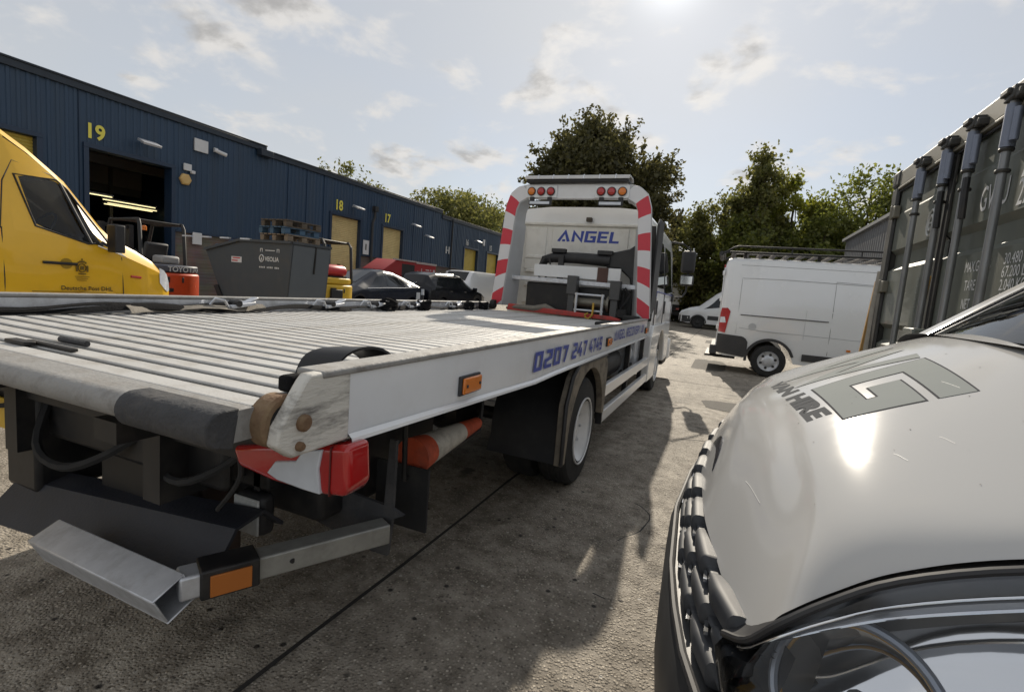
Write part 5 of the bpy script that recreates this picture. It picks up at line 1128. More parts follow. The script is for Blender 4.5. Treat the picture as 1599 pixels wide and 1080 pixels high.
# --- scuttle, windscreen, pillars, body behind
mb = MB(); P = [[(.655 + .10*abs((y - VC)/.92)**2 + dx, y, z - .06*abs((y - VC)/.92)**3) for dx, z in ((0, 1.362), (.06, 1.355), (.12, 1.37), (.2, 1.40))] for y in np.linspace(VC - .92, VC + .92, 20)]; mb.grid(P); obj('scuttle_panel', mb, BLACK, FV)
def ws(y, t, o=0.): e = abs((y - VC)/.92); x0 = .735 + .14*e**2; return (x0 + t*1.0 + .10*e*e*t*0, y*(1) + (VC - y)*.10*t, 1.365 + o + t*.80 - .03*e**3)
mb = MB(); mb.grid([[ws(y, t) for y in np.linspace(VC - .86, VC + .86, 20)] for t in np.linspace(0, 1, 8)]); obj('windscreen', mb, mat_glass('tinted windscreen', (.75, .85, .80), .80, .006), FV)
for s in (-1, 1):
    mb = MB(); P = []
    for t in np.linspace(-.05, 1.03, 14):
        a = Vector(ws(VC + s*.855, t, .010)); b = Vector(ws(VC + s*.965, t, .045)); b.x += .02; c = b + Vector((.06, s*.015, -.03)); P.append([a + Vector((-.004, 0, .004)), a.lerp(b, .5) + Vector((-.016, 0, .016)), b, c])
    mb.grid(P); obj('windscreen_pillar', mb, BON, FV, smooth=60)
    mb = MB(); mb.tube([Vector(ws(VC + s*.845, t, .006)) for t in np.linspace(0, 1, 14)], .006, 6); obj('screen_seal', mb, BLACK, FV)
mb = MB(); mb.tube([(.68, 1.25, 1.385), (.76, 1.5, 1.415), (.90, 1.9, 1.50)], .010, 6); wp = obj('wiper', mb, BLACK, FV)
mb = MB(); mb.tube([(.78, 1.20, 1.44), (.86, 1.5, 1.495), (.96, 1.9, 1.565)], .009, 6); mb.lathe([(.02, -.02), (.025, .03), (.01, .04)], (.68, 1.25, 1.375), 'z', 10); obj('wiper_blade', mb, BLACK, wp)
mb = MB(); mb.prism([(.95, 1.30), (1.35, 1.30), (1.55, 1.34), (1.62, 1.22), (1.0, 1.15)], 'y', VC - .8, VC + .8); obj('dashboard', mb, mat('dashboard grey', (.06, .06, .065), .7), FV, bevel=.02)
def fbody(x):
    zt_ = float(np.interp(x, [.70, .9, 1.75, 2.2, 2.8, 5.3], [1.25, 1.30, 2.14, 2.28, 2.36, 2.36])); k = float(np.interp(x, [.7, 1.2, 5.0, 5.3], [.90, .96, .96, .94])); d = abs(x - 4.25); zb_ = .30 if d > .42 else .34 + math.sqrt(.42**2 - d*d); d = abs(x - .86)
    if d < .40: zb_ = .36 + math.sqrt(.4**2 - d*d)
    zs = min(1.25, zt_); pts = [(k, zb_), (k + .02, max(zb_ + .02, .8)), (k + .02, zs), (k*.93, max(zs, zt_ - .12)), (k*.8, max(zs, zt_ - .02)), (0, zt_)] if x > 1.7 else [(k, zb_), (k + .02, max(zb_ + .02, .8)), (k + .02, min(1.24, zs)), (k + .018, min(1.26, zs)), (k + .0, min(1.27, zs)), (k - .06, min(1.27, zs))]
    return pts
xsv = [1.72, 1.8, 2.0, 2.2, 2.5, 2.8, 3.4, 3.8] + list(np.linspace(3.83, 4.67, 13)) + [4.8, 5.1, 5.3]
Rv = []
for x in xsv: p = fbody(x); Rv.append([(x, VC + a, z) for a, z in p] + [(x, VC - a, z) for a, z in p[-2::-1]])
mb = MB(); mb.grid(Rv); n_ = len(Rv[0]); mb.face([len(Rv)*n_ - n_ + i for i in range(n_)]); obj('body', mb, WHITEV, FV, smooth=40)
for s in (-1, 1):
    mb = MB(); P = []
    for x in np.linspace(.74, 1.74, 16):
        d = abs(x - .86); zb_ = .30
        if d < .40: zb_ = .36 + math.sqrt(.4**2 - d*d)
        P.append([(x, VC + s*.965, zb_), (x, VC + s*.985, .86), (x, VC + s*.985, 1.26)])
    mb.grid(P); obj('front_door', mb, WHITEV, FV, smooth=60)
    mb = MB(); mb.grid([[(x, VC + s*(.985 - .08*t), 1.265 + t*max(.02, min(.82, (x - .85)*.9))) for t in np.linspace(0, 1, 5)] for x in np.linspace(.88, 1.73, 10)]); obj('door_window', mb, GLASSD, FV)
    wv = MB(); prof = [(.19, 0), (.31, -.012), (.333, -.03), (.34, -.05), (.34, -.17), (.333, -.19), (.31, -.21), (.19, -.22)]
    wv.lathe([(r, (hh if s > 0 else -hh)) for r, hh in prof], (4.25, VC + s*.97, .34), 'y', 28, cap=False); whl = obj('wheel', wv, RUBBER, FV)
    rv = MB(); rv.lathe([(.20, -.02*s), (.12, -.03*s), (.0, -.01*s)], (4.25, VC + s*.97, .34), 'y', 24, cap=False); obj('rim', rv, GALV, whl)
mb = MB(); mb.tube([(1.02, VC - .99, 1.32), (1.0, VC - 1.10, 1.36)], .03, 8); mb.box(.93, 1.03, VC - 1.25, VC - 1.08, 1.30, 1.56); obj('door_mirror', mb, BLACK, FV, bevel=.03)
# ================================================================ OTHER VEHICLES
def vbody(parent, K, m, n=70, smooth=32, wheels=(), wr=.40, gap=None):
    """lofted shell in the vehicle's own frame: x runs back from the nose (0) to -length. K = key table (b, half width, sill z, waist z, roof z, roof half width)"""
    K = np.array(K, float); Lh = K[-1, 0]
    bs = sorted(set(list(np.round(np.linspace(0, Lh, n), 3)) + [round(float(k), 3) for k in K[:, 0]]))
    def prm(b): return [float(np.interp(b, K[:, 0], K[:, i])) for i in range(1, 6)]
    def ring(b):
        w_, zb, zw, zr, wr_ = prm(b)
        for wc in wheels:
            d = abs(b - wc)
            if d < wr: zb = max(zb, .34 + math.sqrt(wr*wr - d*d))
        zb = min(zb, zw - .05); d_ = min(.10, max(.004, (zr - zw)*.4)); zl = zb + (zw - zb)*.35
        pts = [(w_*.96, zb), (w_*.995, zl), (w_, zb + (zw - zb)*.8), (w_*.985, zw), (wr_, zr - d_), (wr_ - d_*.5, zr - d_*.35), (wr_*.72, zr), (0, zr + .012)]
        return [(-b, a, z) for a, z in pts] + [(-b, -a, z) for a, z in pts[-2::-1]]
    R_ = [ring(b) for b in bs]; mb = MB(); mb.grid(R_); k = len(R_[0])
    if gap:      # leave out the greenhouse side between two stations (framed windows go there)
        mb.f = [f for f in mb.f if not (gap[0] - .001 <= bs[f[0]//k] and bs[f[2]//k] <= gap[1] + .001 and (f[0] % k == 3 or f[0] % k == k - 5))]; mb.mi = [0]*len(mb.f)
    mb.face(range(k)); mb.face([len(R_)*k - k + i for i in range(k)])
    for i in range(len(R_) - 1): mb.face((i*k, (i + 1)*k, (i + 1)*k + k - 1, i*k + k - 1))
    o = obj('body', mb, m, parent, smooth=smooth)
    def S(b, v, s, o_=.006):      # point on greenhouse side
        w_, zb, zw, zr, wr_ = prm(b); d_ = min(.10, max(.004, (zr - zw)*.4)); return (-b, s*(w_*.985 + (wr_ - w_*.985)*v + o_), zw + (zr - d_ - zw)*v)
    def B(b, z, s, o_=.006):      # point on lower side
        w_, zb, zw, zr, wr_ = prm(b); t = (z - zb)/(zw - zb); a = float(np.interp(t, [0, .35, .8, 1], [.96, .995, 1, .985])); return (-b, s*(w_*a + o_), z)
    def Tp(b, q, o_=.008):        # point on bonnet/screen/roof
        w_, zb, zw, zr, wr_ = prm(b); return (-b, q*wr_*.80, zr + .012*(1 - abs(q)) + o_)
    return o, S, B, Tp, prm
def patch(name, S, c, s, m, parent, nu=8, nv=5):
    """c = four (b, v) corners: front-bottom, rear-bottom, rear-top, front-top"""
    P = []
    for j in range(nv + 1):
        v = j/nv; row = []
        for i in range(nu + 1):
            u = i/nu; a = np.array(c[0])*(1 - u) + np.array(c[1])*u; b = np.array(c[3])*(1 - u) + np.array(c[2])*u; q = a*(1 - v) + b*v; row.append(S(float(q[0]), float(q[1]), s))
        P.append(row)
    mb = MB(); mb.grid(P); return obj(name, mb, m, parent, smooth=60)
def wheel(parent, x, y, r, s, m_rim=GALV, w_=.22, hub=None):
    mb = MB(); pf = [(r*.60, .0), (r*.92, -.012), (r*.98, -.03), (r, -.055), (r, -w_ + .055), (r*.98, -w_ + .03), (r*.92, -w_), (r*.6, -w_)]
    mb.lathe([(a, h*s) for a, h in pf], (x, y, r), 'y', 32, cap=False); wh = obj('wheel', mb, RUBBER, parent)
    mb = MB(); R_ = r*.62; mb.lathe([(R_*a, h*s) for a, h in ((1, -.004), (.97, .004), (.9, -.02), (.62, -.03), (.5, -.01), (.3, .0), (0, .002))], (x, y, r), 'y', 32, cap=False); ri = obj('rim', mb, m_rim, wh, smooth=30)
    mb = MB()
    for k in range(6):
        a = k*PI/3 + .3; mb.lathe([(R_*.13, -.028*s), (R_*.13, -.012*s)], (x + math.cos(a)*R_*.68, y, r + math.sin(a)*R_*.68), 'y', 10)
    obj('rim_holes', mb, BLACK, wh); return wh
def line_on(name, B, pts, s, m, parent, r=.005):
    mb = MB(); mb.tube([B(b, z, s, .0015) for b, z in pts], r, 5); return obj(name, mb, m, parent)

# ---- yellow delivery van (faces +Y)
t = thing('delivery_van', 'yellow high roofed delivery van behind the truck at far left', 'van', (-7.98, 4.66, .17), PI/2)
K = [(0, .70, .45, .86, .98, .60), (.05, .84, .34, .94, 1.09, .68), (.18, .93, .30, 1.03, 1.21, .73), (.42, .975, .28, 1.13, 1.345, .77), (.72, .985, .28, 1.25, 1.48, .80), (.85, .985, .28, 1.31, 1.62, .80), (1.20, .985, .28, 1.37, 2.07, .80), (1.55, .985, .28, 1.41, 2.36, .80), (1.95, .985, .28, 1.43, 2.62, .80), (2.5, .985, .28, 1.45, 2.73, .80), (6.8, .985, .28, 1.45, 2.75, .80)]
G0, G1 = .85, 1.75
K.append((G1, *[float(np.interp(G1, [q[0] for q in K], [q[i] for q in K])) for i in range(1, 6)])); K.sort()
bo, S, B, Tp, prm = vbody(t, K, YVAN, wheels=(.98, 4.6), gap=(G0, G1))
GW = mat_glass('van side glass', (.85, .89, .9), .72, .01)
for s in (1, -1):
    WP = [(.90, .03), (1.30, .03), (1.56, .12), (1.66, .63), (1.30, .93), (1.12, .93)]; OP = [(G0, 0), (1.25, 0), (G1, 0), (G1, .98), (1.30, 1.0), (G0, 1.0)]
    def peri(pl, n=60):
        pts = [Vector(q) for q in pl]; out_ = []
        for i in range(len(pts)):
            for q in range(10): out_.append(pts[i].lerp(pts[(i + 1) % len(pts)], q/10))
        return out_
    mb = MB(); mb.grid([[S(q.x, q.y, s, .0) for q in peri(OP)], [S(q.x, q.y, s, .004) for q in peri(WP)], [S(q.x, q.y, s, -.03) for q in peri(WP)]], wrap=True); obj('window_frame', mb, YVAN, t, smooth=30)
    patch('cab_window', S, [(1.07, .03), (1.56, .12), (1.66, .63), (1.30, .93)], s, GW, t); patch('quarter_window', S, [(.90, .04), (1.03, .03), (1.27, .92), (1.13, .93)], s, GW, t)
    for pts in ([(.705, .38), (.705, .8), (.72, 1.22)], [(1.84, .38), (1.84, .9), (1.85, 1.44)], [(2.0, .38), (2.0, 1.44)], ): line_on('door_gap', B, pts, s, BLACK, t)
    mb = MB(); mb.tube([S(1.86, 0, s, .0), S(1.80, .5, s, .0), S(1.70, .78, s, 0.), S(1.34, .985, s, 0), S(1.1, .985, s, 0)], .006, 5); mb.tube([S(2.0, 0, s, 0), S(2.0, .6, s, 0), S(2.2, .72, s, 0), S(6.5, .72, s, 0)], .005, 5); obj('door_gap', mb, BLACK, t)
    mb = MB(); mb.tube([B(1.0, 1.36, s, .004), S(1.07, .0, s, .004), S(1.56, .09, s, .004), S(1.70, .63, s, .004), S(1.30, .965, s, .004), S(1.2, .96, s, .004), S(.8, .1, s, .004)], .012, 6); mb.tube([S(1.045, .03, s, .006), S(1.27, .95, s, .006)], .018, 6); obj('window_seal', mb, BLACK, t)
    mb = MB(); P = [[S(.66, .0, s, .004), S(.98, .0, s, .008)], [S(.70, .2, s, .006), S(.90, .30, s, .01)]]; mb.sheet(P, .01); obj('mirror_base', mb, BLACK, t)
    mb = MB(); q = Vector(B(.86, 1.25, s)); mb.box(q.x - .05, q.x + .06, q.y + s*.05, q.y + s*.22, 1.27, 1.60); mb.tube([q + Vector((0, 0, .12)), q + Vector((0, s*.14, .16))], .035, 8); mi = obj('door_mirror', mb, BLACK, t, bevel=.05, segs=3)
    mb = MB(); mb.tube([B(1.52, 1.10, s, .012), B(1.20, 1.10, s, .012)], .016, 8); obj('door_handle', mb, BLACKM, t)
    mb = MB(); q = Vector(B(1.30, 1.10, s, .001)); mb.lathe([(.06, 0), (.06, .003*s)], q, 'y', 20); obj('handle_recess', mb, mat('handle recess', (.36, .22, .01), .5), t)
    mb = MB(); mb.tube([B(.62, .99, s, .006), B(.50, .98, s, .006)], .015, 8); obj('side_repeater', mb, REDL, t)
    mb = MB(); mb.grid([[Vector(B(b, z, s, .012)) for z in (z0, (z0 + z1)/2, z1)] for b, z0, z1 in ((.045, .82, .93), (.10, .80, 1.03), (.17, .84, 1.09), (.24, .92, 1.12))]); obj('headlight', mb, CLEARL, t)
    mb = MB(); P = []
    for a in np.linspace(.15, PI - .15, 14): P.append([Vector(B(.98 + r_*math.cos(a), .34 + r_*math.sin(a), s, .012 if r_ < .45 else .002)) for r_ in (.405, .43, .47)])
    mb.grid(P); obj('wheel_arch_lip', mb, YVAN, t, smooth=60)
    for b in (.98, 4.6): wheel(t, -b, s*.97, .34, s, BLACKM)
CABIN = mat('dark cabin trim', (.09, .092, .096), .8, var=.2)
mb = MB(); mb.box(-2.02, -1.98, -.9, .9, .5, 2.3); mb.box(-2.0, -.75, -.92, .92, .6, .64); obj('cabin_bulkhead', mb, CABIN, t)
mb = MB(); mb.prism([(-.72, 1.1), (-1.12, 1.1), (-1.14, 1.40), (-1.0, 1.46), (-.80, 1.44)], 'y', -.88, .88); obj('dashboard', mb, CABIN, t, bevel=.03)
for y in (-.5, .5):
    mb = MB(); mb.box(-1.95, -1.45, y - .25, y + .25, .95, 1.10); mb.obox((-1.90, y, 1.42), ((.97, 0, .2), (0, 1, 0), (-.2, 0, .97)), (.07, .25, .36)); mb.obox((-1.97, y, 1.88), ((.97, 0, .2), (0, 1, 0), (-.2, 0, .97)), (.05, .13, .10)); obj('seat', mb, mat('grey seat cloth', (.24, .245, .26), .9), t, bevel=.05)
mb = MB(); mb.tube([(-1.30 + .10*math.cos(a), -.5 + .20*math.sin(a), 1.50 + .17*math.cos(a)) for a in np.linspace(0, 2*PI, 26, endpoint=False)], .016, 6, closed=True); mb.tube([(-1.12, -.5, 1.38), (-1.30, -.5, 1.50)], .03, 8); mb.tube([(-1.3, -.69, 1.5), (-1.3, -.31, 1.5)], .014, 6); obj('steering_wheel', mb, BLACK, t)
patch('windscreen', lambda b, q, s: Tp(b, q), [(.78, -.98), (.78, .98), (1.62, .98), (1.62, -.98)], 1, GLASSD, t) if False else None
mb = MB(); mb.grid([[Tp(b, q) for q in np.linspace(-.98, .98, 9)] for b in np.linspace(.80, 1.62, 8)]); obj('windscreen', mb, GLASSD, t, smooth=60)
# crest and lettering on the door (near side is the van's right: local -y)
def side_text(parent, s_, size, b, z, m, sx=1., bold=.0, half=.985):
    # the door faces world +X; reading direction world +Y = local +x
    return obj('door_lettering', text_mb(s_, size, (-b, -half, z), (1, 0, 0), (0, 0, 1), sx=sx, bold=bold, lift=.010), m, parent, smooth=0)
side_text(t, 'Deutsche Post DHL', .068, 1.36, .80, INK, .95, .001)
cr = MB(); cx0, cz0 = -1.15, 1.06
cr.tube([(cx0 + .055*math.cos(a), -.992, cz0 + .065*math.sin(a)) for a in np.linspace(0, 2*PI, 20, endpoint=False)], .008, 5, closed=True)
for dx, dz, w_, h_ in ((0, .0, .05, .06), (-.075, -.01, .022, .10), (.075, -.01, .022, .10), (0, .10, .07, .03), (-.05, .085, .018, .03), (.05, .085, .018, .03), (0, -.095, .10, .018), (0, .135, .014, .03)): cr.box(cx0 + dx - w_/2, cx0 + dx + w_/2, -.996, -.990, cz0 + dz - h_/2, cz0 + dz + h_/2)
for k in range(3): cr.box(cx0 - .10 + .015*k, cx0 + .10 - .02*k, -.995, -.990, cz0 - .145 - .03*k, cz0 - .138 - .03*k)
cr.v = [(cx0 + (a - cx0)*.72, b, cz0 + (c - cz0)*.72) for a, b, c in cr.v]; obj('crest', cr, mat('faded crest print', (.16, .10, .01), .6), t, smooth=0)
mb = MB(); mb.box(-1.62, -.9, -.994, -.990, .775, .780); obj('underline', mb, INK, t, smooth=0)

# ---- white panel van with roof rack (side on, rear towards the truck)
t = thing('panel_van', 'white panel van with black roof rack parked side-on before the trees', 'van', (5.30, 12.62, 0), 0)
K = [(0, .75, .40, .80, .90, .6), (.2, .95, .30, 1.0, 1.12, .7), (.7, 1.0, .28, 1.2, 1.42, .82), (.9, 1.0, .28, 1.3, 1.6, .84), (1.7, 1.0, .28, 1.4, 2.30, .86), (2.2, 1.0, .30, 1.45, 2.44, .88), (5.25, 1.0, .36, 1.45, 2.46, .90), (5.36, .985, .40, 1.42, 2.42, .88), (5.40, .96, .46, 1.38, 2.34, .84)]
bo, S, B, Tp, prm = vbody(t, K, WHITEV, wheels=(1.0, 4.37), wr=.42)
TRIM = mat('dark grey trim', (.045, .045, .048), .6, var=.2, dirt=(.12, .11, .1), dscale=4, damt=.4)
for s in (-1, 1):
    mb = MB(); P = []
    for b in np.linspace(4.80, 5.395, 14): d = abs(b - 4.37); zt_ = float(np.interp(b, [4.78, 4.86, 4.93, 5.40], [.66, .78, .80, .82])); zb_ = max(float(np.interp(b, [4.8, 5.4], [.36, .42])), .34 + math.sqrt(max(0, .425**2 - d*d)) if d < .425 else 0); P.append([B(b, z, s, .012) for z in np.linspace(zb_, zt_, 4)])
    mb.sheet(P, .01); obj('bumper_corner', mb, TRIM, t)
    mb = MB(); P = []
    for a in np.linspace(-.1, PI - .3, 20): P.append([Vector(B(4.37 + r_*math.cos(a), .34 + r_*math.sin(a), s, .013)) for r_ in (.415, .47)])
    mb.sheet(P, .012); obj('arch_trim', mb, TRIM, t)
    mb = MB(); P = [[B(b, z, s, .012) for z in (.42, .56)] for b in np.linspace(2.4, 3.78, 8)]; mb.sheet(P, .012); obj('rub_strip', mb, TRIM, t, bevel=.004)
    mb = MB(); P = [[B(5.26, 1.37, s, .006), B(5.375, 1.36, s, .006)], [B(5.20, 1.30, s, .010), B(5.392, 1.25, s, .008)], [B(5.24, 1.0, s, .010), B(5.395, 1.0, s, .01)], [B(5.26, .84, s, .008), B(5.395, .86, s, .006)]]; mb.sheet(P, .008); obj('tail_light', mb, REDL, t)
    mb = MB(); P = [[B(5.30, 1.18, s, .014), B(5.385, 1.17, s, .012)], [B(5.27, 1.06, s, .014), B(5.39, 1.05, s, .012)]]; mb.sheet(P, .004); obj('reversing_lens', mb, CLEARL, t)
    for pts in ([(3.8, .85), (3.8, 1.1), (3.80, 1.44)], [(5.05, .85), (5.05, 1.44)]): line_on('panel_gap', B, pts, s, GREYL, t, .006)
    mb = MB(); mb.tube([S(5.05, 0, s, .002), S(5.05, .62, s, .002), S(4.3, .64, s, .002), S(2.4, .62, s, .002)], .007, 5); mb.tube([B(5.0, .98, s, .0), B(4.6, .95, s, .0), B(2.3, .93, s, 0)], .007, 5); mb.tube([S(5.1, .92, s, .0), S(2.4, .92, s, .0)], .006, 5); obj('pressed_crease', mb, mat('crease shade grey', (.50, .51, .52), .4), t)
    for b in (1.0, 4.37): wheel(t, -b, s*.985, .335, s)
    patch('cab_window', S, [(.95, .08), (1.9, .08), (1.95, .85), (1.5, .85)], s, GLASSD, t)
mb = MB(); mb.grid([[Tp(b, q) for q in np.linspace(-.98, .98, 9)] for b in np.linspace(.85, 1.68, 6)]); obj('windscreen', mb, GLASSD, t)
GAPM = mat('panel gap shadow', (.10, .10, .105), .8)
for s in (-1, 1):
    for pts in ([(2.05, .45), (2.05, .9), (2.06, 1.42)], [(3.35, .58), (3.35, 1.0), (3.35, 1.43)]): line_on('door_gap', B, pts, s, GAPM, t, .004)
    mb = MB(); mb.tube([S(2.05, 0, s, .001), S(2.05, .66, s, .001), S(3.35, .66, s, .001), S(3.35, 0, s, .001)], .004, 5); obj('door_gap', mb, GAPM, t)
    mb = MB(); mb.tube([B(3.4, 1.25, s, .012), B(5.0, 1.25, s, .012)], .010, 6); obj('slide_rail', mb, GAPM, t)
    mb = MB(); mb.obox(B(2.25, 1.12, s, .012), ((1, 0, 0), (0, 1, 0), (0, 0, 1)), (.09, .015, .022)); obj('door_handle', mb, TRIM, t, bevel=.01)
    mb = MB(); mb.lathe([(.075, 0), (.075, .004*s)], Vector(B(4.75, 1.02, s, .003)), 'y', 18); obj('fuel_flap', mb, mat('crease shade grey', (.50, .51, .52)), t)
    mb = MB(); mb.obox(B(3.0, .72, s, .008), ((1, 0, 0), (0, 1, 0), (0, 0, 1)), (.035, .005, .02)); obj('side_marker', mb, ORANGE, t)
for s in (-1, 1):
    mb = MB(); mb.box(-5.425, -5.402, s*.03 if s > 0 else -.86, .86 if s > 0 else -.03, .55, 2.22); dr = obj('rear_door', mb, WHITEV, t, bevel=.02)
    mb = MB()
    for z in (.9, 1.5, 2.05): mb.box(-5.45, -5.40, s*.88 - .03, s*.88 + .03, z, z + .1)
    obj('hinge', mb, WHITEV, dr, bevel=.01)
mb = MB(); mb.box(-5.53, -5.38, -.96, .96, .36, .56); obj('rear_bumper', mb, TRIM, t, bevel=.03); mb = MB(); mb.box(-5.62, -5.40, -.85, .85, .30, .345); mb.box(-5.45, -5.0, -.7, -.6, .28, .34); obj('rear_step', mb, BLACKM, t, bevel=.01)
mb = MB(); mb.box(-5.44, -5.40, -.2, .2, 2.26, 2.33); obj('high_brake_light', mb, REDL, t, bevel=.01)
# roof rack: a thing lashed on the van roof
rk = thing('roof_rack', 'black tubular roof rack with slats on the white panel van', 'roof rack', (5.30 - 3.5, 12.62, 2.50), world=True)
RZ = 2.545
mb = MB()
for s in (-1, 1):
    y = 12.62 + s*.90; mb.tube([(-.16, y, RZ - .03), (-.10, y, RZ + .02), (.02, y, RZ + .10), (.10, y, RZ + .125), (3.2, y, RZ + .115), (3.4, y, RZ + .08), (3.45, y, RZ)], .019, 8); mb.tube([(-.12, y, RZ), (3.45, y, RZ)], .022, 8)
    for x in (1.1, 2.3): mb.tube([(x, y, RZ), (x, y, RZ + .12)], .013, 6)
mb.tube([(-.16, 12.62 - .88, RZ), (-.16, 12.62 + .88, RZ)], .025, 8)
obj('rack_rail', mb, BLACKM, rk)
sl0 = None
for k in range(14):
    x = .02 + k*.26
    if sl0 is None:
        mb = MB(); mb.box(-.05, .05, -.86, .86, -.014, .014); 
        mb.v = [(a + rk.location.x, b + rk.location.y, c + rk.location.z) for a, b, c in mb.v]; sl0 = obj('rack_slat', mb, mat('weathered rack slat', (.11, .10, .095), .6, .3, var=.4), rk, bevel=.004); sl0.location = (x - rk.location.x, 0, RZ - rk.location.z)
    else: link_copy(sl0, rk, (x - rk.location.x, 0, RZ - rk.location.z))
mb = MB()
for x in (.25, 1.6, 2.9):
    for s in (-1, 1): mb.beam((x, 12.62 + s*.86, RZ), (x, 12.62 + s*.83, 2.43), .06, .03)
obj('rack_foot', mb, BLACKM, rk)
mb = MB(); mb.tube([(-.22, 12.62 - .75, RZ - .02), (-.22, 12.62 + .75, RZ - .02)], .05, 10); mb.tube([(-.16, 12.62 - .6, RZ), (-.22, 12.62 - .6, RZ - .02)], .02, 6); obj('ladder_roller', mb, BLACK, rk)

# ---- far white van (faces -X) and lorry front beyond
t = thing('cab_van', 'white van far off between the truck mirror and the panel van', 'van', (-2.45, 31.4, 0), PI)
K = [(0, .75, .42, .72, .80, .6), (.12, .92, .34, .86, .98, .7), (.5, 1.0, .30, 1.04, 1.16, .8), (1.05, 1.0, .30, 1.10, 1.30, .84), (1.9, 1.0, .30, 1.2, 2.05, .86), (2.5, 1.0, .30, 1.3, 2.44, .88), (5.6, 1.0, .30, 1.3, 2.52, .88)]
bo, S, B, Tp, prm = vbody(t, K, WHITEV, wheels=(1.06, 4.6))
for s in (1, -1):
    patch('cab_window', S, [(1.30, .05), (2.55, .05), (2.55, .62), (2.0, .72)], s, GLASSD, t)
    mb = MB(); P = [[B(b, z, s, .012) for z in (.34, .52, .70)] for b in (.03, .10, .25, .4, .62)]; mb.sheet(P, .01); P = [[B(b, z, s, .012) for z in (.55, .78)] for b in (1.55, 2.5, 4.1)]; mb.sheet(P, .01); obj('bumper', mb, TRIM, t)
    mb = MB(); P = []
    for a in np.linspace(0, PI, 16): P.append([Vector(B(1.06 + r_*math.cos(a), .34 + r_*math.sin(a), s, .012)) for r_ in (.39, .46)])
    mb.sheet(P, .01); obj('arch_trim', mb, TRIM, t)
    line_on('door_gap', B, [(1.4, .8), (1.4, 1.1)], s, GREYL, t); line_on('door_gap', B, [(2.6, .4), (2.6, 1.25)], s, GREYL, t)
    for b in (1.06, 4.6): wheel(t, -b, s*.97, .35, s, BLACKM)
mb = MB(); mb.grid([[Tp(b, q) for q in np.linspace(-.95, .95, 7)] for b in np.linspace(1.1, 2.3, 6)]); obj('windscreen', mb, GLASSD, t)
t = thing('box_lorry', 'pale box lorry far off behind the truck mirror', 'lorry', (-3.6, 38, 0), world=True)
mb = MB(); mb.box(-5.2, -2.9, 37.0, 43.0, 1.2, 3.6); obj('box', mb, WHITE, t, bevel=.04)
mb = MB(); mb.box(-5.0, -3.0, 36.9, 43, .8, 1.18); mb.box(-4.9, -3.0, 36.8, 37.0, .5, .75); obj('chassis', mb, BLACKM, t)
for x in (-4.9, -3.15):
    for y in (38.2, 41.5):
        mb = MB(); mb.lathe([(.25, -.13), (.46, -.12), (.48, -.06), (.48, .06), (.46, .12), (.25, .13)], (x, y, .48), 'x', 24); obj('wheel', mb, RUBBER, t)
for x in (-4.9, -3.1):
    mb = MB(); mb.box(x - .12, x + .12, 36.86, 36.895, .88, 1.0); obj('tail_light', mb, REDL, t, bevel=.01)

# ---- dark hatchback (faces -Y), and estate beyond (faces +Y)
DKBLUE = mat('dark blue grey car paint', (.012, .016, .028), .25, var=.15, spec=.4)
t = thing('hatchback_car', 'dark wedge-tailed hatchback parked behind the yellow forklift', 'car', (-10.56, 10.8, .15), -PI/2)
K = [(0, .60, .30, .56, .64, .5), (.1, .76, .22, .64, .74, .56), (.5, .84, .20, .78, .88, .62), (1.0, .87, .20, .90, 1.00, .66), (1.35, .875, .20, .93, 1.16, .60), (1.95, .875, .20, .95, 1.44, .58), (2.3, .875, .20, .96, 1.50, .58), (2.8, .875, .20, .97, 1.47, .57), (3.5, .87, .22, 1.0, 1.32, .56), (4.05, .85, .26, 1.04, 1.14, .60), (4.25, .82, .32, .98, 1.08, .60), (4.42, .74, .40, .84, .94, .58), (4.46, .66, .46, .78, .84, .5)]
bo, S, B, Tp, prm = vbody(t, K, DKBLUE, wheels=(.92, 3.55), wr=.36, smooth=60)
for s in (1, -1):
    patch('front_window', S, [(1.28, .10), (2.12, .08), (2.20, .90), (1.80, .88)], s, GLASSD, t); patch('rear_window', S, [(2.19, .08), (3.0, .08), (2.95, .86), (2.27, .90)], s, GLASSD, t); patch('quarter_window', S, [(3.07, .08), (3.65, .12), (3.15, .78), (3.02, .82)], s, GLASSD, t)
    mb = MB(); mb.tube([S(1.2, .04, s, .004), S(2.1, .02, s, .006), S(3.0, .02, s, .006), S(3.75, .06, s, .004)], .007, 5); obj('waist_trim', mb, CHROME, t)
    mb = MB(); mb.grid([[B(b, z, s, .008) for z in (.78, .88, .98)] for b in np.linspace(4.02, 4.30, 5)]); obj('tail_light', mb, CLEARL, t)
    mb = MB(); mb.grid([[B(b, z, s, .009) for z in (.56, .66, .76, .86)] for b in np.linspace(3.72, 3.96, 4)]); obj('door_notice', mb, WPL, t)
    for b in (2.15, 3.1): line_on('door_gap', B, [(b, .3), (b, .9)], s, BLACK, t)
    for b in (.92, 3.55): wheel(t, -b, s*.85, .31, s)
mb = MB(); mb.grid([[Tp(b, q*.9, .010) for q in np.linspace(-.95, .95, 7)] for b in np.linspace(2.95, 4.0, 7)]); obj('tailgate_glass', mb, GLASSD, t)
mb = MB(); mb.grid([[Tp(b, q*.9, .010) for q in np.linspace(-.95, .95, 7)] for b in np.linspace(1.15, 1.9, 6)]); obj('windscreen', mb, GLASSD, t)
mb = MB(); mb.prism([(-4.0, 1.15), (-4.12, 1.20), (-4.20, 1.17), (-4.05, 1.10)], 'y', -.58, .58); obj('tail_spoiler', mb, DKBLUE, t, bevel=.01)
mb = MB(); mb.box(-4.49, -4.46, -.27, .27, .62, .73); obj('number_plate', mb, mat('yellow plate', (.72, .45, .03)), t)
BLKP = mat('black car paint', (.007, .008, .012), .22, var=.2, spec=.4)
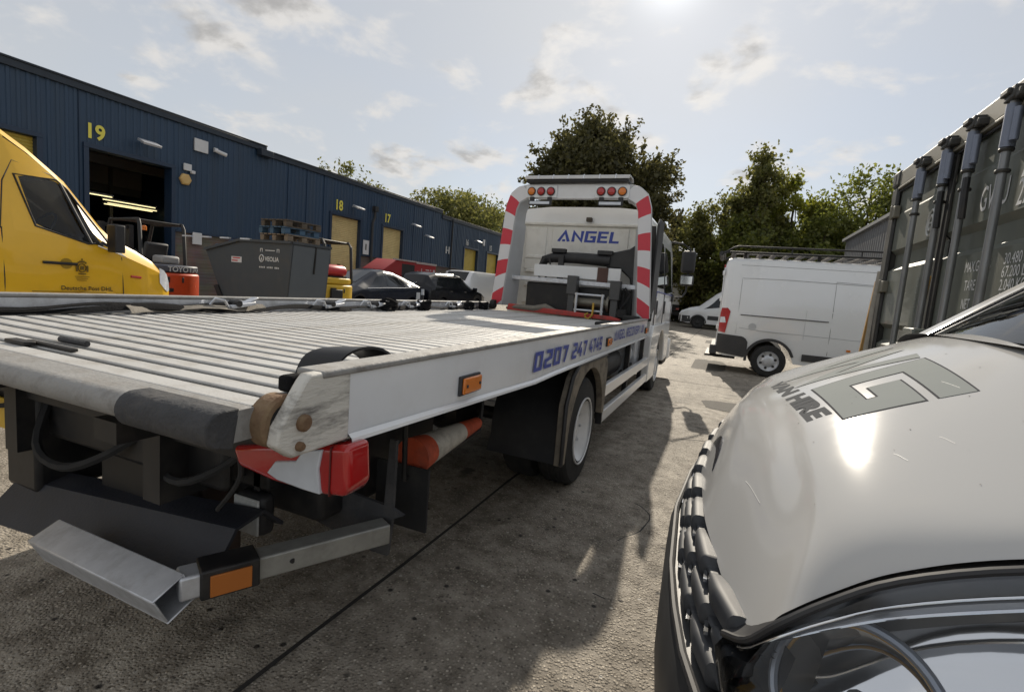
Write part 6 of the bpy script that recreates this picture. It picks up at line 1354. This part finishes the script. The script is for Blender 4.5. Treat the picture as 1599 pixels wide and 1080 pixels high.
t = thing('estate_car', 'black estate car parked beyond the hatchback facing away', 'car', (-10.72, 20.3, .15), PI/2)
K = [(0, .62, .30, .66, .76, .5), (.12, .82, .24, .76, .88, .6), (.6, .91, .22, .92, 1.04, .68), (1.15, .93, .22, 1.0, 1.14, .70), (1.45, .93, .22, 1.02, 1.30, .66), (2.05, .93, .22, 1.04, 1.58, .64), (2.6, .93, .22, 1.05, 1.64, .64), (3.9, .92, .24, 1.08, 1.60, .62), (4.35, .90, .28, 1.10, 1.50, .60), (4.60, .87, .32, 1.06, 1.20, .60), (4.66, .80, .38, .9, 1.0, .58)]
bo, S, B, Tp, prm = vbody(t, K, BLKP, wheels=(.95, 3.72), wr=.38, smooth=60)
for s in (1, -1):
    patch('front_window', S, [(1.42, .10), (2.35, .08), (2.40, .90), (1.95, .88)], s, GLASSD, t); patch('rear_window', S, [(2.42, .08), (3.3, .08), (3.25, .88), (2.47, .90)], s, GLASSD, t); patch('quarter_window', S, [(3.37, .08), (4.2, .12), (4.0, .82), (3.32, .88)], s, GLASSD, t)
    mb = MB(); mb.tube([S(1.9, 1.0, s, .03), S(2.2, 1.0, s, .05), S(3.9, 1.0, s, .05), S(4.1, 1.0, s, .03)], .014, 6); obj('roof_rail', mb, BLACKM, t)
    for b in (1.5, 2.6):
        mb = MB(); mb.tube([B(b + .75, .95, s, .02), B(b + .58, .95, s, .02)], .014, 6); obj('door_handle', mb, CHROME, t)
    for b in (2.38, 3.33): line_on('door_gap', B, [(b, .3), (b, 1.0)], s, BLACK, t)
    mb = MB(); q = Vector(S(1.45, .1, s)); mb.obox(q + Vector((.02, s*.10, .04)), ((1, 0, 0), (0, 1, 0), (0, 0, 1)), (.05, .10, .07)); obj('door_mirror', mb, BLKP, t, bevel=.03)
    for b in (.95, 3.72): wheel(t, -b, s*.90, .33, s)
mb = MB(); mb.grid([[Tp(b, q*.9, .010) for q in np.linspace(-.98, .98, 7)] for b in np.linspace(1.22, 2.0, 6)]); obj('windscreen', mb, mat('bright screen glass', (.05, .06, .07), .05, coat=1., spec=.8), t)
t = thing('low_van', 'pale white van roof showing behind the black estate car', 'van', (-13.2, 22.4, .15), -PI/2)
K = [(0, .7, .4, .85, .95, .6), (.3, .92, .3, 1.05, 1.2, .75), (.8, .95, .3, 1.15, 1.4, .8), (1.25, .95, .3, 1.2, 1.95, .82), (1.6, .95, .3, 1.2, 2.0, .84), (4.8, .95, .3, 1.2, 2.02, .84)]
bo, S, B, Tp, prm = vbody(t, K, WHITEV, wheels=(.9, 3.9))
mb = MB(); mb.grid([[Tp(b, q) for q in np.linspace(-.95, .95, 5)] for b in np.linspace(.85, 1.22, 4)]); obj('windscreen', mb, GLASSD, t)
for s in (1, -1):
    for b in (.9, 3.9): wheel(t, -b, s*.92, .32, s, BLACKM)

# ---- forklifts (local: forks towards +x, counterweight towards -x)
def forklift(name_label, loc, rz, body, top, word, gas):
    t = thing('forklift', name_label, 'forklift', loc, rz)
    mb = MB(); pts = []
    for k in np.linspace(-1, 1, 13): pts.append((-1.0 - .16*(1 - abs(k)**2.6), k*.54))
    mb.prism([(-.35, -.54)] + [(a, b) for a, b in pts] + [(-.35, .54)], 'z', .22, .98); cw = obj('counterweight', mb, body, t, bevel=.05, segs=3)
    mb = MB(); mb.prism([(-.30, -.53)] + [(a + .03, b*.98) for a, b in pts] + [(-.30, .53)], 'z', .99, 1.15); cb_ = obj('counterweight_cap', mb, top, t, bevel=.04, segs=3)
    for y, z0, z1, wy in ((.30, .78, .90, .07), (-.05, .78, .9, .02), (.28, .58, .66, .13), (.30, .38, .50, .13)): mb = MB(); mb.box(-1.175, -1.08, y - wy, y + wy, z0, z1); obj('counterweight_slot', mb, BLACK, cw, bevel=.01)
    mb = MB(); mb.box(-.34, 1.0, -.50, .50, .28, .62); mb.box(-.3, .35, -.45, .45, .62, .98); obj('chassis', mb, body if not gas else YELLOW, t, bevel=.04)
    mb = MB(); mb.box(-.3, .2, -.26, .26, .99, 1.10); mb.obox((-.30, 0, 1.35), ((.97, 0, .24), (0, 1, 0), (-.24, 0, .97)), (.06, .24, .26)); obj('seat', mb, BLACK, t, bevel=.04)
    mb = MB()
    for s in (-1, 1): mb.tube([(-1.02 if gas else -.62, s*.47, 1.0), (-.95 if gas else -.55, s*.47, 1.95), (-.88 if gas else -.50, s*.46, 2.05), (.50, s*.44, 2.03), (.86, s*.44, .9)], .038, 8)
    for x in np.linspace(-.85 if gas else -.48, .48, 6): mb.tube([(x, -.46, 2.05), (x, .46, 2.05)], .018, 6)
    obj('overhead_guard', mb, BLACKM, t)
    mb = MB(); mb.tube([(.55, 0, 1.0), (.42, 0, 1.25)], .025, 8); mb.tube([(.40 + .07*math.sin(0), .14*math.cos(a), 1.26 + .14*math.sin(a)*.6) for a in np.linspace(0, 2*PI, 20, endpoint=False)], .013, 6, closed=True); obj('steering_wheel', mb, BLACK, t)
    mb = MB()
    for s in (-1, 1): mb.box(1.05, 1.17, s*.30 - .05, s*.30 + .05, .12, 2.0)
    for z in (.4, 1.1, 1.9): mb.box(1.08, 1.14, -.3, .3, z, z + .08)
    ms = obj('mast', mb, BLACKM, t)
    mb = MB()
    for s in (-1, 1): mb.box(1.18, 2.2, s*.25 - .05, s*.25 + .05, .10, .14); mb.box(1.18, 1.22, s*.25 - .05, s*.25 + .05, .10, .6)
    obj('fork', mb, BLACKM, ms)
    mb = MB(); mb.lathe([(.05, 0), (.05, .08), (.03, .10)], (-.42, .30, 1.84), 'z', 12); obj('beacon', mb, ORANGE, t)
    for x, r, y in ((.75, .30, .50), (-.75, .24, .46)):
        for s in (-1, 1): wheel(t, x, s*(y + .02), r, s, STEEL, .2)
    if word: obj('brand_lettering', text_mb(word, .155, (-1.155, .27, 1.015), (0, -1, 0), (0, 0, 1), sx=1.0, bold=.004, lift=.006), GREYL, cb_, smooth=0)
    if gas:
        mb = MB(); lat(mb, [(.05, -.40), (.13, -.36), (.155, -.28), (.155, .28), (.13, .36), (.05, .40)], (-.82, .0, 1.32), (0, 1, 0)); gb = obj('gas_bottle', mb, RED, t)
        mb = MB(); mb.box(-1.0, -.6, -.3, .3, 1.15, 1.19); mb.box(-.85, -.79, -.22, -.16, 1.17, 1.5); mb.box(-.85, -.79, .16, .22, 1.17, 1.5); obj('bottle_cradle', mb, BLACKM, t)
        mb = MB(); mb.box(-1.19, -1.12, .02, .40, .62, .86); obj('radiator_grille', mb, BLACK, cw, bevel=.01)
    else:
        mb = MB(); mb.box(-.85, -.5, -.2, .2, 1.16, 1.34); obj('grey_hood', mb, mat('grey hood', (.30, .30, .30), .6), t, bevel=.05)
    return t
forklift('orange and grey forklift before the open door beside the yellow van', (-12.05, 7.28, .16), PI, mat('forklift orange', (.62, .075, .02), .4, var=.1, dirt=(.25, .06, .03), dscale=5, damt=.3), mat('slate cap', (.07, .075, .10), .45, var=.1), 'TOYOTA', False)
forklift('yellow gas forklift with a red bottle between the skip and the hatchback', (-10.06, 10.05, .16), PI, YELLOW, YELLOW, None, True)

# ---- skips
SKG = mat('dark grey skip paint', (.045, .052, .060), .5, var=.12, dirt=(.10, .095, .085), dscale=4, damt=.4)
t = thing('skip', 'large dark grey enclosed waste skip with pale lettering', 'skip', (-9.2, 8.1, .15), world=True)
xa, xb, y0, y1 = -10.5, -8.0, 7.56, 8.62
side = [(xa, 1.70), (xa + 1.05, 1.93), (xb, 1.93), (xb - .12, .62), (xb - .3, .30), (xa + .75, .30)]
mb = MB(); mb.prism(side, 'y', y0, y1); bd = obj('skip_body', mb, SKG, t, bevel=.012)
mb = MB(); mb.grid([[(xb + .006, y0 + .03, 1.90), (xb + .006, y1 - .03, 1.90)], [(xb - .115, y0 + .03, .68), (xb - .115, y1 - .03, .68)]]); mb2 = mb; obj('end_door', mb, mat('lit end skip paint', (.10, .115, .13), .5, var=.08), t)  # end face coloured paler than the body, for the light it catches
mb = MB(); mb.beam((xb + .012, 8.18, 1.93), (xb - .03, 8.18, 1.36), .03, .02); obj('door_seam', mb, BLACKM, t)
mb = MB(); mb.beam((xa + 1.05, y0 - .02, 1.945), (xb, y0 - .02, 1.945), .05, .05); mb.beam((xb, y0, 1.945), (xb, y1, 1.945), .05, .05); mb.beam((xa, y0 - .02, 1.71), (xa + 1.05, y0 - .02, 1.945), .05, .05); obj('rim_rail', mb, SKG, t)
mb = MB()
for x in (-11.2, -10.6, -10.0, -9.4): mb.box(x, x + .28, y0 - .05, y0 + .0, 1.955, 1.985)
obj('lid_hinge', mb, GALV, t)
mb = MB(); mb.prism([(xa + .62, .42), (xa + .30, .95), (xa + .42, .98), (xa + .75, .45)], 'y', y0 - .03, y0 - .004); obj('side_rib', mb, BLACKM, t)
SX_, SZ_ = (1, 0, 0), (0, 0, 1)
obj('skip_lettering', text_mb('VEOLIA', .125, (-8.73, y0, 1.55), SX_, SZ_, sx=.92, bold=.003, lift=.006), GREYL, t, smooth=0)
mb = MB(); mb.tube([(-8.82 + .058*math.cos(a), y0 - .006, 1.60 + .068*math.sin(a)) for a in np.linspace(0, 2*PI, 24, endpoint=False)], .012, 6, closed=True); mb.prism([(-8.84, 1.565), (-8.82, 1.63), (-8.80, 1.565)], 'y', y0 - .012, y0 - .002); obj('ring_emblem', mb, GREYL, t)
obj('skip_lettering', text_mb('0800 000 000', .07, (-9.55, y0, 1.17), SX_, SZ_, sx=1.4, bold=.001, lift=.006), GREYL, t, smooth=0) if False else None
mb = MB(); rng = random.Random(2); x = -8.88
for w_ in (1, 1, 1, 1, 0, 1, 1, 1, 1, 0, 1, 1, 1):   # small phone line, unreadable at this size
    if w_: mb.box(x, x + .026, y0 - .008, y0 - .004, 1.405, 1.405 + rng.choice([.03, .036, .036]))
    x += .043
mb.box(-8.72, -8.46, y0 - .008, y0 - .004, 1.755, 1.772)
for cx0 in (-8.83, -8.37):
    for dx in (-.035, .018): mb.box(cx0 + dx, cx0 + dx + .015, y0 - .008, y0 - .004, 1.73, 1.80)
    mb.box(cx0 - .0195, cx0 + .0175, y0 - .008, y0 - .004, 1.787, 1.80)
sp_ = obj('small_print', mb, GREYL, t, smooth=0); sp_['kind'] = 'stuff'
mb = MB(); mb.box(-9.69, -9.39, y0 - .010, y0 - .004, 1.48, 1.60); st_ = obj('warning_sticker', mb, WPL, t, smooth=0); mb = MB(); mb.box(-9.65, -9.43, y0 - .013, y0 - .011, 1.56, 1.585); mb.box(-9.67, -9.5, y0 - .013, y0 - .011, 1.505, 1.53); obj('sticker_print', mb, RED, st_, smooth=0)
mb = MB(); P = []; rng = random.Random(6)
for i in range(9): P.append([(-10.45 + .09*i, 7.68 + .09*j, 1.77 + .04*math.sin(i*1.3 + j) + .022*i + rng.uniform(-.02, .03)) for j in range(6)])
mb.sheet(P, .006); tag(obj('tarpaulin', mb, mat('blue tarpaulin', (.03, .12, .30), .35, var=.3, scale=8)), 'crumpled blue tarpaulin on the low end of the grey skip', 'tarpaulin')
t = thing('skip', 'red enclosed skip with a dark side hatch below shutter 17', 'skip', (-13.6, 18.6, .15), world=True)
SKR = mat('red skip paint', (.34, .028, .032), .5, var=.14, dirt=(.18, .05, .04), dscale=3, damt=.4)
x1 = -13.0; x0_ = -14.1; P_ = [(17.0, 1.75), (17.9, 2.23), (21.0, 2.20), (21.0, .6), (20.4, .3), (18.1, .3)]
mb = MB(); mb.prism(P_, 'x', x0_, x1); obj('skip_body', mb, SKR, t, bevel=.02)
mb = MB(); mb.box(x1 - .01, x1 + .012, 18.25, 19.2, 1.1, 2.08); obj('side_hatch', mb, BLACK, t, bevel=.01)
mb = MB(); mb.box(x1 - .01, x1 + .03, 19.3, 21.0, 2.16, 2.25); mb.box(x1 - .01, x1 + .05, 17.6, 19.3, 2.20, 2.26); obj('lid_edge', mb, mat('worn pale edge', (.45, .40, .38), .6, var=.3, dirt=(.3, .05, .05), dscale=6, damt=.8), t)
mb = MB()
for y, z, a, b in ((19.42, 1.62, .09, .22), (19.75, 1.75, .05, .22), (20.1, 1.9, .30, .05), (20.5, 1.9, .08, .06), (20.75, 1.75, .16, .22)): mb.box(x1 + .002, x1 + .008, y, y + a, z, z + b)
for k in range(5): mb.box(x1 + .002, x1 + .008, 20.02 + .19*k, 20.02 + .19*k + .15, 1.5, 1.74)
mb.box(x1 + .002, x1 + .008, 20.05, 20.5, 1.38, 1.43)
obj('pale_stencil', mb, mat('faded pink white stencil', (.60, .52, .53), .6, var=.15), t, smooth=0)

# ---- pallets stacked on the skip
WOOD = mat('weathered pallet wood', (.22, .17, .12), .85, var=.4, scale=4, streak=(1, 6, 6), bump=.3); WOODB = mat('dark pallet wood', (.10, .08, .06), .85, var=.4, scale=4, streak=(1, 6, 6)); WOODC = mat('blue pallet paint', (.05, .10, .16), .7, var=.3)
def pallet(label, x, y, z, rz, m):
    t = thing('pallet', label, 'pallet', (x, y, z), rz, 'pallets stacked on the grey skip')
    b0 = None
    for k in range(7):
        if b0 is None: mb = MB(); mb.box(-.45, .45, -.04, .04, -.011, .011); b0 = obj('deck_board', mb, m, t, smooth=0); b0.location = (0, -.33, .133)
        else: link_copy(b0, t, (random.uniform(-.01, .01), -.33 + .11*k, .133), (0, 0, random.uniform(-.01, .01)))
    k0 = None
    for i in (-1, 0, 1):
        for j in (-1, 0, 1):
            if k0 is None: mb = MB(); mb.box(-.07, .07, -.05, .05, -.045, .045); k0 = obj('block', mb, m, t, smooth=0); k0.location = (i*.38, j*.32, .066)
            else: link_copy(k0, t, (i*.38, j*.32, .066))
    for j in (-1, 0, 1): link_copy(b0, t, (0, j*.32, .010))
def stack(x, y, z0, n, labels, ms):
    for i in range(n): pallet(labels[i], x + random.uniform(-.03, .03), y + random.uniform(-.03, .03), z0 + i*.146, PI/2 + random.uniform(-.04, .04), ms[i])
stack(-8.62, 8.12, 1.975, 3, ['bottom weathered pallet of the stack, resting on the grey skip', 'bluish painted pallet in the middle of the stack on the skip', 'topmost brown pallet of the stack on the skip'], [WOOD, WOODC, WOODB])

made1 = set(bpy.data.objects)
# ================================================================ SHIPPING CONTAINER (doors face -X at X = 1.17)
CX = 1.17; CYA, CYB = 2.72, 5.20; CH = 2.60
CGR = mat('olive container paint', (.115, .128, .110), .42, var=.10, scale=2, coat=.25, dirt=(.17, .155, .12), dscale=2.5, damt=.45, streak=(1, 1, .25)); CDK = mat('dark container frame', (.030, .030, .028), .5, var=.2, dirt=(.08, .075, .065), dscale=4, damt=.5); CTAN = mat('faded header paint', (.20, .19, .155), .5, var=.12, dirt=(.12, .11, .09), dscale=5, damt=.5)
BAR = mat('locking bar steel', (.24, .25, .26), .38, .55, var=.2, scale=8, dirt=(.12, .115, .1), dscale=5, damt=.5, streak=(1, 1, .3))
t = thing('shipping_container', 'olive green shipping container with white stencils and four door bars', 'container', (CX + 3, (CYA + CYB)/2, 0), world=True)
mb = MB(); mb.box(CX, CX + 6.0, CYB - .10, CYB, .16, CH - .12)
pts = []; x = CX + .2
obj('corner_post_side', mb, CDK, t) if False else None
for y0_, y1_ in ((CYB - .13, CYB), (CYA, CYA + .13)):
    mb = MB(); mb.box(CX - .005, CX + .12, y0_, y1_, .13, CH - .13); obj('corner_post', mb, CDK, t, bevel=.012)
    for z in (0.0, CH - .12):
        yy0 = y0_ - (.0 if y1_ > 4 else .01); mb = MB(); mb.box(CX - .014, CX + .16, y0_ - .03 if y1_ > 4 else y0_ - .008, y1_ + .008 if y1_ > 4 else y1_ + .03, z, z + .12); cc0 = obj('corner_casting', mb, CDK, t, bevel=.016)
        mb = MB(); ym = (y0_ + y1_)/2; mb.obox((CX - .0145, ym, z + .06), ((1, 0, 0), (0, 1, 0), (0, 0, 1)), (.0015, .022, .036)); obj('casting_hole', mb, BLACK, cc0, bevel=.0)
for side_y in (CYA + .03, CYB - .03):
    P = []; x = CX + .12; k = 0
    while x < CX + 6:
        for dx, dy in ((0, 0), (.07, 0), (.11, .035), (.18, .035), (.22, 0)): P.append((x + dx, side_y - dy*(1 if side_y > 4 else -1)))
        x += .222
    mb = MB(); mb.grid([[(a, b, z) for a, b in P] for z in (.15, CH - .10)]); obj('corrugated_side', mb, CGR, t, smooth=20)
mb = MB(); mb.box(CX + .12, CX + 6.05, CYA + .02, CYB - .02, CH - .08, CH - .03); mb.box(CX + .1, CX + 6.05, CYA + .02, CYB - .02, .10, .20); mb.box(CX + 6.0, CX + 6.06, CYA, CYB, .1, CH - .05); obj('roof_and_floor', mb, CGR, t)
mb = MB(); mb.box(CX - .004, CX + .11, CYA + .131, CYB - .161, CH - .14, CH - .012); obj('header', mb, CTAN, t, bevel=.012)
mb = MB(); mb.box(CX - .012, CX + .02, CYA + .14, CYB - .17, CH - .158, CH - .142); obj('header_lip', mb, CTAN, t, bevel=.004)
mb = MB(); mb.box(CX - .004, CX + .11, CYA + .131, CYB - .131, .05, .16); obj('door_sill', mb, CDK, t, bevel=.01)
mid = (CYA + CYB)/2
def door(ya, yb, nm):
    # pressed door: three panel fields with recessed bands between them (near-vertical corrugations too shallow to see)
    mb = MB(); P = []
    prof = [(.17, 0), (.60, 0), (.63, .034), (.72, .034), (.75, 0), (1.20, 0), (1.235, .036), (1.33, .036), (1.365, 0), (1.79, 0), (1.825, .036), (1.92, .036), (1.955, 0), (2.235, 0), (2.25, .008), (2.445, .008)]
    mb.grid([[(CX + .018 + d, ya, z), (CX + .018 + d, yb, z)] for z, d in prof]); d_ = obj('container_door', mb, CGR, t, smooth=0)
    return d_
dL = door(mid + .012, CYB - .150, 'l'); dR = door(CYA + .150, mid - .012, 'r')
mb = MB(); mb.tube([(CX + .012, CYB - .14, .18), (CX + .012, CYB - .14, 2.43), (CX + .012, mid + .02, 2.43)], .009, 6); mb.tube([(CX + .010, mid, .18), (CX + .010, mid, 2.43)], .014, 6); mb.tube([(CX + .012, mid - .02, 2.43), (CX + .012, CYA + .15, 2.43)], .009, 6); obj('door_gasket', mb, BLACK, t)
mb = MB(); mb.box(CX + .002, CX + .016, mid - .05, mid + .045, .18, 2.42); obj('door_overlap_strip', mb, CDK, dR, bevel=.003)
BARX = CX - .028
bars = []
for y in (4.44, 3.985, 3.625, 3.205):
    mb = MB(); mb.tube([(BARX, y, .10), (BARX, y, 2.50)], .0195, 14); b_ = obj('locking_bar', mb, BAR, t, smooth=50)
    mb = MB(); mb.tube([(BARX, y, 2.26), (BARX, y, 2.46)], .030, 10); mb.tube([(BARX, y - .055, 2.28), (BARX, y - .055, 2.43)], .018, 8); obj('bar_sleeve', mb, mat('blue grey steel', (.20, .225, .29), .4, .5, var=.2, dirt=(.10, .1, .1), dscale=6, damt=.4), b_, smooth=50)
    mb = MB(); mb.box(BARX - .03, BARX + .04, y - .06, y + .045, 2.475, 2.535); mb.box(BARX - .045, BARX - .0, y - .03, y + .05, 2.50, 2.53); mb.box(BARX - .025, BARX + .04, y - .10, y - .045, 2.47, 2.51); cm = obj('cam_keeper', mb, CDK, b_, bevel=.008)
    mb = MB()
    for z in (2.25, 2.15): mb = MB(); mb.lathe([(.029, -.008), (.032, 0), (.029, .008)], (BARX, y, z), 'z', 12); obj('bar_collar', mb, CDK, b_)
    for z in (.52, 1.0, 1.5):
        mb = MB(); mb.box(BARX - .028, CX + .018, y - .045, y + .045, z, z + .05); obj('bar_bracket', mb, CGR, b_, bevel=.01) if z < .6 else None
    mb = MB(); mb.box(BARX - .03, BARX + .03, y - .05, y + .05, .08, .15); obj('lower_cam', mb, CDK, b_, bevel=.008)
# handles, lock box, hinges
for y, s in ((3.985, -1), (3.625, -1)):
    mb = MB(); mb.box(CX - .04, CX - .026, y - .13*1.0 - .02, y - .05, 1.96, 2.24) if False else mb.tube([(CX - .045, y - .06, 2.20), (CX - .05, y - .08, 2.12), (CX - .045, y - .08, 1.98)], .018, 8); obj('door_handle', mb, BLACKM, t)
mb = MB(); mb.prism([(mid - .15, 1.08), (mid + .05, 1.08), (mid + .05, 1.36), (mid - .15, 1.36)], 'x', CX - .10, CX + .015); obj('lock_box', mb, CGR, t, bevel=.012)
for z in (.45, 1.02, 1.62, 2.22):
    mb = MB(); mb.box(CX - .022, CX + .02, CYB - .21, CYB - .10, z, z + .09); mb.tube([(CX - .018, CYB - .135, z - .01), (CX - .018, CYB - .135, z + .10)], .016, 8); obj('hinge', mb, CTAN, t, bevel=.006)
UYm = (0, -1, 0)
def cstencil(s, size, y, z, sx=.72, m=GREYL, bold=.0): return obj('white_stencil', text_mb(s, size, (CX + .0165, y, z), UYm, BZ, sx=sx, bold=bold, lift=.0015), m, dR, smooth=0)
cstencil('GVTU', .185, 3.52, 2.01, .62, bold=.001); cstencil('240816', .18, 3.13, 2.105, .62); cstencil('22G1', .18, 3.13, 1.975, .62)
cstencil('MAX.GROSS', .08, 3.56, 1.69, .68); cstencil('TARE', .08, 3.53, 1.59, .7); cstencil('NET', .08, 3.53, 1.49, .7)
for i, s in enumerate(('30.480 KGS', '67.200 LBS', '2.040 KGS', '4.500 LBS', '28.440 KGS', '62.700 LBS')): cstencil(s, .075, 3.14, 1.705 - .062*i, .80)
mb = MB(); mb.tube([(CX + .014, 4.22 + .062*math.cos(a), 2.06 + .085*math.sin(a)) for a in np.linspace(0, 2*PI, 26, endpoint=False)], .008, 5, closed=True)
mb.tube([(CX + .014, 4.22 + .035*math.cos(a), 2.06 + .05*math.sin(a)) for a in np.linspace(0, 2*PI, 20, endpoint=False)], .008, 5, closed=True)
for k in (-.04, 0, .04): mb.box(CX + .012, CX + .0165, 4.175, 4.265, 2.055 + k, 2.065 + k)
obj('round_emblem', mb, mat('pale emblem', (.42, .43, .42), .5), dL)
obj('green_stencil', text_mb('GREEN', .075, (CX + .0165, 4.255, 1.42), (0, 0, 1), (0, 1, 0), sx=1.2, lift=.0015), mat('faint stencil', (.16, .18, .165), .5), dL, smooth=0)
mb = MB(); mb.prism([(4.10, 1.70), (4.05, 1.70), (4.08, 1.54)], 'x', CX + .012, CX + .0165); obj('yellow_sticker', mb, mat('yellow orange sticker', (.65, .36, .04), .5), dL, smooth=0)
# boards leaning beside the container's far corner
t = thing('leaning_board', 'plywood board wrapped in torn film leaning beside the container corner', 'board', (1.2, 5.3, 0), world=True)
mb = MB(); mb.obox((1.16, 5.62, .85), ((.06, .05, 1), (1, .2, 0), (-.2, 1, 0)), (.87, .26, .012)); mb = MB(); mb.prism([(1.075, 0), (1.42, 0), (1.30, 1.72), (1.165, 1.72)], 'y', 5.28, 5.31); obj('plywood', mb, mat('plywood', (.42, .25, .085), .75, var=.25, scale=5), t, smooth=0)
mb = MB(); P = []; rng = random.Random(9)
for i in range(8): P.append([(1.15 + .05*j + .002*i + rng.uniform(-.012, .012), 5.265 + rng.uniform(-.006, .006), .65 + .165*i) for j in range(4)])
mb.grid(P); obj('torn_film', mb, mat('cloudy film', (.55, .52, .47), .3, var=.25, scale=10), t)

# the container group stands a fifth further out than first drawn: move it there along the lines of sight
KC = 1.2
bpy.context.view_layer.update()
for o_ in set(bpy.data.objects) - made1:
    if o_.type != 'MESH' or o_.parent is None: continue
    r_ = o_.parent
    while r_.parent: r_ = r_.parent
    c_ = np.array(r_.location); n_ = len(o_.data.vertices); co = np.empty(n_*3); o_.data.vertices.foreach_get('co', co); co = co.reshape(-1, 3) + c_
    z = co[:, 2].copy(); co[:, :2] *= KC; co[:, 2] = np.where(z > 1.0, 1.4 + KC*(z - 1.4), z*.92); co -= c_; o_.data.vertices.foreach_set('co', co.ravel()); o_.data.update()
